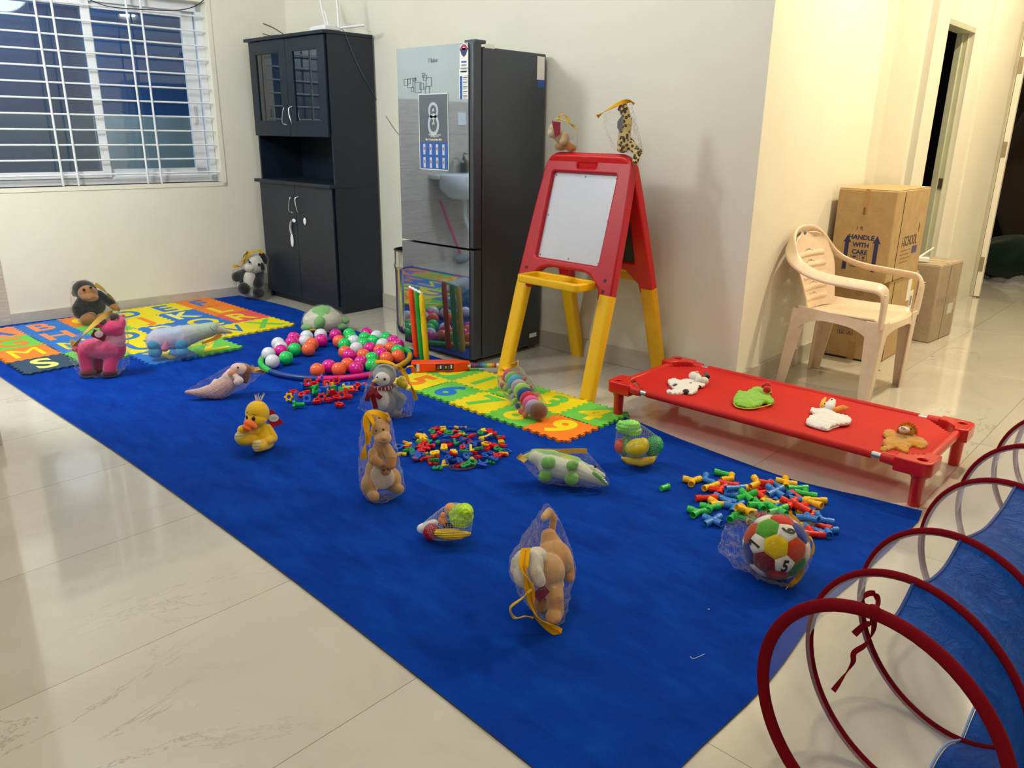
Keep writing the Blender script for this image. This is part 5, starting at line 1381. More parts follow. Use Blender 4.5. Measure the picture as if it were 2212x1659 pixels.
# ------------------------------------------------------------------ penguin
t = Toy('penguin_plush', 'grey penguin soft toy with a red striped scarf standing in a clear bag', 'soft toy', 835, 902)
P1, P2 = '#a8b0b4', '#eae6dc'
t.blob('body', [t.E(830, 865, 29, 33, .01, 27, col=P1), t.E(820, 862, 21, 28, -.03, 18, col=P2), t.E(850, 885, 20, 16, .03, 22, col='#a3a9ac')])
t.blob('wing', [t.C((846, 843, .0), (868, 860, .0), 11, 10, P1), t.C((868, 860, 0), (862, 880, 0), 10, 7, P1)])
t.blob('wing', [t.C((812, 845, -.02), (797, 862, -.04), 8, 6, P1)])
hd = t.blob('head', [t.E(831, 810, 25, 24, 0, 25, col=P1), t.E(826, 819, 16, 15, -.045, 12, col='#efece4')])
t.blob('beak', [t.C((812, 822, -.065), (805, 824, -.08), 4.5, 2.5, '#e6cf6a')], parent=hd)
t.bead('eye', 831, 819, 3, -.078, parent=hd); t.bead('eye', 815, 815, 2, -.07, parent=hd)
m = MB(); R0 = 21 * t.s; c0 = t.P(825, 834, -.006)
m.tube([c0 + Vector((R0 * cos(a), R0 * .95 * sin(a), .002 * sin(3 * a))) for a in [2 * pi * k / 30 for k in range(30)]], .009, 10, closed=True)
sc = m.build('scarf', fabric('#8e1526', 200), t.root, smooth=60)
for k in range(6):
    m = MB(); a = -2.3 + k * .32; m.tube([c0 + Vector(((R0 + .0012) * cos(a + q), (R0 + .0012) * .95 * sin(a + q), 0)) for q in (0, .09)], .0096, 10); m.build('scarf_stripe', fabric('#e9e0d4', 200), sc, smooth=60)
for pts in (((808, 838, -.06), (806, 856, -.075), (812, 882, -.07)), ((808, 838, -.06), (797, 852, -.08), (792, 866, -.078)), ((808, 840, -.06), (814, 852, -.078), (823, 860, -.075))):
    rib([t.P(*p) for p in pts], 5 * t.s, 'scarf_end', fabric('#8e1526', 200), sc, .003, (1, 0, 0))
t.bag([(774, 882, -.0), (800, 800, 0), (812, 780, 0), (850, 786, 0), (876, 806, .0), (899, 862, .02), (890, 904, -.0), (868, 909, -.02), (800, 900, -.02)], .005, .008, seed=2)
t.strip([(810, 781, -.01), (830, 781, -.02), (850, 787, -.03), (868, 799, -.035), (882, 820, -.035), (891, 840, -.03), (899, 864, -.02)], 4.5)
t.strip([(872, 802, -.035), (880, 793, -.035), (893, 792, -.03), (898, 806, -.03)], 2.2)
t.blob('zip_bundle', [t.E(864, 826, 8, 10, -.0, 8, col='#e6d21a'), t.E(872, 832, 9, 8, -.01, 8, col='#d9bf12'), t.E(868, 820, 6, 8, 0, 6, col='#eadb40')], parent=t.bagobj)

# ------------------------------------------------------------------ crocodile
t = Toy('crocodile_plush', 'green and white crocodile soft toy lying in a clear bag near the rug middle', 'soft toy', 1218, 1046)
C1, C2 = '#a9d98a', '#e3e6d8'
t.blob('body', [t.C((1134, 988, .02), (1157, 985, .02), 7, 14, '#b8d47e'), t.C((1157, 988, .01), (1185, 1002, .01), 15, 24, C2), t.C((1185, 1005, .0), (1240, 1018, .0), 25, 24, C2),
   t.C((1154, 978, .02), (1195, 984, .02), 9, 13, C1), t.C((1195, 986, .02), (1245, 998, .02), 13, 12, C1), t.C((1245, 1000, .02), (1274, 1013, .01), 11, 8, C1), t.E(1226, 990, 22, 5, .012, 8, 15, '#e3dc58')])
hd = t.blob('head', [t.C((1250, 1018, -.01), (1270, 1026, -.02), 22, 16, C2), t.C((1270, 1026, -.02), (1305, 1044, -.035), 15, 7, C2), t.C((1276, 1012, -.01), (1302, 1028, -.02), 8, 6, '#dfe5d2')])
t.blob('mouth', [t.C((1284, 1022, -.058), (1296, 1031, -.058), 5, 5, '#8edb62'), t.C((1296, 1031, -.058), (1311, 1046, -.052), 5, 3.5, '#8edb62')], parent=hd)
m = MB()
for k in range(6):
    a = k / 5; p = t.P(1289 + 20 * a, 1020 + 20 * a, -.062); m.lathe([(.0045, 0), (.0002, -.009)], 6, p)
m.build('teeth', plastic('#f1f2ea', .5), hd)
t.bead('eye', 1286, 1008, 3, -.045, parent=hd)
for (x, y, r, v) in ((1184, 1000, 16, -.05), (1236, 1006, 13, -.05), (1178, 1029, 15, -.035), (1234, 1035, 15, -.055)):
    t.blob('foot', [t.E(x, y, r, r * .85, v, r, col='#7cc456'), t.E(x + 5, y - 5, r * .7, r * .6, v - .004, r * .6, col='#97da72')])
t.bag([(1120, 990, .0), (1160, 969, .03), (1268, 972, .03), (1320, 1046, -.02), (1272, 1052, -.05), (1195, 1046, -.05), (1135, 998, -.02)], .004, .007, seed=3)
t.strip([(1158, 974, .02), (1200, 975, .025), (1240, 974, .03), (1268, 974, .03)], 5.5, '#d9a441', up=(0, .3, 1))
t.strip([(1120, 984, .0), (1127, 990, .0), (1136, 996, -.01)], 7, '#e0bd6a')

# ------------------------------------------------------------------ tan puppy with white ears
t = Toy('puppy_plush', 'tan four-legged soft toy with white floppy ears in a yellow-zipped bag', 'soft toy', 1190, 1342)
D1, D2, D3 = '#dca869', '#cc9552', '#eee4d0'
t.blob('body', [t.E(1196, 1205, 42, 40, .13, 40, col=D1), t.E(1182, 1235, 40, 42, .06, 40, col='#e0b278'), t.C((1186, 1160, .17), (1195, 1195, .15), 20, 36, D1), t.C((1190, 1260, .05), (1199, 1290, .01), 26, 20, D1),
   t.C((1199, 1290, .01), (1200, 1322, -.0), 18, 19, D1), t.E(1196, 1332, 18, 13, -.03, 20, col=D1), t.C((1170, 1280, .06), (1168, 1318, .05), 15, 14, D2),
   t.C((1224, 1205, .15), (1232, 1240, .13), 15, 11, D1), t.E(1230, 1247, 12, 11, .12, 14, col=D1), t.E(1190, 1262, 30, 16, .05, 22, col='#e9c99c')])
t.blob('tail', [t.C((1188, 1160, .19), (1193, 1140, .20), 12, 8, D1), t.C((1193, 1140, .20), (1196, 1120, .20), 8, 8, D1), t.C((1196, 1120, .20), (1186, 1106, .19), 9, 10, D1), t.C((1186, 1106, .19), (1175, 1118, .17), 10, 8, '#e6bd86')])
hd = t.blob('head', [t.E(1140, 1222, 34, 38, .0, 34, col=D3), t.E(1134, 1240, 26, 30, -.02, 26, col='#efe8da'), t.E(1160, 1200, 22, 18, .03, 22, col='#efe4d2')])
t.blob('ear', [t.C((1150, 1205, -.03), (1158, 1235, -.055), 13, 15, '#ddd5c6'), t.C((1158, 1235, -.055), (1166, 1255, -.06), 15, 13, '#e2dbce')], parent=hd)
t.blob('ear', [t.C((1113, 1212, -.0), (1112, 1232, -.01), 9, 10, '#e6decf')], parent=hd)
t.plate('swing_tag', [(1151, 1283), (1174, 1262), (1188, 1278), (1165, 1302)], [-.05, -.04, -.04, -.05], '#7a0f2b', label='maroon swing tag')
t.bag([(1183, 1080, .2), (1163, 1130, .16), (1108, 1188, .0), (1101, 1212, 0), (1118, 1278, -.02), (1214, 1140, .2), (1240, 1240, .16), (1233, 1262, .1), (1218, 1345, -.0), (1203, 1356, -.03), (1160, 1330, -.03)], .004, .007, seed=4)
t.strip([(1136, 1184, -.03), (1131, 1222, -.075), (1136, 1245, -.085), (1143, 1268, -.085), (1149, 1300, -.08), (1160, 1333, -.07), (1185, 1354, -.06), (1212, 1368, -.05)], 10, '#f3b20c')
t.strip([(1137, 1186, -.032), (1132.5, 1222, -.078), (1137.5, 1245, -.088), (1144.5, 1268, -.088), (1150.5, 1300, -.083), (1161, 1332, -.073), (1186, 1352, -.063), (1211, 1367, -.053)], 1.3, '#d98a10', 'zip_teeth', th=.0018)
t.strip([(1148, 1272, -.088), (1128, 1292, -.10), (1103, 1312, -.10), (1107, 1330, -.09), (1118, 1335, -.085), (1135, 1331, -.08), (1152, 1335, -.075)], 3, '#f0c53c', 'carry_loop')
t.strip([(1207, 1371, -.05), (1213, 1385, -.045)], 4, '#dfbe52', 'zip_puller')

# ------------------------------------------------------------------ number ball
t = Toy('number_ball', 'soft football of coloured panels with printed numbers in a clear zipped bag', 'ball', 1668, 1243)
BRD = .0965; bc = Vector((0, .0, BRD + .001)); ph_ = (1 + 5 ** .5) / 2
ico = [Vector(v).normalized() for v in [(0, 1, ph_), (0, 1, -ph_), (0, -1, ph_), (0, -1, -ph_), (1, ph_, 0), (1, -ph_, 0), (-1, ph_, 0), (-1, -ph_, 0), (ph_, 0, 1), (ph_, 0, -1), (-ph_, 0, 1), (-ph_, 0, -1)]]
tri = [(i, j, k) for i in range(12) for j in range(i + 1, 12) for k in range(j + 1, 12) if (ico[i] - ico[j]).length < 1.1 and (ico[j] - ico[k]).length < 1.1 and (ico[i] - ico[k]).length < 1.1]
# turn the ball so that one six-sided panel looks towards the photographer, its white neighbours at 180, 62 and -58 degrees
vd = (t.inv.to_3x3() @ (EYE - (t.g + Vector((0, 0, BRD))))).normalized()
z_ = (ico[tri[0][0]] + ico[tri[0][1]] + ico[tri[0][2]]).normalized(); p0_ = ico[tri[0][0]]; x_ = (p0_ - z_ * p0_.dot(z_)).normalized(); y_ = z_.cross(x_)
rv_ = Vector((1, 0, 0)); rv_ = (rv_ - vd * rv_.dot(vd)).normalized(); uv_ = vd.cross(rv_)
a0_ = radians(182); X_ = (rv_ * cos(a0_) + uv_ * sin(a0_)).normalized(); Yq = vd.cross(X_)
Rb = Matrix((X_, Yq, vd)).transposed() @ Matrix((x_, y_, z_))
ico = [Rb @ v for v in ico]
def subpoly(me, pts, cen):
    """fan of a panel, pushed out to the sphere with soft seams"""
    n_ = len(pts); rings_ = 7
    base = len(me.v)
    allv = [cen]
    for r_ in range(1, rings_ + 1):
        for i in range(n_):
            a, b = pts[i], pts[(i + 1) % n_]
            for q in range(r_): allv.append(cen.lerp(a.lerp(b, q / r_), r_ / rings_))
    def puff(p, f): return p.normalized() * BRD * (1 - .05 * f ** 6)
    idx = [puff(cen, 0)]; k = 1
    for r_ in range(1, rings_ + 1):
        for i in range(n_ * r_): idx.append(puff(allv[k], r_ / rings_)); k += 1
    fs = []; start = lambda r_: 1 + n_ * (r_ - 1) * r_ // 2 if r_ > 0 else 0
    for r_ in range(1, rings_ + 1):
        for i in range(n_):
            for q in range(r_):
                o1 = start(r_) + i * r_ + q; o2 = start(r_) + (i * r_ + q + 1) % (n_ * r_)
                if r_ == 1: fs.append((0, o1, o2))
                else:
                    i1 = start(r_ - 1) + (i * (r_ - 1) + q) % (n_ * (r_ - 1))
                    fs.append((i1, o1, o2))
                    if q < r_ - 1: fs.append((i1, o2, start(r_ - 1) + (i * (r_ - 1) + q + 1) % (n_ * (r_ - 1))))
    me.add([p + bc for p in idx], fs)
ballroot = empty('ball_body', (0, 0, 0)) if False else None
hexc_ = {}
def cang(c): q = c - vd * c.dot(vd); return math.degrees(atan2(q.dot(uv_), q.dot(rv_))) % 360, c.dot(vd)
ball_parts = []
for (i, j, k) in tri:
    c = (ico[i] + ico[j] + ico[k]) / 3
    pts = []
    for a, b in ((i, j), (i, k), (j, k), (j, i), (k, i), (k, j)): pts.append(ico[a].lerp(ico[b], 1 / 3))
    nrm = c.normalized(); e1 = (pts[0] - c); e1 = (e1 - nrm * e1.dot(nrm)).normalized(); e2 = nrm.cross(e1)
    pts.sort(key=lambda p: atan2((p - c).dot(e2), (p - c).dot(e1)))
    an, dt = cang(c.normalized())
    if dt > .98: hx_ = '#e9c70e'
    elif dt > .6: hx_ = '#57a82c' if 90 < an < 150 else ('#c8401a' if (an < 40 or an > 320) else '#7c1024')
    elif dt > .2: hx_ = ['#2a3f9c', '#d8331f', '#cc4a1c', '#24348a', '#c02a22', '#2f7d3a'][int(((an + 20) % 360) / 60)]
    else: hx_ = random.choice(['#2a3f9c', '#d8331f', '#57a82c', '#e9c70e'])
    m = MB(); subpoly(m, pts, c); m.build('ball_panel', fabric(hx_, 260, var=.25), t.root, smooth=60)
t.pts = [bc + v * BRD * 1.03 for v in ico] + [bc + (ico[a] + ico[b] + ico[c]).normalized() * BRD * 1.03 for a, b, c in tri]
for i in range(12):
    nb = [j for j in range(12) if j != i and (ico[i] - ico[j]).length < 1.1]
    pts = [ico[i].lerp(ico[j], 1 / 3) for j in nb]; c = sum(pts, Vector()) / 5; nrm = c.normalized(); e1 = (pts[0] - c).normalized(); e2 = nrm.cross(e1)
    pts.sort(key=lambda p: atan2((p - c).dot(e2), (p - c).dot(e1)))
    m = MB(); subpoly(m, pts, c); pp = m.build('white_panel', fabric('#e9e6da', 260, var=.12), t.root, smooth=60)
    an, dt = cang(nrm)
    if dt > .25:
        if dt > .6: ch = {0: '6', 1: '7', 2: '5'}[0 if 20 < an < 110 else (1 if 120 < an < 240 else 2)]; rot = {'6': 85, '7': 80, '5': 4}[ch]
        else: ch = random.choice('123489'); rot = 80
        upv = (uv_ - nrm * uv_.dot(nrm)).normalized(); rtv = upv.cross(nrm)
        a = radians(rot); U = upv * cos(a) - rtv * sin(a); Rr = U.cross(nrm)
        me = glyph(ch, .054, .0016, .0016, 0, plastic('#15161a', .6)); g_ = link('printed_number', me, pp)
        Mx = Matrix.Identity(4)
        for q, col_ in enumerate((Rr, U, nrm)):
            for w_ in range(3): Mx[w_][q] = col_[w_]
        Mx.translation = bc + nrm * BRD * 1.004
        g_.matrix_local = Mx @ Matrix.Scale(.7, 4, Vector((1, 0, 0)))
t.bag([(1550, 1192, -.05), (1554, 1170, -.03), (1566, 1133, .03), (1632, 1106, .08), (1720, 1125, .08), (1747, 1173, .03), (1733, 1240, -.02), (1706, 1272, -.05), (1684, 1264, -.06), (1604, 1236, -.07)], .003, .014, seed=5)
t.strip([(1706, 1112, .06), (1722, 1127, .05), (1735, 1148, .04), (1743, 1172, .02), (1742, 1200, .0), (1735, 1225, -.03), (1722, 1250, -.05), (1698, 1272, -.06)], 5.5, '#e2a21c')
t.strip([(1742, 1178, .015), (1748, 1160, .02), (1757, 1175, .01), (1755, 1195, .0), (1742, 1207, -.01)], 2.4, '#e6ae2e', 'carry_loop')

# ------------------------------------------------------------------ chimpanzee
t = Toy('chimpanzee_plush', 'black chimpanzee soft toy with tan face leaning on the wall in a clear bag', 'soft toy', 205, 699)
t.blob('body', [t.E(196, 660, 29, 25, .0, 24, col='#15181b'), t.C((200, 640, 0), (196, 655, 0), 18, 24, '#15181b'), t.E(175, 676, 15, 13, -.04, 14, col='#14171a')])
t.blob('arm', [t.C((212, 636, 0), (240, 655, -.04), 10, 9, '#15181b'), t.E(247, 663, 11, 8, -.05, 9, 35, '#b57a3e')])
t.blob('arm', [t.C((178, 646, 0), (168, 668, -.05), 10, 12, '#15181b')])
t.blob('foot', [t.E(190, 690, 15, 13, -.08, 13, col='#a9713c'), t.E(196, 683, 11, 9, -.07, 9, col='#96602f')]); t.blob('foot', [t.E(222, 686, 13, 10, -.07, 12, col='#a9713c')])
hd = t.blob('head', [t.E(183, 627, 24, 21, .02, 22, 20, '#1c1a1c'), t.E(190, 634, 19, 17, -.035, 14, 20, '#b5794a'), t.E(194, 641, 17, 10, -.055, 12, 12, '#bf8452'), t.E(161, 633, 6, 8, .02, 5, col='#a8703f')])
t.bead('eye', 181, 626, 3, -.085, parent=hd); t.bead('eye', 196, 621, 3, -.085, parent=hd)
m = MB(); m.tube(spline([t.P(181, 645, -.095), t.P(192, 647, -.10), t.P(206, 641, -.095)], 4), .0016, 6); m.build('mouth', plastic('#4a2c18', .6), hd)
t.bag([(155, 608, .04), (190, 604, .04), (238, 640, .02), (260, 670, -.03), (183, 702, -.08), (160, 680, -.05)], .005, .009, seed=6)
t.strip([(205, 614, .0), (218, 622, -.02), (232, 634, -.03), (243, 650, -.04), (258, 672, -.05)], 4.5, '#a8893a')

# ------------------------------------------------------------------ pink giraffe
t = Toy('pink_giraffe_plush', 'bright pink giraffe-like soft toy with brown hooves in a clear bag', 'soft toy', 218, 811)
G1, G2, G3 = '#e83a78', '#f2a5b4', '#5a2227'
t.blob('body', [t.E(192, 757, 24, 21, .03, 22, col=G1), t.C((195, 752, .02), (240, 752, -.02), 21, 26, '#ec5a8c'), t.E(244, 752, 26, 29, -.02, 24, col=G1), t.C((250, 735, -.03), (252, 715, -.03), 20, 17, G2),
   t.C((243, 765, -.03), (237, 797, -.05), 15, 14, G1), t.C((182, 765, .02), (188, 797, -.0), 14, 13, G1), t.C((212, 775, .05), (213, 795, .05), 11, 10, '#c92f63'), t.C((176, 748, .03), (160, 755, .02), 7, 5, G1)])
for (x, y, v) in ((237, 806, -.055), (190, 805, -.008)): t.blob('hoof', [t.E(x, y, 17, 8, v, 15, col=G3)])
t.blob('hoof', [t.E(213, 801, 12, 6, .048, 11, col=G3)])
hd = t.blob('head', [t.E(243, 708, 25, 17, -.04, 20, -8, G1), t.E(262, 698, 9, 14, -.04, 12, 10, '#ee4f8a'), t.E(252, 718, 14, 9, -.055, 12, col='#e22f70')])
t.blob('ear', [t.C((222, 702, -.04), (207, 705, -.04), 6, 4, G1)], parent=hd); t.blob('ear', [t.C((258, 690, -.03), (266, 682, -.03), 5, 3, G1)], parent=hd)
t.blob('horn', [t.E(246, 683, 10, 7, -.04, 9, col='#43241f'), t.C((242, 694, -.04), (244, 687, -.04), 4, 5, '#4c2a22')], parent=hd); t.blob('horn', [t.E(222, 695, 8, 7, -.05, 7, col='#5a3c34')], parent=hd)
tgp = t.plate('swing_tag', [(203, 711), (231, 725), (224, 738), (196, 726)], [-.09] * 4, '#6a1320', label='maroon swing tag with pale disc')
m = MB(); m.ell(t.P(213.5, 722, -.094), (.020, .001, .018)); m.build('tag_disc', plastic('#d8b9b2', .5), tgp, smooth=80)
t.bag([(142, 742, .05), (160, 745, .0), (243, 671, .02), (262, 680, 0), (277, 736, 0), (281, 786, -.03), (250, 811, -.07), (182, 812, -.03), (150, 775, .02)], .005, .010, seed=7)
t.strip([(161, 748, -.03), (178, 725, -.05), (200, 704, -.06), (220, 686, -.06), (243, 673, -.03)], 5.5, '#d8ae4e')
t.strip([(158, 735, -.03), (156, 745, -.03), (162, 756, -.03)], 5, '#e3cf86')

# ------------------------------------------------------------------ pastel dinosaur
t = Toy('dinosaur_plush', 'pastel pink, blue and green soft toy lying bagged on the alphabet mat', 'soft toy', 392, 770, ZF + FT)
def pastel(co, c):
    x = co.x; k = .5 + .5 * noise.noise(co * 14)
    a, b, g_ = lin('#e3c4dc'), lin('#a9cfe6'), lin('#bcd3b6')
    u = (x + .14) / .30
    if c != lin('#ffffff'): return None
    mixc = [a[i] * (1 - k) + b[i] * k for i in range(3)]
    w_ = max(0, min(1, (u - .45) * 2.2)); return tuple(mixc[i] * (1 - w_) + g_[i] * w_ for i in range(3)) + (1,)
t.blob('body', [t.E(342, 736, 24, 22, .0, 24, col='#ffffff'), t.C((345, 733, 0), (392, 729, 0), 24, 25, '#ffffff'), t.C((392, 727, 0), (430, 718, .02), 25, 18, '#ffffff'), t.C((430, 718, .02), (458, 711, .02), 18, 16, '#ffffff')], paint=pastel)
t.blob('snout', [t.C((462, 711, .02), (480, 714, .02), 13, 7, '#d6dcae'), t.C((480, 714, .02), (500, 718, .02), 6, 2.5, '#ddc98c')])
for (x, y, v) in ((333, 745, -.04), (392, 744, -.05)): t.blob('foot', [t.E(x, y, 14, 12, v, 13, col='#4aa2cf'), t.E(x + 2, y + 16, 14, 12, v - .005, 13, col='#5aaed8')])
t.blob('patch', [t.C((356, 752, -.06), (360, 738, -.06), 8, 3, '#df8fae')])
m = MB(); m.tube(spline([t.P(453, 706, -.035), t.P(460, 713, -.04), t.P(468, 714, -.035)], 4), .0014, 6); m.build('mouth_line', plastic('#4c5c58', .6), t.root)
t.bag([(318, 757, -.04), (332, 724, .02), (386, 707, .03), (455, 697, .03), (503, 718, .02), (432, 745, -.03), (408, 765, -.05), (327, 771, -.05)], .004, .009, seed=8)
t.strip([(436, 742, -.03), (446, 738, -.03), (462, 732, -.02), (478, 722, -.01)], 4.5, '#c97a1c')

# ------------------------------------------------------------------ mermaid doll
t = Toy('mermaid_plush', 'pale pink mermaid soft doll with a scaly tail lying in a clear bag', 'soft toy', 478, 859)
def scales(co, c):
    if c != lin('#ecc9c0'): return None
    return lin('#d9a79c') if (sin(co.x * 330) * sin(co.z * 330 + co.y * 330)) > .25 else None
t.blob('tail', [t.C((403, 847, .01), (432, 848, .0), 4, 10, '#ecc9c0'), t.C((432, 848, .0), (468, 844, .0), 10, 19, '#ecc9c0'), t.C((468, 843, .0), (491, 829, .0), 20, 20, '#ecc9c0')], paint=scales)
t.blob('body', [t.C((492, 818, 0), (503, 806, .01), 14, 13, '#f5d6cc'), t.E(504, 806, 13, 10, -.012, 10, -30, '#f6a878')])
t.blob('fin', [t.C((455, 833, .0), (466, 824, .0), 3, 6, '#f3e4e0')])
t.blob('arm', [t.C((508, 812, -.03), (518, 822, -.045), 6, 8, '#f7dcd6'), t.E(514, 825, 9, 9, -.045, 8, col='#f7dcd6')])
hd = t.blob('head', [t.E(517, 797, 19, 13, .0, 15, 10, '#f4d3c8')]); t.bead('eye', 514, 794, 2.2, -.034, parent=hd)
t.blob('hair', [t.E(530, 800, 15, 13, .01, 16, 20, '#8a5a3c'), t.C((533, 806, -.01), (530, 822, -.02), 9, 7, '#6e3f2c'), t.E(527, 791, 12, 6, .01, 12, 12, '#a77a50')], parent=hd)
t.bag([(397, 848, .01), (440, 820, .02), (495, 792, .03), (538, 787, .02), (574, 803, .0), (531, 838, -.03), (480, 861, -.04), (412, 853, -.01)], .004, .006, seed=9)
t.strip([(541, 792, .0), (549, 798, .0), (560, 797, .0), (572, 806, .0)], 6, '#c9a468')
t.strip([(543, 800, -.01), (552, 803, -.01), (566, 800, .0)], 4, '#b58a4a')

# ------------------------------------------------------------------ turtle
t = Toy('turtle_plush', 'cream turtle soft toy with green patches in a clear bag behind the ball pile', 'soft toy', 702, 716)
def tp_(co, c):
    if c != lin('#e9e3d0'): return None
    for (x, y, r) in patches:
        q = t.P(x, y, -.06)
        if hypot(co.x - q.x, co.z - q.z) < r * t.s and co.y < .06: return lin('#8ed07c')
    q = t.P(694, 664, 0)
    return lin('#d9506a') if hypot(co.x - q.x, co.z - q.z) < 7 * t.s else None
patches = [(680, 669, 8), (693, 672, 9), (706, 668, 9)]
t.blob('shell', [t.E(697, 692, 42, 27, .0, 40, col='#e9e3d0'), t.E(697, 684, 32, 24, .0, 32, col='#e9e3d0')], paint=tp_)
t.blob('head', [t.E(691, 696, 13, 13, -.10, 13, col='#86c978'), t.E(690, 704, 12, 8, -.10, 10, col='#79bd6c')])
for (x, y, v) in ((664, 707, -.07), (735, 706, -.05), (742, 693, .0)): t.blob('flipper', [t.E(x, y, 13, 8, v, 12, col='#8ecb82')])
t.bag([(652, 708, -.03), (660, 672, .02), (700, 659, .02), (748, 684, .0), (747, 706, -.04), (664, 712, -.09)], .004, .009, seed=10)
t.strip([(662, 714, -.10), (680, 712, -.11), (700, 713, -.11), (715, 719, -.11)], 2.6, '#e0a01c')

# ------------------------------------------------------------------ panda
t = Toy('panda_plush', 'black and white panda soft toy seated between wall and cupboard in a bag', 'soft toy', 545, 645, 0)
t.blob('body', [t.E(541, 607, 23, 24, .0, 21, col='#15171a'), t.E(540, 607, 15, 22, -.035, 14, col='#dcdccd'), t.E(543, 632, 15, 11, -.03, 14, col='#d4d6c8')])
t.blob('leg', [t.E(527, 623, 13, 13, -.07, 15, col='#17191c')]); t.blob('leg', [t.E(558, 632, 13, 12, -.07, 15, col='#17191c')])
t.blob('arm', [t.C((527, 590, 0), (512, 598, -.05), 9, 11, '#17191c')]); t.blob('arm', [t.C((560, 592, 0), (557, 612, -.06), 11, 12, '#17191c')])
hd = t.blob('head', [t.E(549, 570, 23, 22, -.0, 21, col='#e6e4d8'), t.E(539, 577, 13, 10, -.05, 10, col='#efece0')])
t.blob('ear', [t.C((566, 553, .0), (570, 562, -.01), 8, 9, '#101214')], parent=hd); t.blob('eye_patch', [t.E(556, 572, 7, 6, -.058, 4, col='#101214'), t.E(565, 575, 6, 11, -.045, 5, -20, '#0e1012')], parent=hd)
t.bead('nose', 539, 566.5, 2.4, -.085, parent=hd); t.bead('eye', 536.5, 562.5, 1.6, -.075, parent=hd)
t.bag([(503, 592, 0), (520, 560, .0), (545, 543, .0), (570, 548, .0), (577, 600, 0), (574, 640, -.05), (520, 638, -.08)], .005, .009, seed=11)
t.strip([(567, 547, -.05), (560, 541, -.05), (545, 544, -.06), (533, 553, -.07), (527, 567, -.08), (520, 575, -.08), (503, 574, -.06)], 2.8, '#d9a81c')
t.strip([(537, 544, -.06), (527, 552, -.07), (524, 566, -.075)], 4.5, '#c99514')

# ------------------------------------------------------------------ toys on the easel
EZ = 1.158
t = Toy('teddy_plush', 'small tan soft toy with a maroon tag bagged on top of the easel', 'soft toy', 1216, 328, onY(1216, 329, 3.26))
t.blob('body', [t.E(1217, 302, 13, 17, .0, 13, col='#cfae7e'), t.E(1212, 316, 15, 9, -.0, 14, col='#c69a64'), t.C((1222, 312, -.01), (1234, 320, -.02), 9, 9, '#c98544'), t.E(1236, 320, 9, 8, -.02, 9, col='#c27a38')])
t.blob('head', [t.E(1198, 283, 14, 16, .0, 13, col='#d9bf94'), t.E(1191, 288, 9, 10, -.01, 9, col='#dcc8a4'), t.C((1200, 288, 0), (1212, 300, 0), 10, 12, '#d3b486')])
t.blob('arm', [t.C((1222, 292, -.02), (1216, 306, -.04), 7, 8, '#d3b486')])
t.plate('swing_tag', [(1192, 262), (1211, 264), (1210, 290), (1199, 298)], [-.055] * 4, '#8c1c38', label='maroon swing tag')
t.bag([(1182, 283, 0), (1189, 261, 0), (1215, 255, 0), (1248, 280, 0), (1243, 326, -.01), (1195, 327, -.01)], .003, .005, seed=12)
t.strip([(1192, 261, -.02), (1205, 256, -.03), (1222, 262, -.03), (1236, 270, -.02), (1249, 280, -.01)], 3, '#e9c25a')
t.strip([(1209, 260, -.03), (1208, 250, -.03), (1218, 247, -.03), (1226, 256, -.03), (1231, 265, -.03)], 2.2, '#eab71a', 'carry_loop')
t = Toy('leopard_giraffe_plush', 'leopard-spotted long-necked soft toy bagged on top of the easel', 'soft toy', 1352, 331, onY(1352, 332, 3.255))
vt = NT('leopard_plush'); vo = vt.n('ShaderNodeTexVoronoi', i_Scale=62.0); vt.l(vt.coord(), vo.inputs['Vector'])
vt.base(vt.ramp(vo.outputs['Distance'], [(.22, lin('#5a4228')), (.30, lin('#1c130e')), (.44, lin('#1c130e')), (.50, lin('#d9c07c'))])); vt.b.inputs['Roughness'].default_value = .8; vt.b.inputs['Sheen Weight'].default_value = .3; vt.bump(vt.noise(400), .4, .002)
t.blob('body', [t.C((1347, 233, 0), (1356, 262, 0), 10, 10), t.C((1356, 262, 0), (1349, 290, 0), 10, 13), t.C((1349, 290, 0), (1349, 312, 0), 14, 16), t.E(1345, 322, 13, 8, 0, 13), t.C((1358, 308, -.0), (1371, 322, -.02), 12, 9), t.C((1371, 322, -.02), (1380, 330, -.035), 9, 9)], mat=vt.m)
t.blob('leg', [t.C((1378, 326, -.035), (1373, 348, -.055), 9, 7)], mat=vt.m, floor=False)
t.blob('ear', [t.C((1343, 228, 0), (1338, 236, -.01), 5, 4, '#7a5040')])
t.plate('swing_tag', [(1345, 247), (1334, 262), (1333, 275), (1340, 288), (1346, 272)], [-.03] * 5, '#6f7078', label='grey swing tag')
t.bag([(1300, 252, -.0), (1318, 318, 0), (1340, 328, 0), (1385, 322, -.04), (1366, 222, 0), (1345, 222, 0)], .003, .006, seed=13)
t.strip([(1290, 252, -.02), (1305, 242, -.02), (1325, 230, -.02), (1345, 221, -.01), (1362, 219, 0), (1370, 225, 0)], 4.5, '#e9a80f')

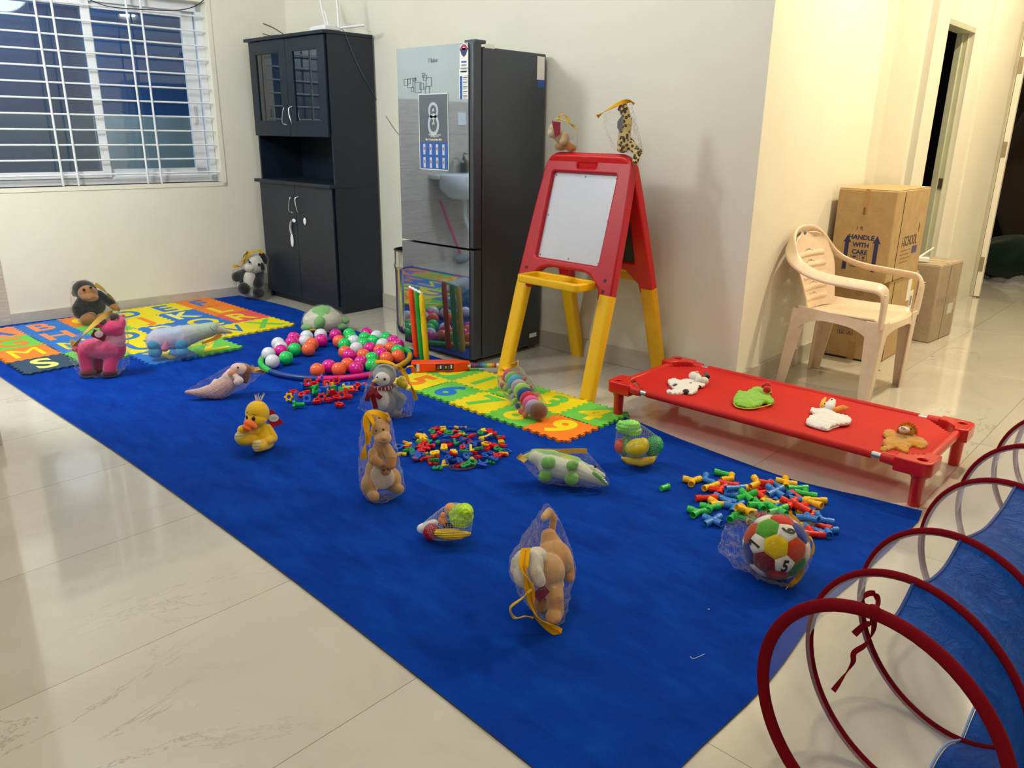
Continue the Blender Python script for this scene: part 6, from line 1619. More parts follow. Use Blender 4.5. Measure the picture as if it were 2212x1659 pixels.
# ------------------------------------------------------------------ caterpillar
t = Toy('caterpillar_plush', 'long striped caterpillar soft toy in a clear bag lying across the number mat', 'soft toy', 1130, 886, ZF + FT)
discs = [((1098, 812), 17, '#f0709c'), ((1107, 818), 18, '#8fcf74'), ((1114, 827), 19, '#5ab0da'), ((1121, 836), 18, '#b9a8cc'), ((1128, 845), 19, '#a5dc62'), ((1134, 854), 18, '#1c4f96'), ((1141, 863), 18, '#d62c4e'), ((1147, 872), 18, '#f4619a'), ((1152, 880), 17, '#b9a9d0')]
H_ = .048
axis = (t.L(1152, 880, H_) - t.L(1098, 812, H_)).normalized()
for (p, r_, cc) in discs:
    c = t.L(p[0], p[1], H_); m = MB(); R_ = r_ * t.s * 1.02
    q = axis.to_track_quat('Z', 'Y').to_matrix()
    prof = [(R_ * .35, -.019), (R_ * .8, -.016), (R_ * .98, -.007), (R_, 0), (R_ * .98, .007), (R_ * .8, .016), (R_ * .35, .019)]
    m.lathe(prof, 40, (0, 0, 0), None)
    vs = []
    for v in m.v:
        a = atan2(v.y, v.x); k = 1 + .05 * sin(a * 20); vs.append(q @ Vector((v.x * k, v.y * k, v.z)) + c)
    m.v = [Vector((v.x, v.y, max(v.z, .001))) for v in vs]; m.build('ruffle', fabric(cc, 260), t.root, smooth=60); t.pts += m.v[::9]
hd = t.blob('head', [t.E(1163, 888, 20, 18, 0, 18, col='#7a5238', lie=.045), t.E(1170, 896, 12, 10, 0, 10, col='#c99a66', lie=.03)])
cols5 = ['#f0709c', '#8fcf74', '#f47f8a', '#7fc46a', '#b9a8cc', '#a5dc62', '#1c4f96', '#f0706c', '#f0806c']
for k, (x, y) in enumerate(((1083, 832), (1092, 838), (1097, 832), (1102, 846), (1108, 856), (1112, 866), (1118, 877), (1126, 888), (1134, 896))):
    t.blob('foot', [t.E(x, y, 6.5, 7, 0, 6.5, col=cols5[k], lie=.016)])
for (x, y) in ((1118, 806), (1132, 818), (1146, 836), (1160, 852)): t.blob('foot', [t.E(x, y, 6, 6, 0, 6, col=random.choice(cols5), lie=.014)])
t.bag([(1074, 806, .02), (1092, 790, .06), (1118, 783, .10), (1138, 812, .06), (1177, 868, -.02), (1180, 898, -.05), (1152, 908, -.07), (1128, 903, -.05), (1078, 832, 0)], .003, .007, seed=14)
t.strip([(1080, 812, .0), (1084, 800, .03), (1095, 793, .05), (1106, 790, .05), (1114, 786, .05)], 6, '#f0b224')
t.strip([(1112, 788, .05), (1118, 780, .05), (1119, 792, .04)], 3, '#eeb030', 'carry_loop')
# ------------------------------------------------------------------ hand puppets lying on the cot
CZ = ZC - .012
def spots(t, lst, col):
    def f(co, c):
        for (x, y, r) in lst:
            q = t.L(x, y, .02)
            if hypot(co.x - q.x, (co.y - q.y)) < r * t.s: return lin(col)
        return None
    return f
def cloth(t, pts, r=9, h=.010, col='#ffffff'):
    """a limp cloth glove: flat lobes fanning from the middle; pts (px, py, radius)"""
    out = []; c0 = (pts[0][0], pts[0][1], pts[0][2] * 1.15); pts = [pts[0]] + [(q[0], q[1], q[2] * 1.25) for q in pts[1:]]
    for i in range(1, len(pts)):
        a, b = pts[i], pts[i % (len(pts) - 1) + 1]
        mx_, my_ = (a[0] + b[0]) / 2 * .72 + c0[0] * .28, (a[1] + b[1]) / 2 * .72 + c0[1] * .28
        if hypot(a[0] - b[0], a[1] - b[1]) < 45: out.append(t.CL((c0[0], c0[1], h + .004), (mx_, my_, h), c0[2], min(a[2], b[2]) * .9, col))
    for q in pts[1:]:
        out.append(t.CL((c0[0], c0[1], h + .006), (q[0], q[1], h), c0[2], q[2], col))
    return out
def glove(t, outline, col, paint=None):
    """limp cloth glove: an outlined double cloth, puffed towards its middle and softly folded"""
    P_ = [t.L(x, y, 0) for x, y in outline]; sp = spline([Vector((p.x, p.y, 0)) for p in P_], 4, True)
    me = curve_mesh('glove', [[(p.x, p.y) for p in sp]], .008, .0015)
    o = link('glove', me); bake(o, [('REMESH', dict(mode='VOXEL', voxel_size=.0026)), ('SMOOTH', dict(factor=.6, iterations=3))])
    me = o.data; me.polygons.foreach_set('use_smooth', [True] * len(me.polygons)); ca = me.color_attributes.new('Col', 'FLOAT_COLOR', 'POINT'); cols = []
    for v in me.vertices:
        d = min((Vector((v.co.x, v.co.y, 0)) - q).length for q in sp[::2])
        cols += list((paint(v.co, None) if paint else None) or lin(col))
        if v.co.z > .003: v.co.z += .013 * (1 - math.exp(-d / .014)) + .0045 * noise.noise(v.co * 48) * min(1, d / .008)
    ca.data.foreach_set('color', cols); me.materials.clear(); me.materials.append(plush_vc()); o.parent = t.root
    return o
def flat(o, k, z0=0):
    for v in o.data.vertices: v.co.z = z0 + (v.co.z - z0) * k
    o.data.update()
t = Toy('cow_puppet', 'white hand puppet with black cow spots at the far left end of the red cot', 'hand puppet', 1478, 850, CZ)
b = glove(t, [(1442, 826), (1456, 822), (1470, 826), (1486, 822), (1500, 826), (1512, 822), (1524, 826), (1522, 836), (1508, 840), (1506, 848), (1494, 854), (1478, 852), (1464, 855), (1442, 852), (1441, 847), (1456, 846), (1447, 836)], '#f1efe9', spots(t, [(1458, 830, 6), (1482, 842, 7), (1505, 844, 5), (1447, 829, 3), (1514, 830, 4), (1492, 827, 3), (1476, 851, 3)], '#15151a'))
hd = t.blob('head', [t.E(1500, 812, 13, 10, 0, 12, 0, '#f1eeea', lie=.030), t.E(1511, 819, 10, 9, 0, 10, 0, '#f1eeea', lie=.028), t.E(1522, 823, 9, 9, 0, 9, 0, '#efece6', lie=.02)])
t.blob('ear', [t.CL((1523, 806, .035), (1529, 814, .03), 3.5, 5.5, '#16161b')], parent=hd); t.blob('nose_patch', [t.E(1506, 804, 4, 3, 0, 3, 0, '#c9c6c2', lie=.05)], parent=hd)
m = MB(); m.ell(t.L(1517, 812, .047), (.0035,) * 3); m.build('eye', plastic('#0b0a0a', .15), hd, smooth=80)
t = Toy('parrot_puppet', 'lime green parrot hand puppet with red beak, second from left on the cot', 'hand puppet', 1628, 872, CZ)
b = glove(t, [(1583, 870), (1590, 856), (1598, 848), (1612, 851), (1630, 841), (1645, 842), (1652, 850), (1660, 858), (1672, 871), (1664, 875), (1650, 873), (1640, 880), (1622, 884), (1606, 883), (1592, 879)], '#86c726')
m = MB(); sp = [t.L(x, y, .004) for x, y in ((1584, 870), (1590, 878), (1604, 882), (1622, 883), (1640, 880), (1658, 876), (1671, 870))]; m.tube(spline(sp, 4), .0028, 6); m.build('yellow_hem', fabric('#d8cf2c', 300), t.root, smooth=60)
m = MB(); m.ell(t.L(1604, 878, .006), (.026, .016, .006)); m.build('glove_opening', fabric('#2c6b1c', 300), t.root, smooth=60)
hd = t.blob('head', [t.E(1656, 846, 11, 12, 0, 11, 0, '#e3c51e', lie=.024), t.E(1657, 842, 9, 9, 0, 9, 0, '#c3181a', lie=.035)])
t.blob('beak', [t.CL((1650, 834, .042), (1658, 832, .048), 6, 8, '#cf1c1a')], parent=hd)
m = MB(); m.ell(t.L(1665, 851, .045), (.0035,) * 3); m.build('eye', plastic('#0b0a0a', .15), hd, smooth=80)
t = Toy('bird_puppet', 'white hand puppet with orange ears or wings, third from left on the cot', 'hand puppet', 1788, 924, CZ)
b = glove(t, [(1740, 915), (1752, 902), (1760, 899), (1750, 891), (1754, 886), (1768, 888), (1780, 876), (1796, 872), (1804, 884), (1802, 896), (1816, 900), (1834, 905), (1839, 913), (1832, 919), (1812, 921), (1796, 925), (1787, 932), (1768, 928), (1750, 922)], '#f3f1f1')
m = MB(); sp = [t.L(x, y, .004) for x, y in ((1742, 915), (1752, 921), (1768, 921), (1785, 930), (1798, 925), (1812, 921))]; m.tube(spline(sp, 4), .0024, 6); m.build('hem', fabric('#d9d4d2', 300), t.root, smooth=60)
hd = t.blob('head', [t.CL((1792, 880, .02), (1797, 869, .032), 11, 9, '#f4f2f2'), t.E(1798, 866, 8, 6, 0, 7, 0, '#f4f2f2', lie=.038)])
t.blob('ear', [t.CL((1806, 886, .016), (1820, 882, .018), 7, 8, '#f08c1c'), t.CL((1820, 882, .018), (1830, 882, .016), 7, 4, '#f08c1c')], parent=hd); t.blob('ear', [t.CL((1776, 877, .02), (1779, 866, .032), 6, 5, '#f0b52a'), t.CL((1779, 866, .03), (1783, 860, .036), 4, 3, '#f0b52a')], parent=hd)
for (x, y) in ((1781, 872), (1797, 863)):
    m = MB(); m.ell(t.L(x, y, .048), (.003,) * 3); m.build('eye', plastic('#0b0a0a', .15), hd, smooth=80)
t = Toy('lion_puppet', 'mustard lion hand puppet with shaggy mane nearest the right end of the cot', 'hand puppet', 1950, 972, CZ)
b = glove(t, [(1907, 940), (1918, 932), (1934, 938), (1945, 945), (1962, 943), (1980, 948), (1998, 956), (2004, 966), (1990, 973), (1972, 967), (1963, 973), (1961, 982), (1948, 978), (1930, 973), (1912, 979), (1900, 976), (1910, 966), (1906, 958), (1914, 950)], '#d29524')
t.blob('glove_opening', [t.CL((1908, 962, .01), (1915, 965, .01), 4, 4, '#9a5c14')])
hd = t.blob('head', [t.E(1959, 930, 17, 14, 0, 14, 0, '#d99328', lie=.032), t.E(1953, 928, 12, 7, 0, 8, 0, '#f1ece4', lie=.046)])
m = MB(); random.seed(3)
for k in range(170):
    a = random.uniform(-.2, 2 * pi * .62); c_ = t.L(1960, 931, .03); d = Vector((cos(a), .35 * random.uniform(-1, 1), sin(a))); p = c_ + d * .022
    m.tube([p, p + d * .010, p + d * .016 + Vector((0, 0, -.002))], [.0022, .0016, .0004], 5)
m.build('mane', fabric('#d9741c', 250), hd, smooth=60)
for (x, y, c, r) in ((1968, 927, '#0b0a0a', .0032), (1948, 924, '#0b0a0a', .0028), (1953, 925, '#e59aa6', .005)):
    m = MB(); m.ell(t.L(x, y, .056), (r,) * 3); m.build('eye' if c[1] == '0' else 'nose', plastic(c, .2), hd, smooth=80)

# ------------------------------------------------------------------ play food in nets
M_NETK = plastic('#c9d6e6', .4, name='net_thread_pale'); M_NETD = plastic('#aab2b0', .4, name='net_thread_grey')
def food(name, label, cat, prims, t0, mat, vox=None, soft=2, group=None, bumps=None, cells=None):
    t = Toy(name, label, cat, t0.px, t0.py, t0.g.z, group)
    o = t.blob(name + '_body', prims(t), vox, mat=mat, soft=soft, floor=True)
    if bumps:
        me = o.data; ns = [v.normal.copy() for v in me.vertices]
        for v, n_ in zip(me.vertices, ns): v.co += n_ * bumps(v.co)
        me.update()
    # a one-piece vegetable: the mesh itself is the thing
    o.parent = None; o.matrix_world = t.root.matrix_world if False else Matrix.Translation(t.root.location) @ Matrix.Rotation(t.root.rotation_euler.z, 4, 'Z')
    for k in ('label', 'category', 'group'):
        if k in t.root: o[k] = t.root[k]
    t0.pts += t.pts
    bpy.data.objects.remove(t.root); o.name = name
    return o
def net(t0, label, mat, extra, inflate=.0025):
    o = t0.bag(extra, inflate, .0, vox=.018, name='net_bag')
    me = o.data
    # keep the coarse quads, not the subdivided ones
    o.parent = None
    bake(o, [('WIREFRAME', dict(thickness=.0006, use_replace=True))])
    o.data.materials.clear(); o.data.materials.append(mat)
    o.matrix_world = Matrix.Translation(t0.root.location) @ Matrix.Rotation(t0.root.rotation_euler.z, 4, 'Z')
    tag(o, label, 'net bag'); bpy.data.objects.remove(t0.root); o.name = 'net_bag'
def grape(co): 
    best = 9
    q = co * 75; f = [q[i] - math.floor(q[i]) - .5 for i in range(3)]
    return .0016 * (cos(co.x * 380) * cos(co.z * 380 + co.y * 200))
ta = Toy('net', 'x', 'x', 1378, 1004); ta.px, ta.py = 1378, 1004
g = 'play fruit in the net by the number mat'
food('toy_grapes', 'pale green toy grape bunch at the top of the fruit net', 'toy fruit', lambda t: [t.E(1357, 922, 26, 15, .0, 16, -14, col='#ffffff'), t.E(1366, 930, 20, 12, .0, 16), t.E(1340, 920, 8, 12, 0, 10)], ta, plastic('#86dd5c', .35), group=g, bumps=lambda co: .0030 * abs(cos(co.x * 230) * cos(co.z * 230)))
food('toy_custard_apple', 'knobbly dark green toy custard apple on the right of the net', 'toy fruit', lambda t: [t.E(1412, 964, 20, 24, .01, 22, 20)], ta, plastic('#23a860', .3), group=g, bumps=lambda co: .0026 * noise.noise(co * 190))
food('toy_mango', 'round yellow toy mango in the middle of the fruit net', 'toy fruit', lambda t: [t.E(1376, 967, 26, 20, -.04, 22, -20), t.E(1389, 961, 13, 16, -.04, 15)], ta, plastic('#dfc413', .32), group=g, vox=.003)
food('toy_banana', 'yellow toy banana lying under the mango in the net', 'toy fruit', lambda t: [t.C((1344, 989, -.05), (1358, 995, -.05), 3, 8), t.C((1358, 995, -.05), (1385, 998, -.05), 8, 10), t.C((1385, 998, -.05), (1405, 994, -.04), 10, 9), t.C((1405, 994, -.04), (1415, 988, -.03), 9, 4)], ta, plastic('#e3bf10', .3), group=g, vox=.002)
food('toy_orange', 'red-orange toy fruit half hidden at the left of the net', 'toy fruit', lambda t: [t.E(1341, 964, 14, 17, .0, 16)], ta, plastic('#f04a30', .3), group=g)
food('toy_watermelon', 'toy watermelon slice with green rind beside the mango', 'toy fruit', lambda t: [t.C((1349, 944, -.01), (1349, 982, -.01), 4.5, 4.5), t.E(1352, 963, 7, 23, -.005, 20, 8)], ta, plastic('#57a33c', .35), group=g, vox=.002)
net(ta, 'grey net bag holding toy fruit on the rug near the number mat', M_NETD, [(1347, 905, 0), (1383, 925, .02), (1405, 938, .03)])
tb = Toy('net', 'x', 'x', 966, 1168); tb.px, tb.py = 966, 1168
g = 'play vegetables in the net before the kangaroo'
food('toy_cabbage', 'bright lime toy cabbage at the right of the vegetable net', 'toy vegetable', lambda t: [t.E(996, 1115, 27, 26, .0, 26), t.E(1003, 1106, 19, 18, -.01, 20)], tb, plastic('#b5e61a', .34), group=g, bumps=lambda co: .0022 * (1 - abs(noise.noise(co * 55)) * 4))
food('toy_mango', 'orange toy mango behind the lime cabbage in the net', 'toy vegetable', lambda t: [t.E(973, 1099, 13, 13, .02, 14, 30)], tb, plastic('#f6a52c', .3), group=g)
food('toy_carrot', 'small orange toy vegetable standing between cabbage and tomato', 'toy vegetable', lambda t: [t.E(956, 1124, 10.5, 10, -.0, 10), t.E(957, 1114, 7, 8, 0, 7)], tb, plastic('#fb8c14', .3), group=g)
food('toy_tomato', 'dark red toy tomato at the front left of the net', 'toy vegetable', lambda t: [t.E(932, 1149, 18.5, 18.5, -.0, 18)], tb, plastic('#b8101c', .22), group=g)
food('toy_radish', 'white toy radish sticking out behind the red tomato', 'toy vegetable', lambda t: [t.C((911, 1142, .02), (937, 1131, .03), 11, 10)], tb, plastic('#e9ebee', .35), group=g)
food('toy_corn', 'yellow toy corn cob lying at the front of the net', 'toy vegetable', lambda t: [t.C((946, 1151, -.04), (962, 1153, -.045), 8, 12), t.C((962, 1153, -.045), (990, 1155, -.045), 12, 11), t.C((990, 1155, -.045), (1014, 1153, -.04), 11, 4)], tb, plastic('#e5bf0e', .3), group=g, vox=.0018, soft=1, bumps=lambda co: .0011 * cos(co.z * 800 + co.y * 300))
food('toy_beetroot', 'dark toy vegetable deep in the middle of the net', 'toy vegetable', lambda t: [t.E(968, 1138, 12, 12, .01, 12)], tb, plastic('#4a0f1c', .35), group=g)
net(tb, 'pale net bag holding toy vegetables on the rug below the kangaroo', M_NETK, [(972, 1083, .01), (1024, 1118, .01), (1018, 1160, -.02), (950, 1172, -.02), (900, 1150, .02)])

# ------------------------------------------------------------------ pipe connectors
PC = {'B': '#2f7fd6', 'G': '#2cc04e', 'R': '#ea2a1c', 'Y': '#f7bf17'}; PN = {'B': 'blue', 'G': 'green', 'R': 'red', 'Y': 'yellow'}
PR = .0115; PM = {}
def conn(kind, c):
    if (kind, c) in PM: return PM[kind, c]
    m = MB(); n = 16; arm = .039
    def arm_(d, L=arm):
        d = Vector(d).normalized(); q = d.to_track_quat('Z', 'Y').to_matrix()
        prof = [(PR * .62, -.002), (PR * .9, 0), (PR * .9, L * .42), (PR * 1.08, L * .46), (PR * 1.08, L), (PR * .86, L), (PR * .80, L * .55), (.0003, L * .5)]
        m.lathe(prof, n, (0, 0, 0), q, close=False)
    D = {'cross': [(1, 0, 0), (-1, 0, 0), (0, 1, 0), (0, -1, 0)], 'tee': [(1, 0, 0), (-1, 0, 0), (0, 1, 0)], 'elbow': [(1, 0, 0), (-.35, .94, 0)], 'wye': [(1, .15, 0), (-.75, .66, 0), (-.75, -.66, 0)], 'straight': [(1, 0, 0), (-1, 0, 0)]}[kind]
    for d in D: arm_(d)
    m.ell((0, 0, 0), (PR * .93,) * 3, None, 14, 8)
    PM[kind, c] = m.mesh('pipe_connector', plastic(PC[c], .28), 45); return PM[kind, c]
KN = {'cross': 'cross-shaped', 'tee': 'T-shaped', 'elbow': 'bent', 'wye': 'Y-shaped', 'straight': 'straight'}
# crop pixels (scale 5.183, origin 1420,980), kind, colour, turn in degrees, layer
PL = '''400,300 wye Y 20 0;535,290 elbow B -30 0;750,225 straight G -15 0;830,280 elbow Y 60 0;600,365 straight Y 28 0;800,340 straight R -25 0;700,400 wye R 25 0;870,385 straight B 12 1;550,495 straight R 0 0
680,560 wye Y -10 0;790,520 straight B -38 0;870,470 elbow B 40 0;1000,470 cross G 10 1;1130,440 tee R -60 0;1130,330 elbow Y 80 1;1180,380 tee R 15 0;1250,330 elbow R 50 1;1045,370 straight Y 20 0;1320,350 straight B 80 0;1440,320 cross Y -12 0
1320,420 cross B 25 1;1340,500 tee B 190 0;1470,440 elbow B -70 0;1570,385 straight G 5 0;1660,450 tee G -15 0;1740,550 straight Y -48 1;1770,520 straight Y -5 0;1140,570 cross G 4 1;1220,495 straight Y 40 0;870,590 wye B 15 0;740,510 straight B -40 0
600,600 wye G 15 0;460,650 wye G 5 0;620,745 cross B 28 0;990,630 cross Y 8 1;860,700 straight G 42 0;1270,600 straight Y 28 0;1350,630 cross G 20 1;1500,560 cross R -30 1;1600,590 tee R -40 1;1580,490 straight R -50 0;1540,510 straight B 20 1
1700,600 elbow B -60 0;1640,545 straight B -8 0;1680,655 straight Y -5 0;1740,690 elbow R 80 0;1690,720 wye B -50 1;1665,790 tee Y 10 0;1840,740 elbow B -10 0;1830,810 straight R -38 0;1760,850 straight B -45 0;1900,860 elbow B -80 0;1740,900 tee R 0 0
1220,660 straight R 30 0;1430,690 straight Y 40 0;960,720 straight G -20 0;1010,700 straight Y 70 0;1100,690 straight R 10 0;960,410 straight Y 30 0;1080,520 straight R 60 0;1420,590 straight B 10 0;1330,560 elbow Y 20 0'''
items = []; random.seed(5)
for tok in PL.replace('\n', ';').split(';'):
    xy, kind, c, a, lay = tok.split(); x, y = map(float, xy.split(','))
    h = PR * 1.1 + int(lay) * PR * 1.9
    p = G(1420 + x / 5.183, 980 + y / 5.183, ZR + h)
    base = atan2(RIGHT.y, RIGHT.x)
    o = link('pipe_connector', conn(kind, c), None, p, (random.uniform(-.1, .1) * (1 + int(lay)), random.uniform(-.12, .12) * (1 + 2 * int(lay)), base + radians(float(a)) * 1.25))
    tag(o, None, 'pipe connector', 'plastic pipe connectors heaped beyond the number ball'); items.append((o, '%s %s pipe connector' % (PN[c], KN[kind])))
rank_labels(items, 'in the pipe heap')
p = G(1436, 1053, ZR + PR); m = MB(); q = Vector((1, 0, 0)).to_track_quat('Z', 'Y').to_matrix()
m.lathe([(PR * .95, -.018), (PR * .95, .012), (PR * 1.12, .013), (PR * 1.12, .018), (PR * .85, .018), (PR * .8, 0), (.0003, -.002)], 16, (0, 0, 0), q, close=False); m.lathe([(.0003, -.018), (PR * .95, -.018)], 16, (0, 0, 0), q, close=False)
o = m.build('pipe_connector', plastic(PC['G'], .28), None, smooth=45); o.location = p; o.rotation_euler = (0, 0, atan2(RIGHT.y, RIGHT.x) + .55); o.name = 'pipe_connector'
tag(o, 'single short green pipe piece lying apart, left of the pipe heap', 'pipe connector')

# ------------------------------------------------------------------ heap of plastic letters and numbers
LC = {'red': '#d31418', 'blue': '#0f4fb5', 'green': '#0e8f4a', 'yellow': '#f3c50f'}
random.seed(11); lm = {}
ctr = G(985, 968, 0); items = []; placed = []
ax = Vector((RIGHT.x, RIGHT.y, 0)).normalized(); ay = Vector((-ax.y, ax.x, 0))
chars = '0123456789ABDEGKPRS+-'
def letter(ch, cn_):
    if (ch, cn_) not in lm:
        me = glyph(ch, .052, .0095, .0016, .0010, plastic(LC[cn_], .32)); shade(me, 40); lm[ch, cn_] = me
    return lm[ch, cn_]
def place_letter(px, py, ch, cn_, lay, rz, tilt=(0, 0)):
    p = G(px, py, ZR + .002 + lay * .0095)
    o = link('plastic_number' if ch.isdigit() else 'plastic_letter', letter(ch, cn_), None, p, (tilt[0], tilt[1], rz))
    tag(o, None, 'plastic number' if ch.isdigit() else 'plastic letter', 'plastic letters and numbers heaped on the rug')
    if ch in '+-': o.name = 'plastic_sign'; o['category'] = 'plastic sign'
    items.append((o, '%s plastic %s %s' % (cn_, 'number' if ch.isdigit() else ('sign' if ch in '+-' else 'letter'), {'+': 'plus', '-': 'minus'}.get(ch, WORD[int(ch)] if ch.isdigit() else ch))))
b0 = atan2(RIGHT.y, RIGHT.x)
for (x, y, ch, c, rz) in ((992, 925, 'L', 'yellow', 1.0), (860, 968, 'O', 'blue', .2), (877, 967, '1', 'yellow', 1.3), (868, 983, '2', 'yellow', 1.5), (891, 981, '5', 'green', .3), (911, 984, '0', 'blue', .1), (896, 992, '1', 'red', .1),
    (888, 975, '4', 'green', .5), (1024, 1001, '9', 'red', .2), (1088, 982, '3', 'yellow', 1.2), (946, 1013, '5', 'green', 1.5), (1000, 968, '0', 'red', .1), (947, 957, '6', 'green', .2), (905, 958, '9', 'green', .2), (1050, 961, 'O', 'yellow', .3),
    (980, 978, '8', 'yellow', .4), (963, 932, '7', 'yellow', .8), (1060, 1000, '5', 'green', 1.4), (914, 947, 'R', 'yellow', .2), (1012, 955, '8', 'red', .5), (909, 933, '-', 'blue', .2), (943, 928, 'K', 'red', .4), (995, 938, '4', 'yellow', .7), (1037, 936, '6', 'green', .3), (1055, 943, '1', 'yellow', -.8),
    (1083, 956, '2', 'yellow', .1), (1070, 965, 'B', 'red', .8), (960, 968, 'B', 'yellow', 0), (930, 965, 'M', 'red', .1), (968, 996, 'A', 'blue', .6), (1013, 983, 'E', 'blue', .3), (935, 1000, 'K', 'red', .3), (1070, 990, 'P', 'red', -.5), (926, 991, '1', 'red', 1.6), (1048, 986, 'S', 'blue', .2)):
    place_letter(x, y, ch, c, 1 if 880 < x < 1075 and 930 < y < 1000 else 0, b0 + rz, (random.uniform(-.15, .15), random.uniform(-.15, .15)))
n_ = 0
while n_ < 100:
    a = random.random() * 2 * pi; r = sqrt(random.random()); lay = random.choice((0, 0, 1)) if r > .6 else random.choice((0, 1, 1, 2))
    px = 988 + 108 * r * cos(a) + random.uniform(-6, 6); py = 966 + 43 * r * sin(a)
    if any(hypot(px - q[0], (py - q[1]) * 1.7) < 11 and q[2] == lay for q in placed): 
        if random.random() < .97: continue
    placed.append((px, py, lay)); n_ += 1
    place_letter(px, py, random.choice(chars), random.choice(('red', 'blue', 'blue', 'green', 'yellow', 'red')), lay, random.uniform(0, 6.28), (random.uniform(-.35, .35), random.uniform(-.35, .35)))
rank_labels(items, 'in the letter heap')
# thin cord tangled at the near side of the heap
g0 = G(995, 1010, ZR + .003); m = MB(); random.seed(2)
pts = [g0 + ax * (.055 * cos(k * .9) * (.6 + .4 * random.random())) + ay * (.032 * sin(k * .9) * (.6 + .4 * random.random())) + Vector((0, 0, .004 * random.random())) for k in range(34)]
m.tube(spline(pts, 5), .0009, 5); o = m.build('lacing_cord', plastic('#1f2a6e', .5), None, smooth=60); tag(o, 'thin dark blue cord tangled at the near edge of the letter heap', 'cord')
m = MB(); m.tube(spline([p + Vector((.006, .004, .003)) for p in pts[::2]], 5), .0009, 5); o = m.build('lacing_cord', plastic('#6e1f4a', .5), None, smooth=60); tag(o, 'thin maroon cord tangled with the blue one by the letter heap', 'cord')

# ------------------------------------------------------------------ chunky nuts and bolts
NC = {'R': '#d4141a', 'B': '#1a63d4', 'G': '#16b84a', 'Y': '#f4b40e'}; NMs = {}
def nutmesh(kind, c):
    if (kind, c) in NMs: return NMs[kind, c]
    mt = plastic(NC[c], .22)
    circ = lambda r, n=18, cx=0, cy=0: [(cx + r * cos(2 * pi * k / n), cy + r * sin(2 * pi * k / n)) for k in range(n)]
    hole = circ(.0095)
    if kind in ('flower', 'square', 'hex', 'triangle'):
        if kind == 'flower': out = [((.020 + .0035 * cos(6 * a)) * cos(a), (.020 + .0035 * cos(6 * a)) * sin(a)) for a in [2 * pi * k / 60 for k in range(60)]]
        elif kind == 'square': out = rrect(-.019, -.019, .019, .019, .004, 4)
        elif kind == 'hex': out = circ(.021, 6)
        else: out = circ(.024, 3)
        me = curve_mesh('toy_nut', [out, hole], .016, .002, mt, 2)
    else:
        head = {'boltf': [((.019 + .003 * cos(6 * a)) * cos(a), (.019 + .003 * cos(6 * a)) * sin(a)) for a in [2 * pi * k / 48 for k in range(48)]], 'bolts': rrect(-.017, -.017, .017, .017, .004, 4), 'bolth': circ(.019, 6)}[kind]
        me0 = curve_mesh('toy_bolt', [head], .012, .002, mt, 2)
        m = MB(); prof = [(.0105, .010)]
        for k in range(7): prof += [(.0115, .013 + .0055 * k), (.0092, .0155 + .0055 * k)]
        prof += [(.0085, .054)]
        m.lathe(prof, 16); m2 = m.mesh('shaft', mt, 30)
        bm = bmesh.new(); bm.from_mesh(me0); bm.from_mesh(m2); bm.to_mesh(me0); bm.free(); me = me0
        if not me.materials: me.materials.append(mt)
    shade(me, 35); NMs[kind, c] = me; return me
NL = '''1045,940 flower Y 0 u;1105,950 bolts B 90 s;1075,1005 boltf G 10 l;1210,955 square B 0 u;1160,905 hex R 20 f;1080,880 flower R 0 f;1150,835 bolts B 40 l;1210,805 square R 30 u;1250,830 hex R 0 f;1300,850 bolth G 160 l;1310,800 boltf R 200 l
1380,820 square R 40 u;1420,810 hex Y 0 f;1470,790 flower R 30 u;1330,760 bolts B 20 l;1250,890 bolth G 10 l;1310,895 bolts B 30 l;1390,890 boltf Y 150 l;1340,940 flower R 10 u;1300,960 square R 0 f;1400,950 hex R 0 f;1480,930 flower R 0 f
1520,920 square R 20 u;1500,870 bolth G 30 l;1530,850 boltf Y 10 l;1450,860 bolts G 130 l;1600,860 square R 40 f;1585,920 hex R 10 f;1660,830 boltf R 40 l;1640,860 flower R 20 u;1700,840 bolts B 10 l;1570,815 square B 10 f;1740,825 hex R 0 f;1500,995 flower R 0 f;1200,880 square R 10 f;1440,900 boltf R 100 l;1350,870 bolts B 70 l;1560,880 boltf R 70 s'''
items = []; random.seed(9); KB = {'flower': 'flower-shaped toy nut', 'square': 'square toy nut', 'hex': 'six-sided toy nut', 'boltf': 'flower-headed toy bolt', 'bolts': 'square-headed toy bolt', 'bolth': 'six-sided-headed toy bolt'}
NP = {'R': 'red', 'B': 'blue', 'G': 'green', 'Y': 'yellow'}
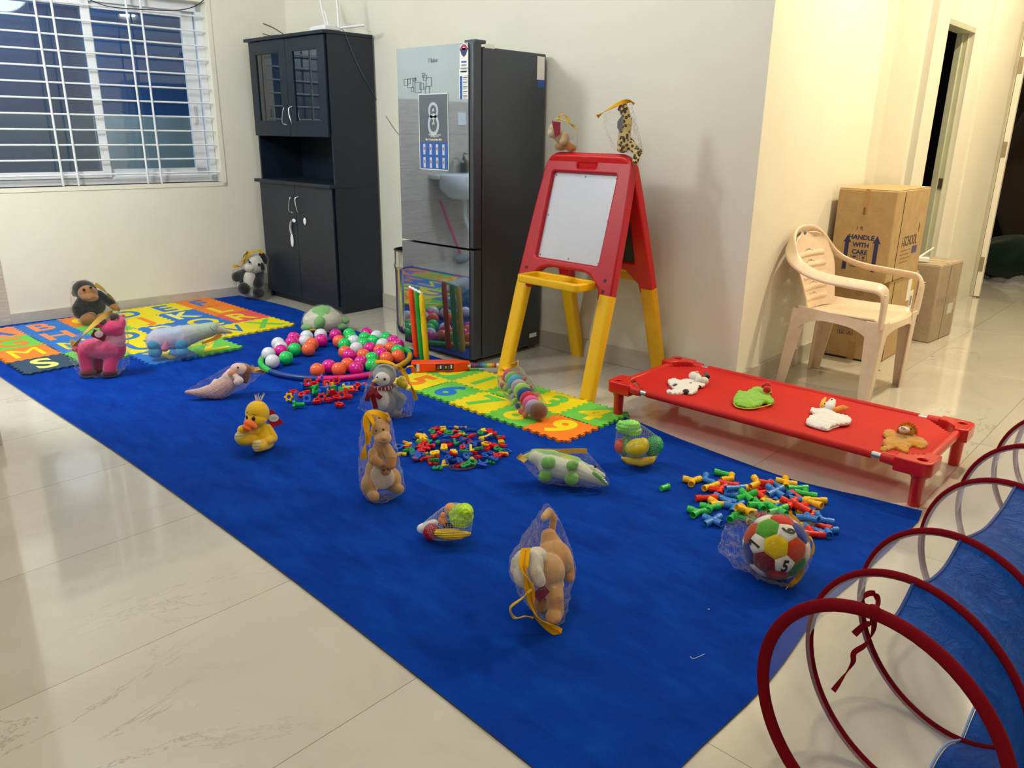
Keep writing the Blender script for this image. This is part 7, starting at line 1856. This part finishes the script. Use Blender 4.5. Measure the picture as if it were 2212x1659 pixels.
for tok in NL.replace('\n', ';').split(';'):
    xy, kind, c, a, pose = tok.split(); x, y = map(float, xy.split(','))
    inner = 1150 < x < 1620 and 800 < y < 930
    z = ZR + (.012 if pose in 'us' else .008) + (.016 if inner and random.random() < .5 else 0)
    p = G(380 + x / 4.254, 640 + y / 4.254, z + .008)
    rz = b0 + radians(float(a))
    if pose == 'u': rot = (radians(62), random.uniform(-.3, .3), rz); p.z += .006
    elif pose == 'l': rot = (radians(90), 0, rz + pi / 2); p.z += .004
    elif pose == 's': rot = (0, 0, rz); p.z = ZR + .001
    else: rot = (random.uniform(-.2, .2), random.uniform(-.2, .2), rz); p.z -= .008
    nm = 'toy_nut' if kind in ('flower', 'square', 'hex') else 'toy_bolt'
    o = link(nm, nutmesh(kind, c), None, p, rot); tag(o, None, 'toy nut' if nm == 'toy_nut' else 'toy bolt', 'chunky nuts and bolts heaped before the hoop'); items.append((o, '%s %s' % (NP[c], KB[kind])))
rank_labels(items, 'in the nut and bolt heap')

# ------------------------------------------------------------------ small bits on the floor
m = MB(); m.tube(spline([G(1491, 1418, ZR + .002), G(1497, 1423, ZR + .002), G(1508, 1419, ZR + .002), G(1523, 1412, ZR + .003)], 5), .0007, 5); o = m.build('white_thread', plastic('#dfe6ee', .5), None, smooth=60); tag(o, 'short bent white thread lying on the bare blue rug', 'thread')
m = MB(); m.ell((0, 0, .0015), (.0025, .002, .0015)); o = m.build('paper_scrap', M_WH, None, smooth=60); o.location = G(1531, 1317, ZR); tag(o, 'tiny white scrap on the rug between puppy and number ball', 'scrap')
m = MB(); m.tube([(-.012, 0, .002), (.012, 0, .002)], .002, 6); o = m.build('green_clip', plastic('#159a4c', .4), None, smooth=60); o.location = G(1897, 800, 0); tag(o, 'tiny green plastic stick on the floor under the armchair', 'stick')
m = MB(); m.tube([(-.006, 0, .0012), (.006, 0, .0012)], .0012, 6); o = m.build('floor_speck', plastic('#5a4a3a', .6), None, smooth=60); o.location = G(2013, 770, 0); tag(o, 'tiny dark speck on the corridor floor near the wrapped carton', 'speck')
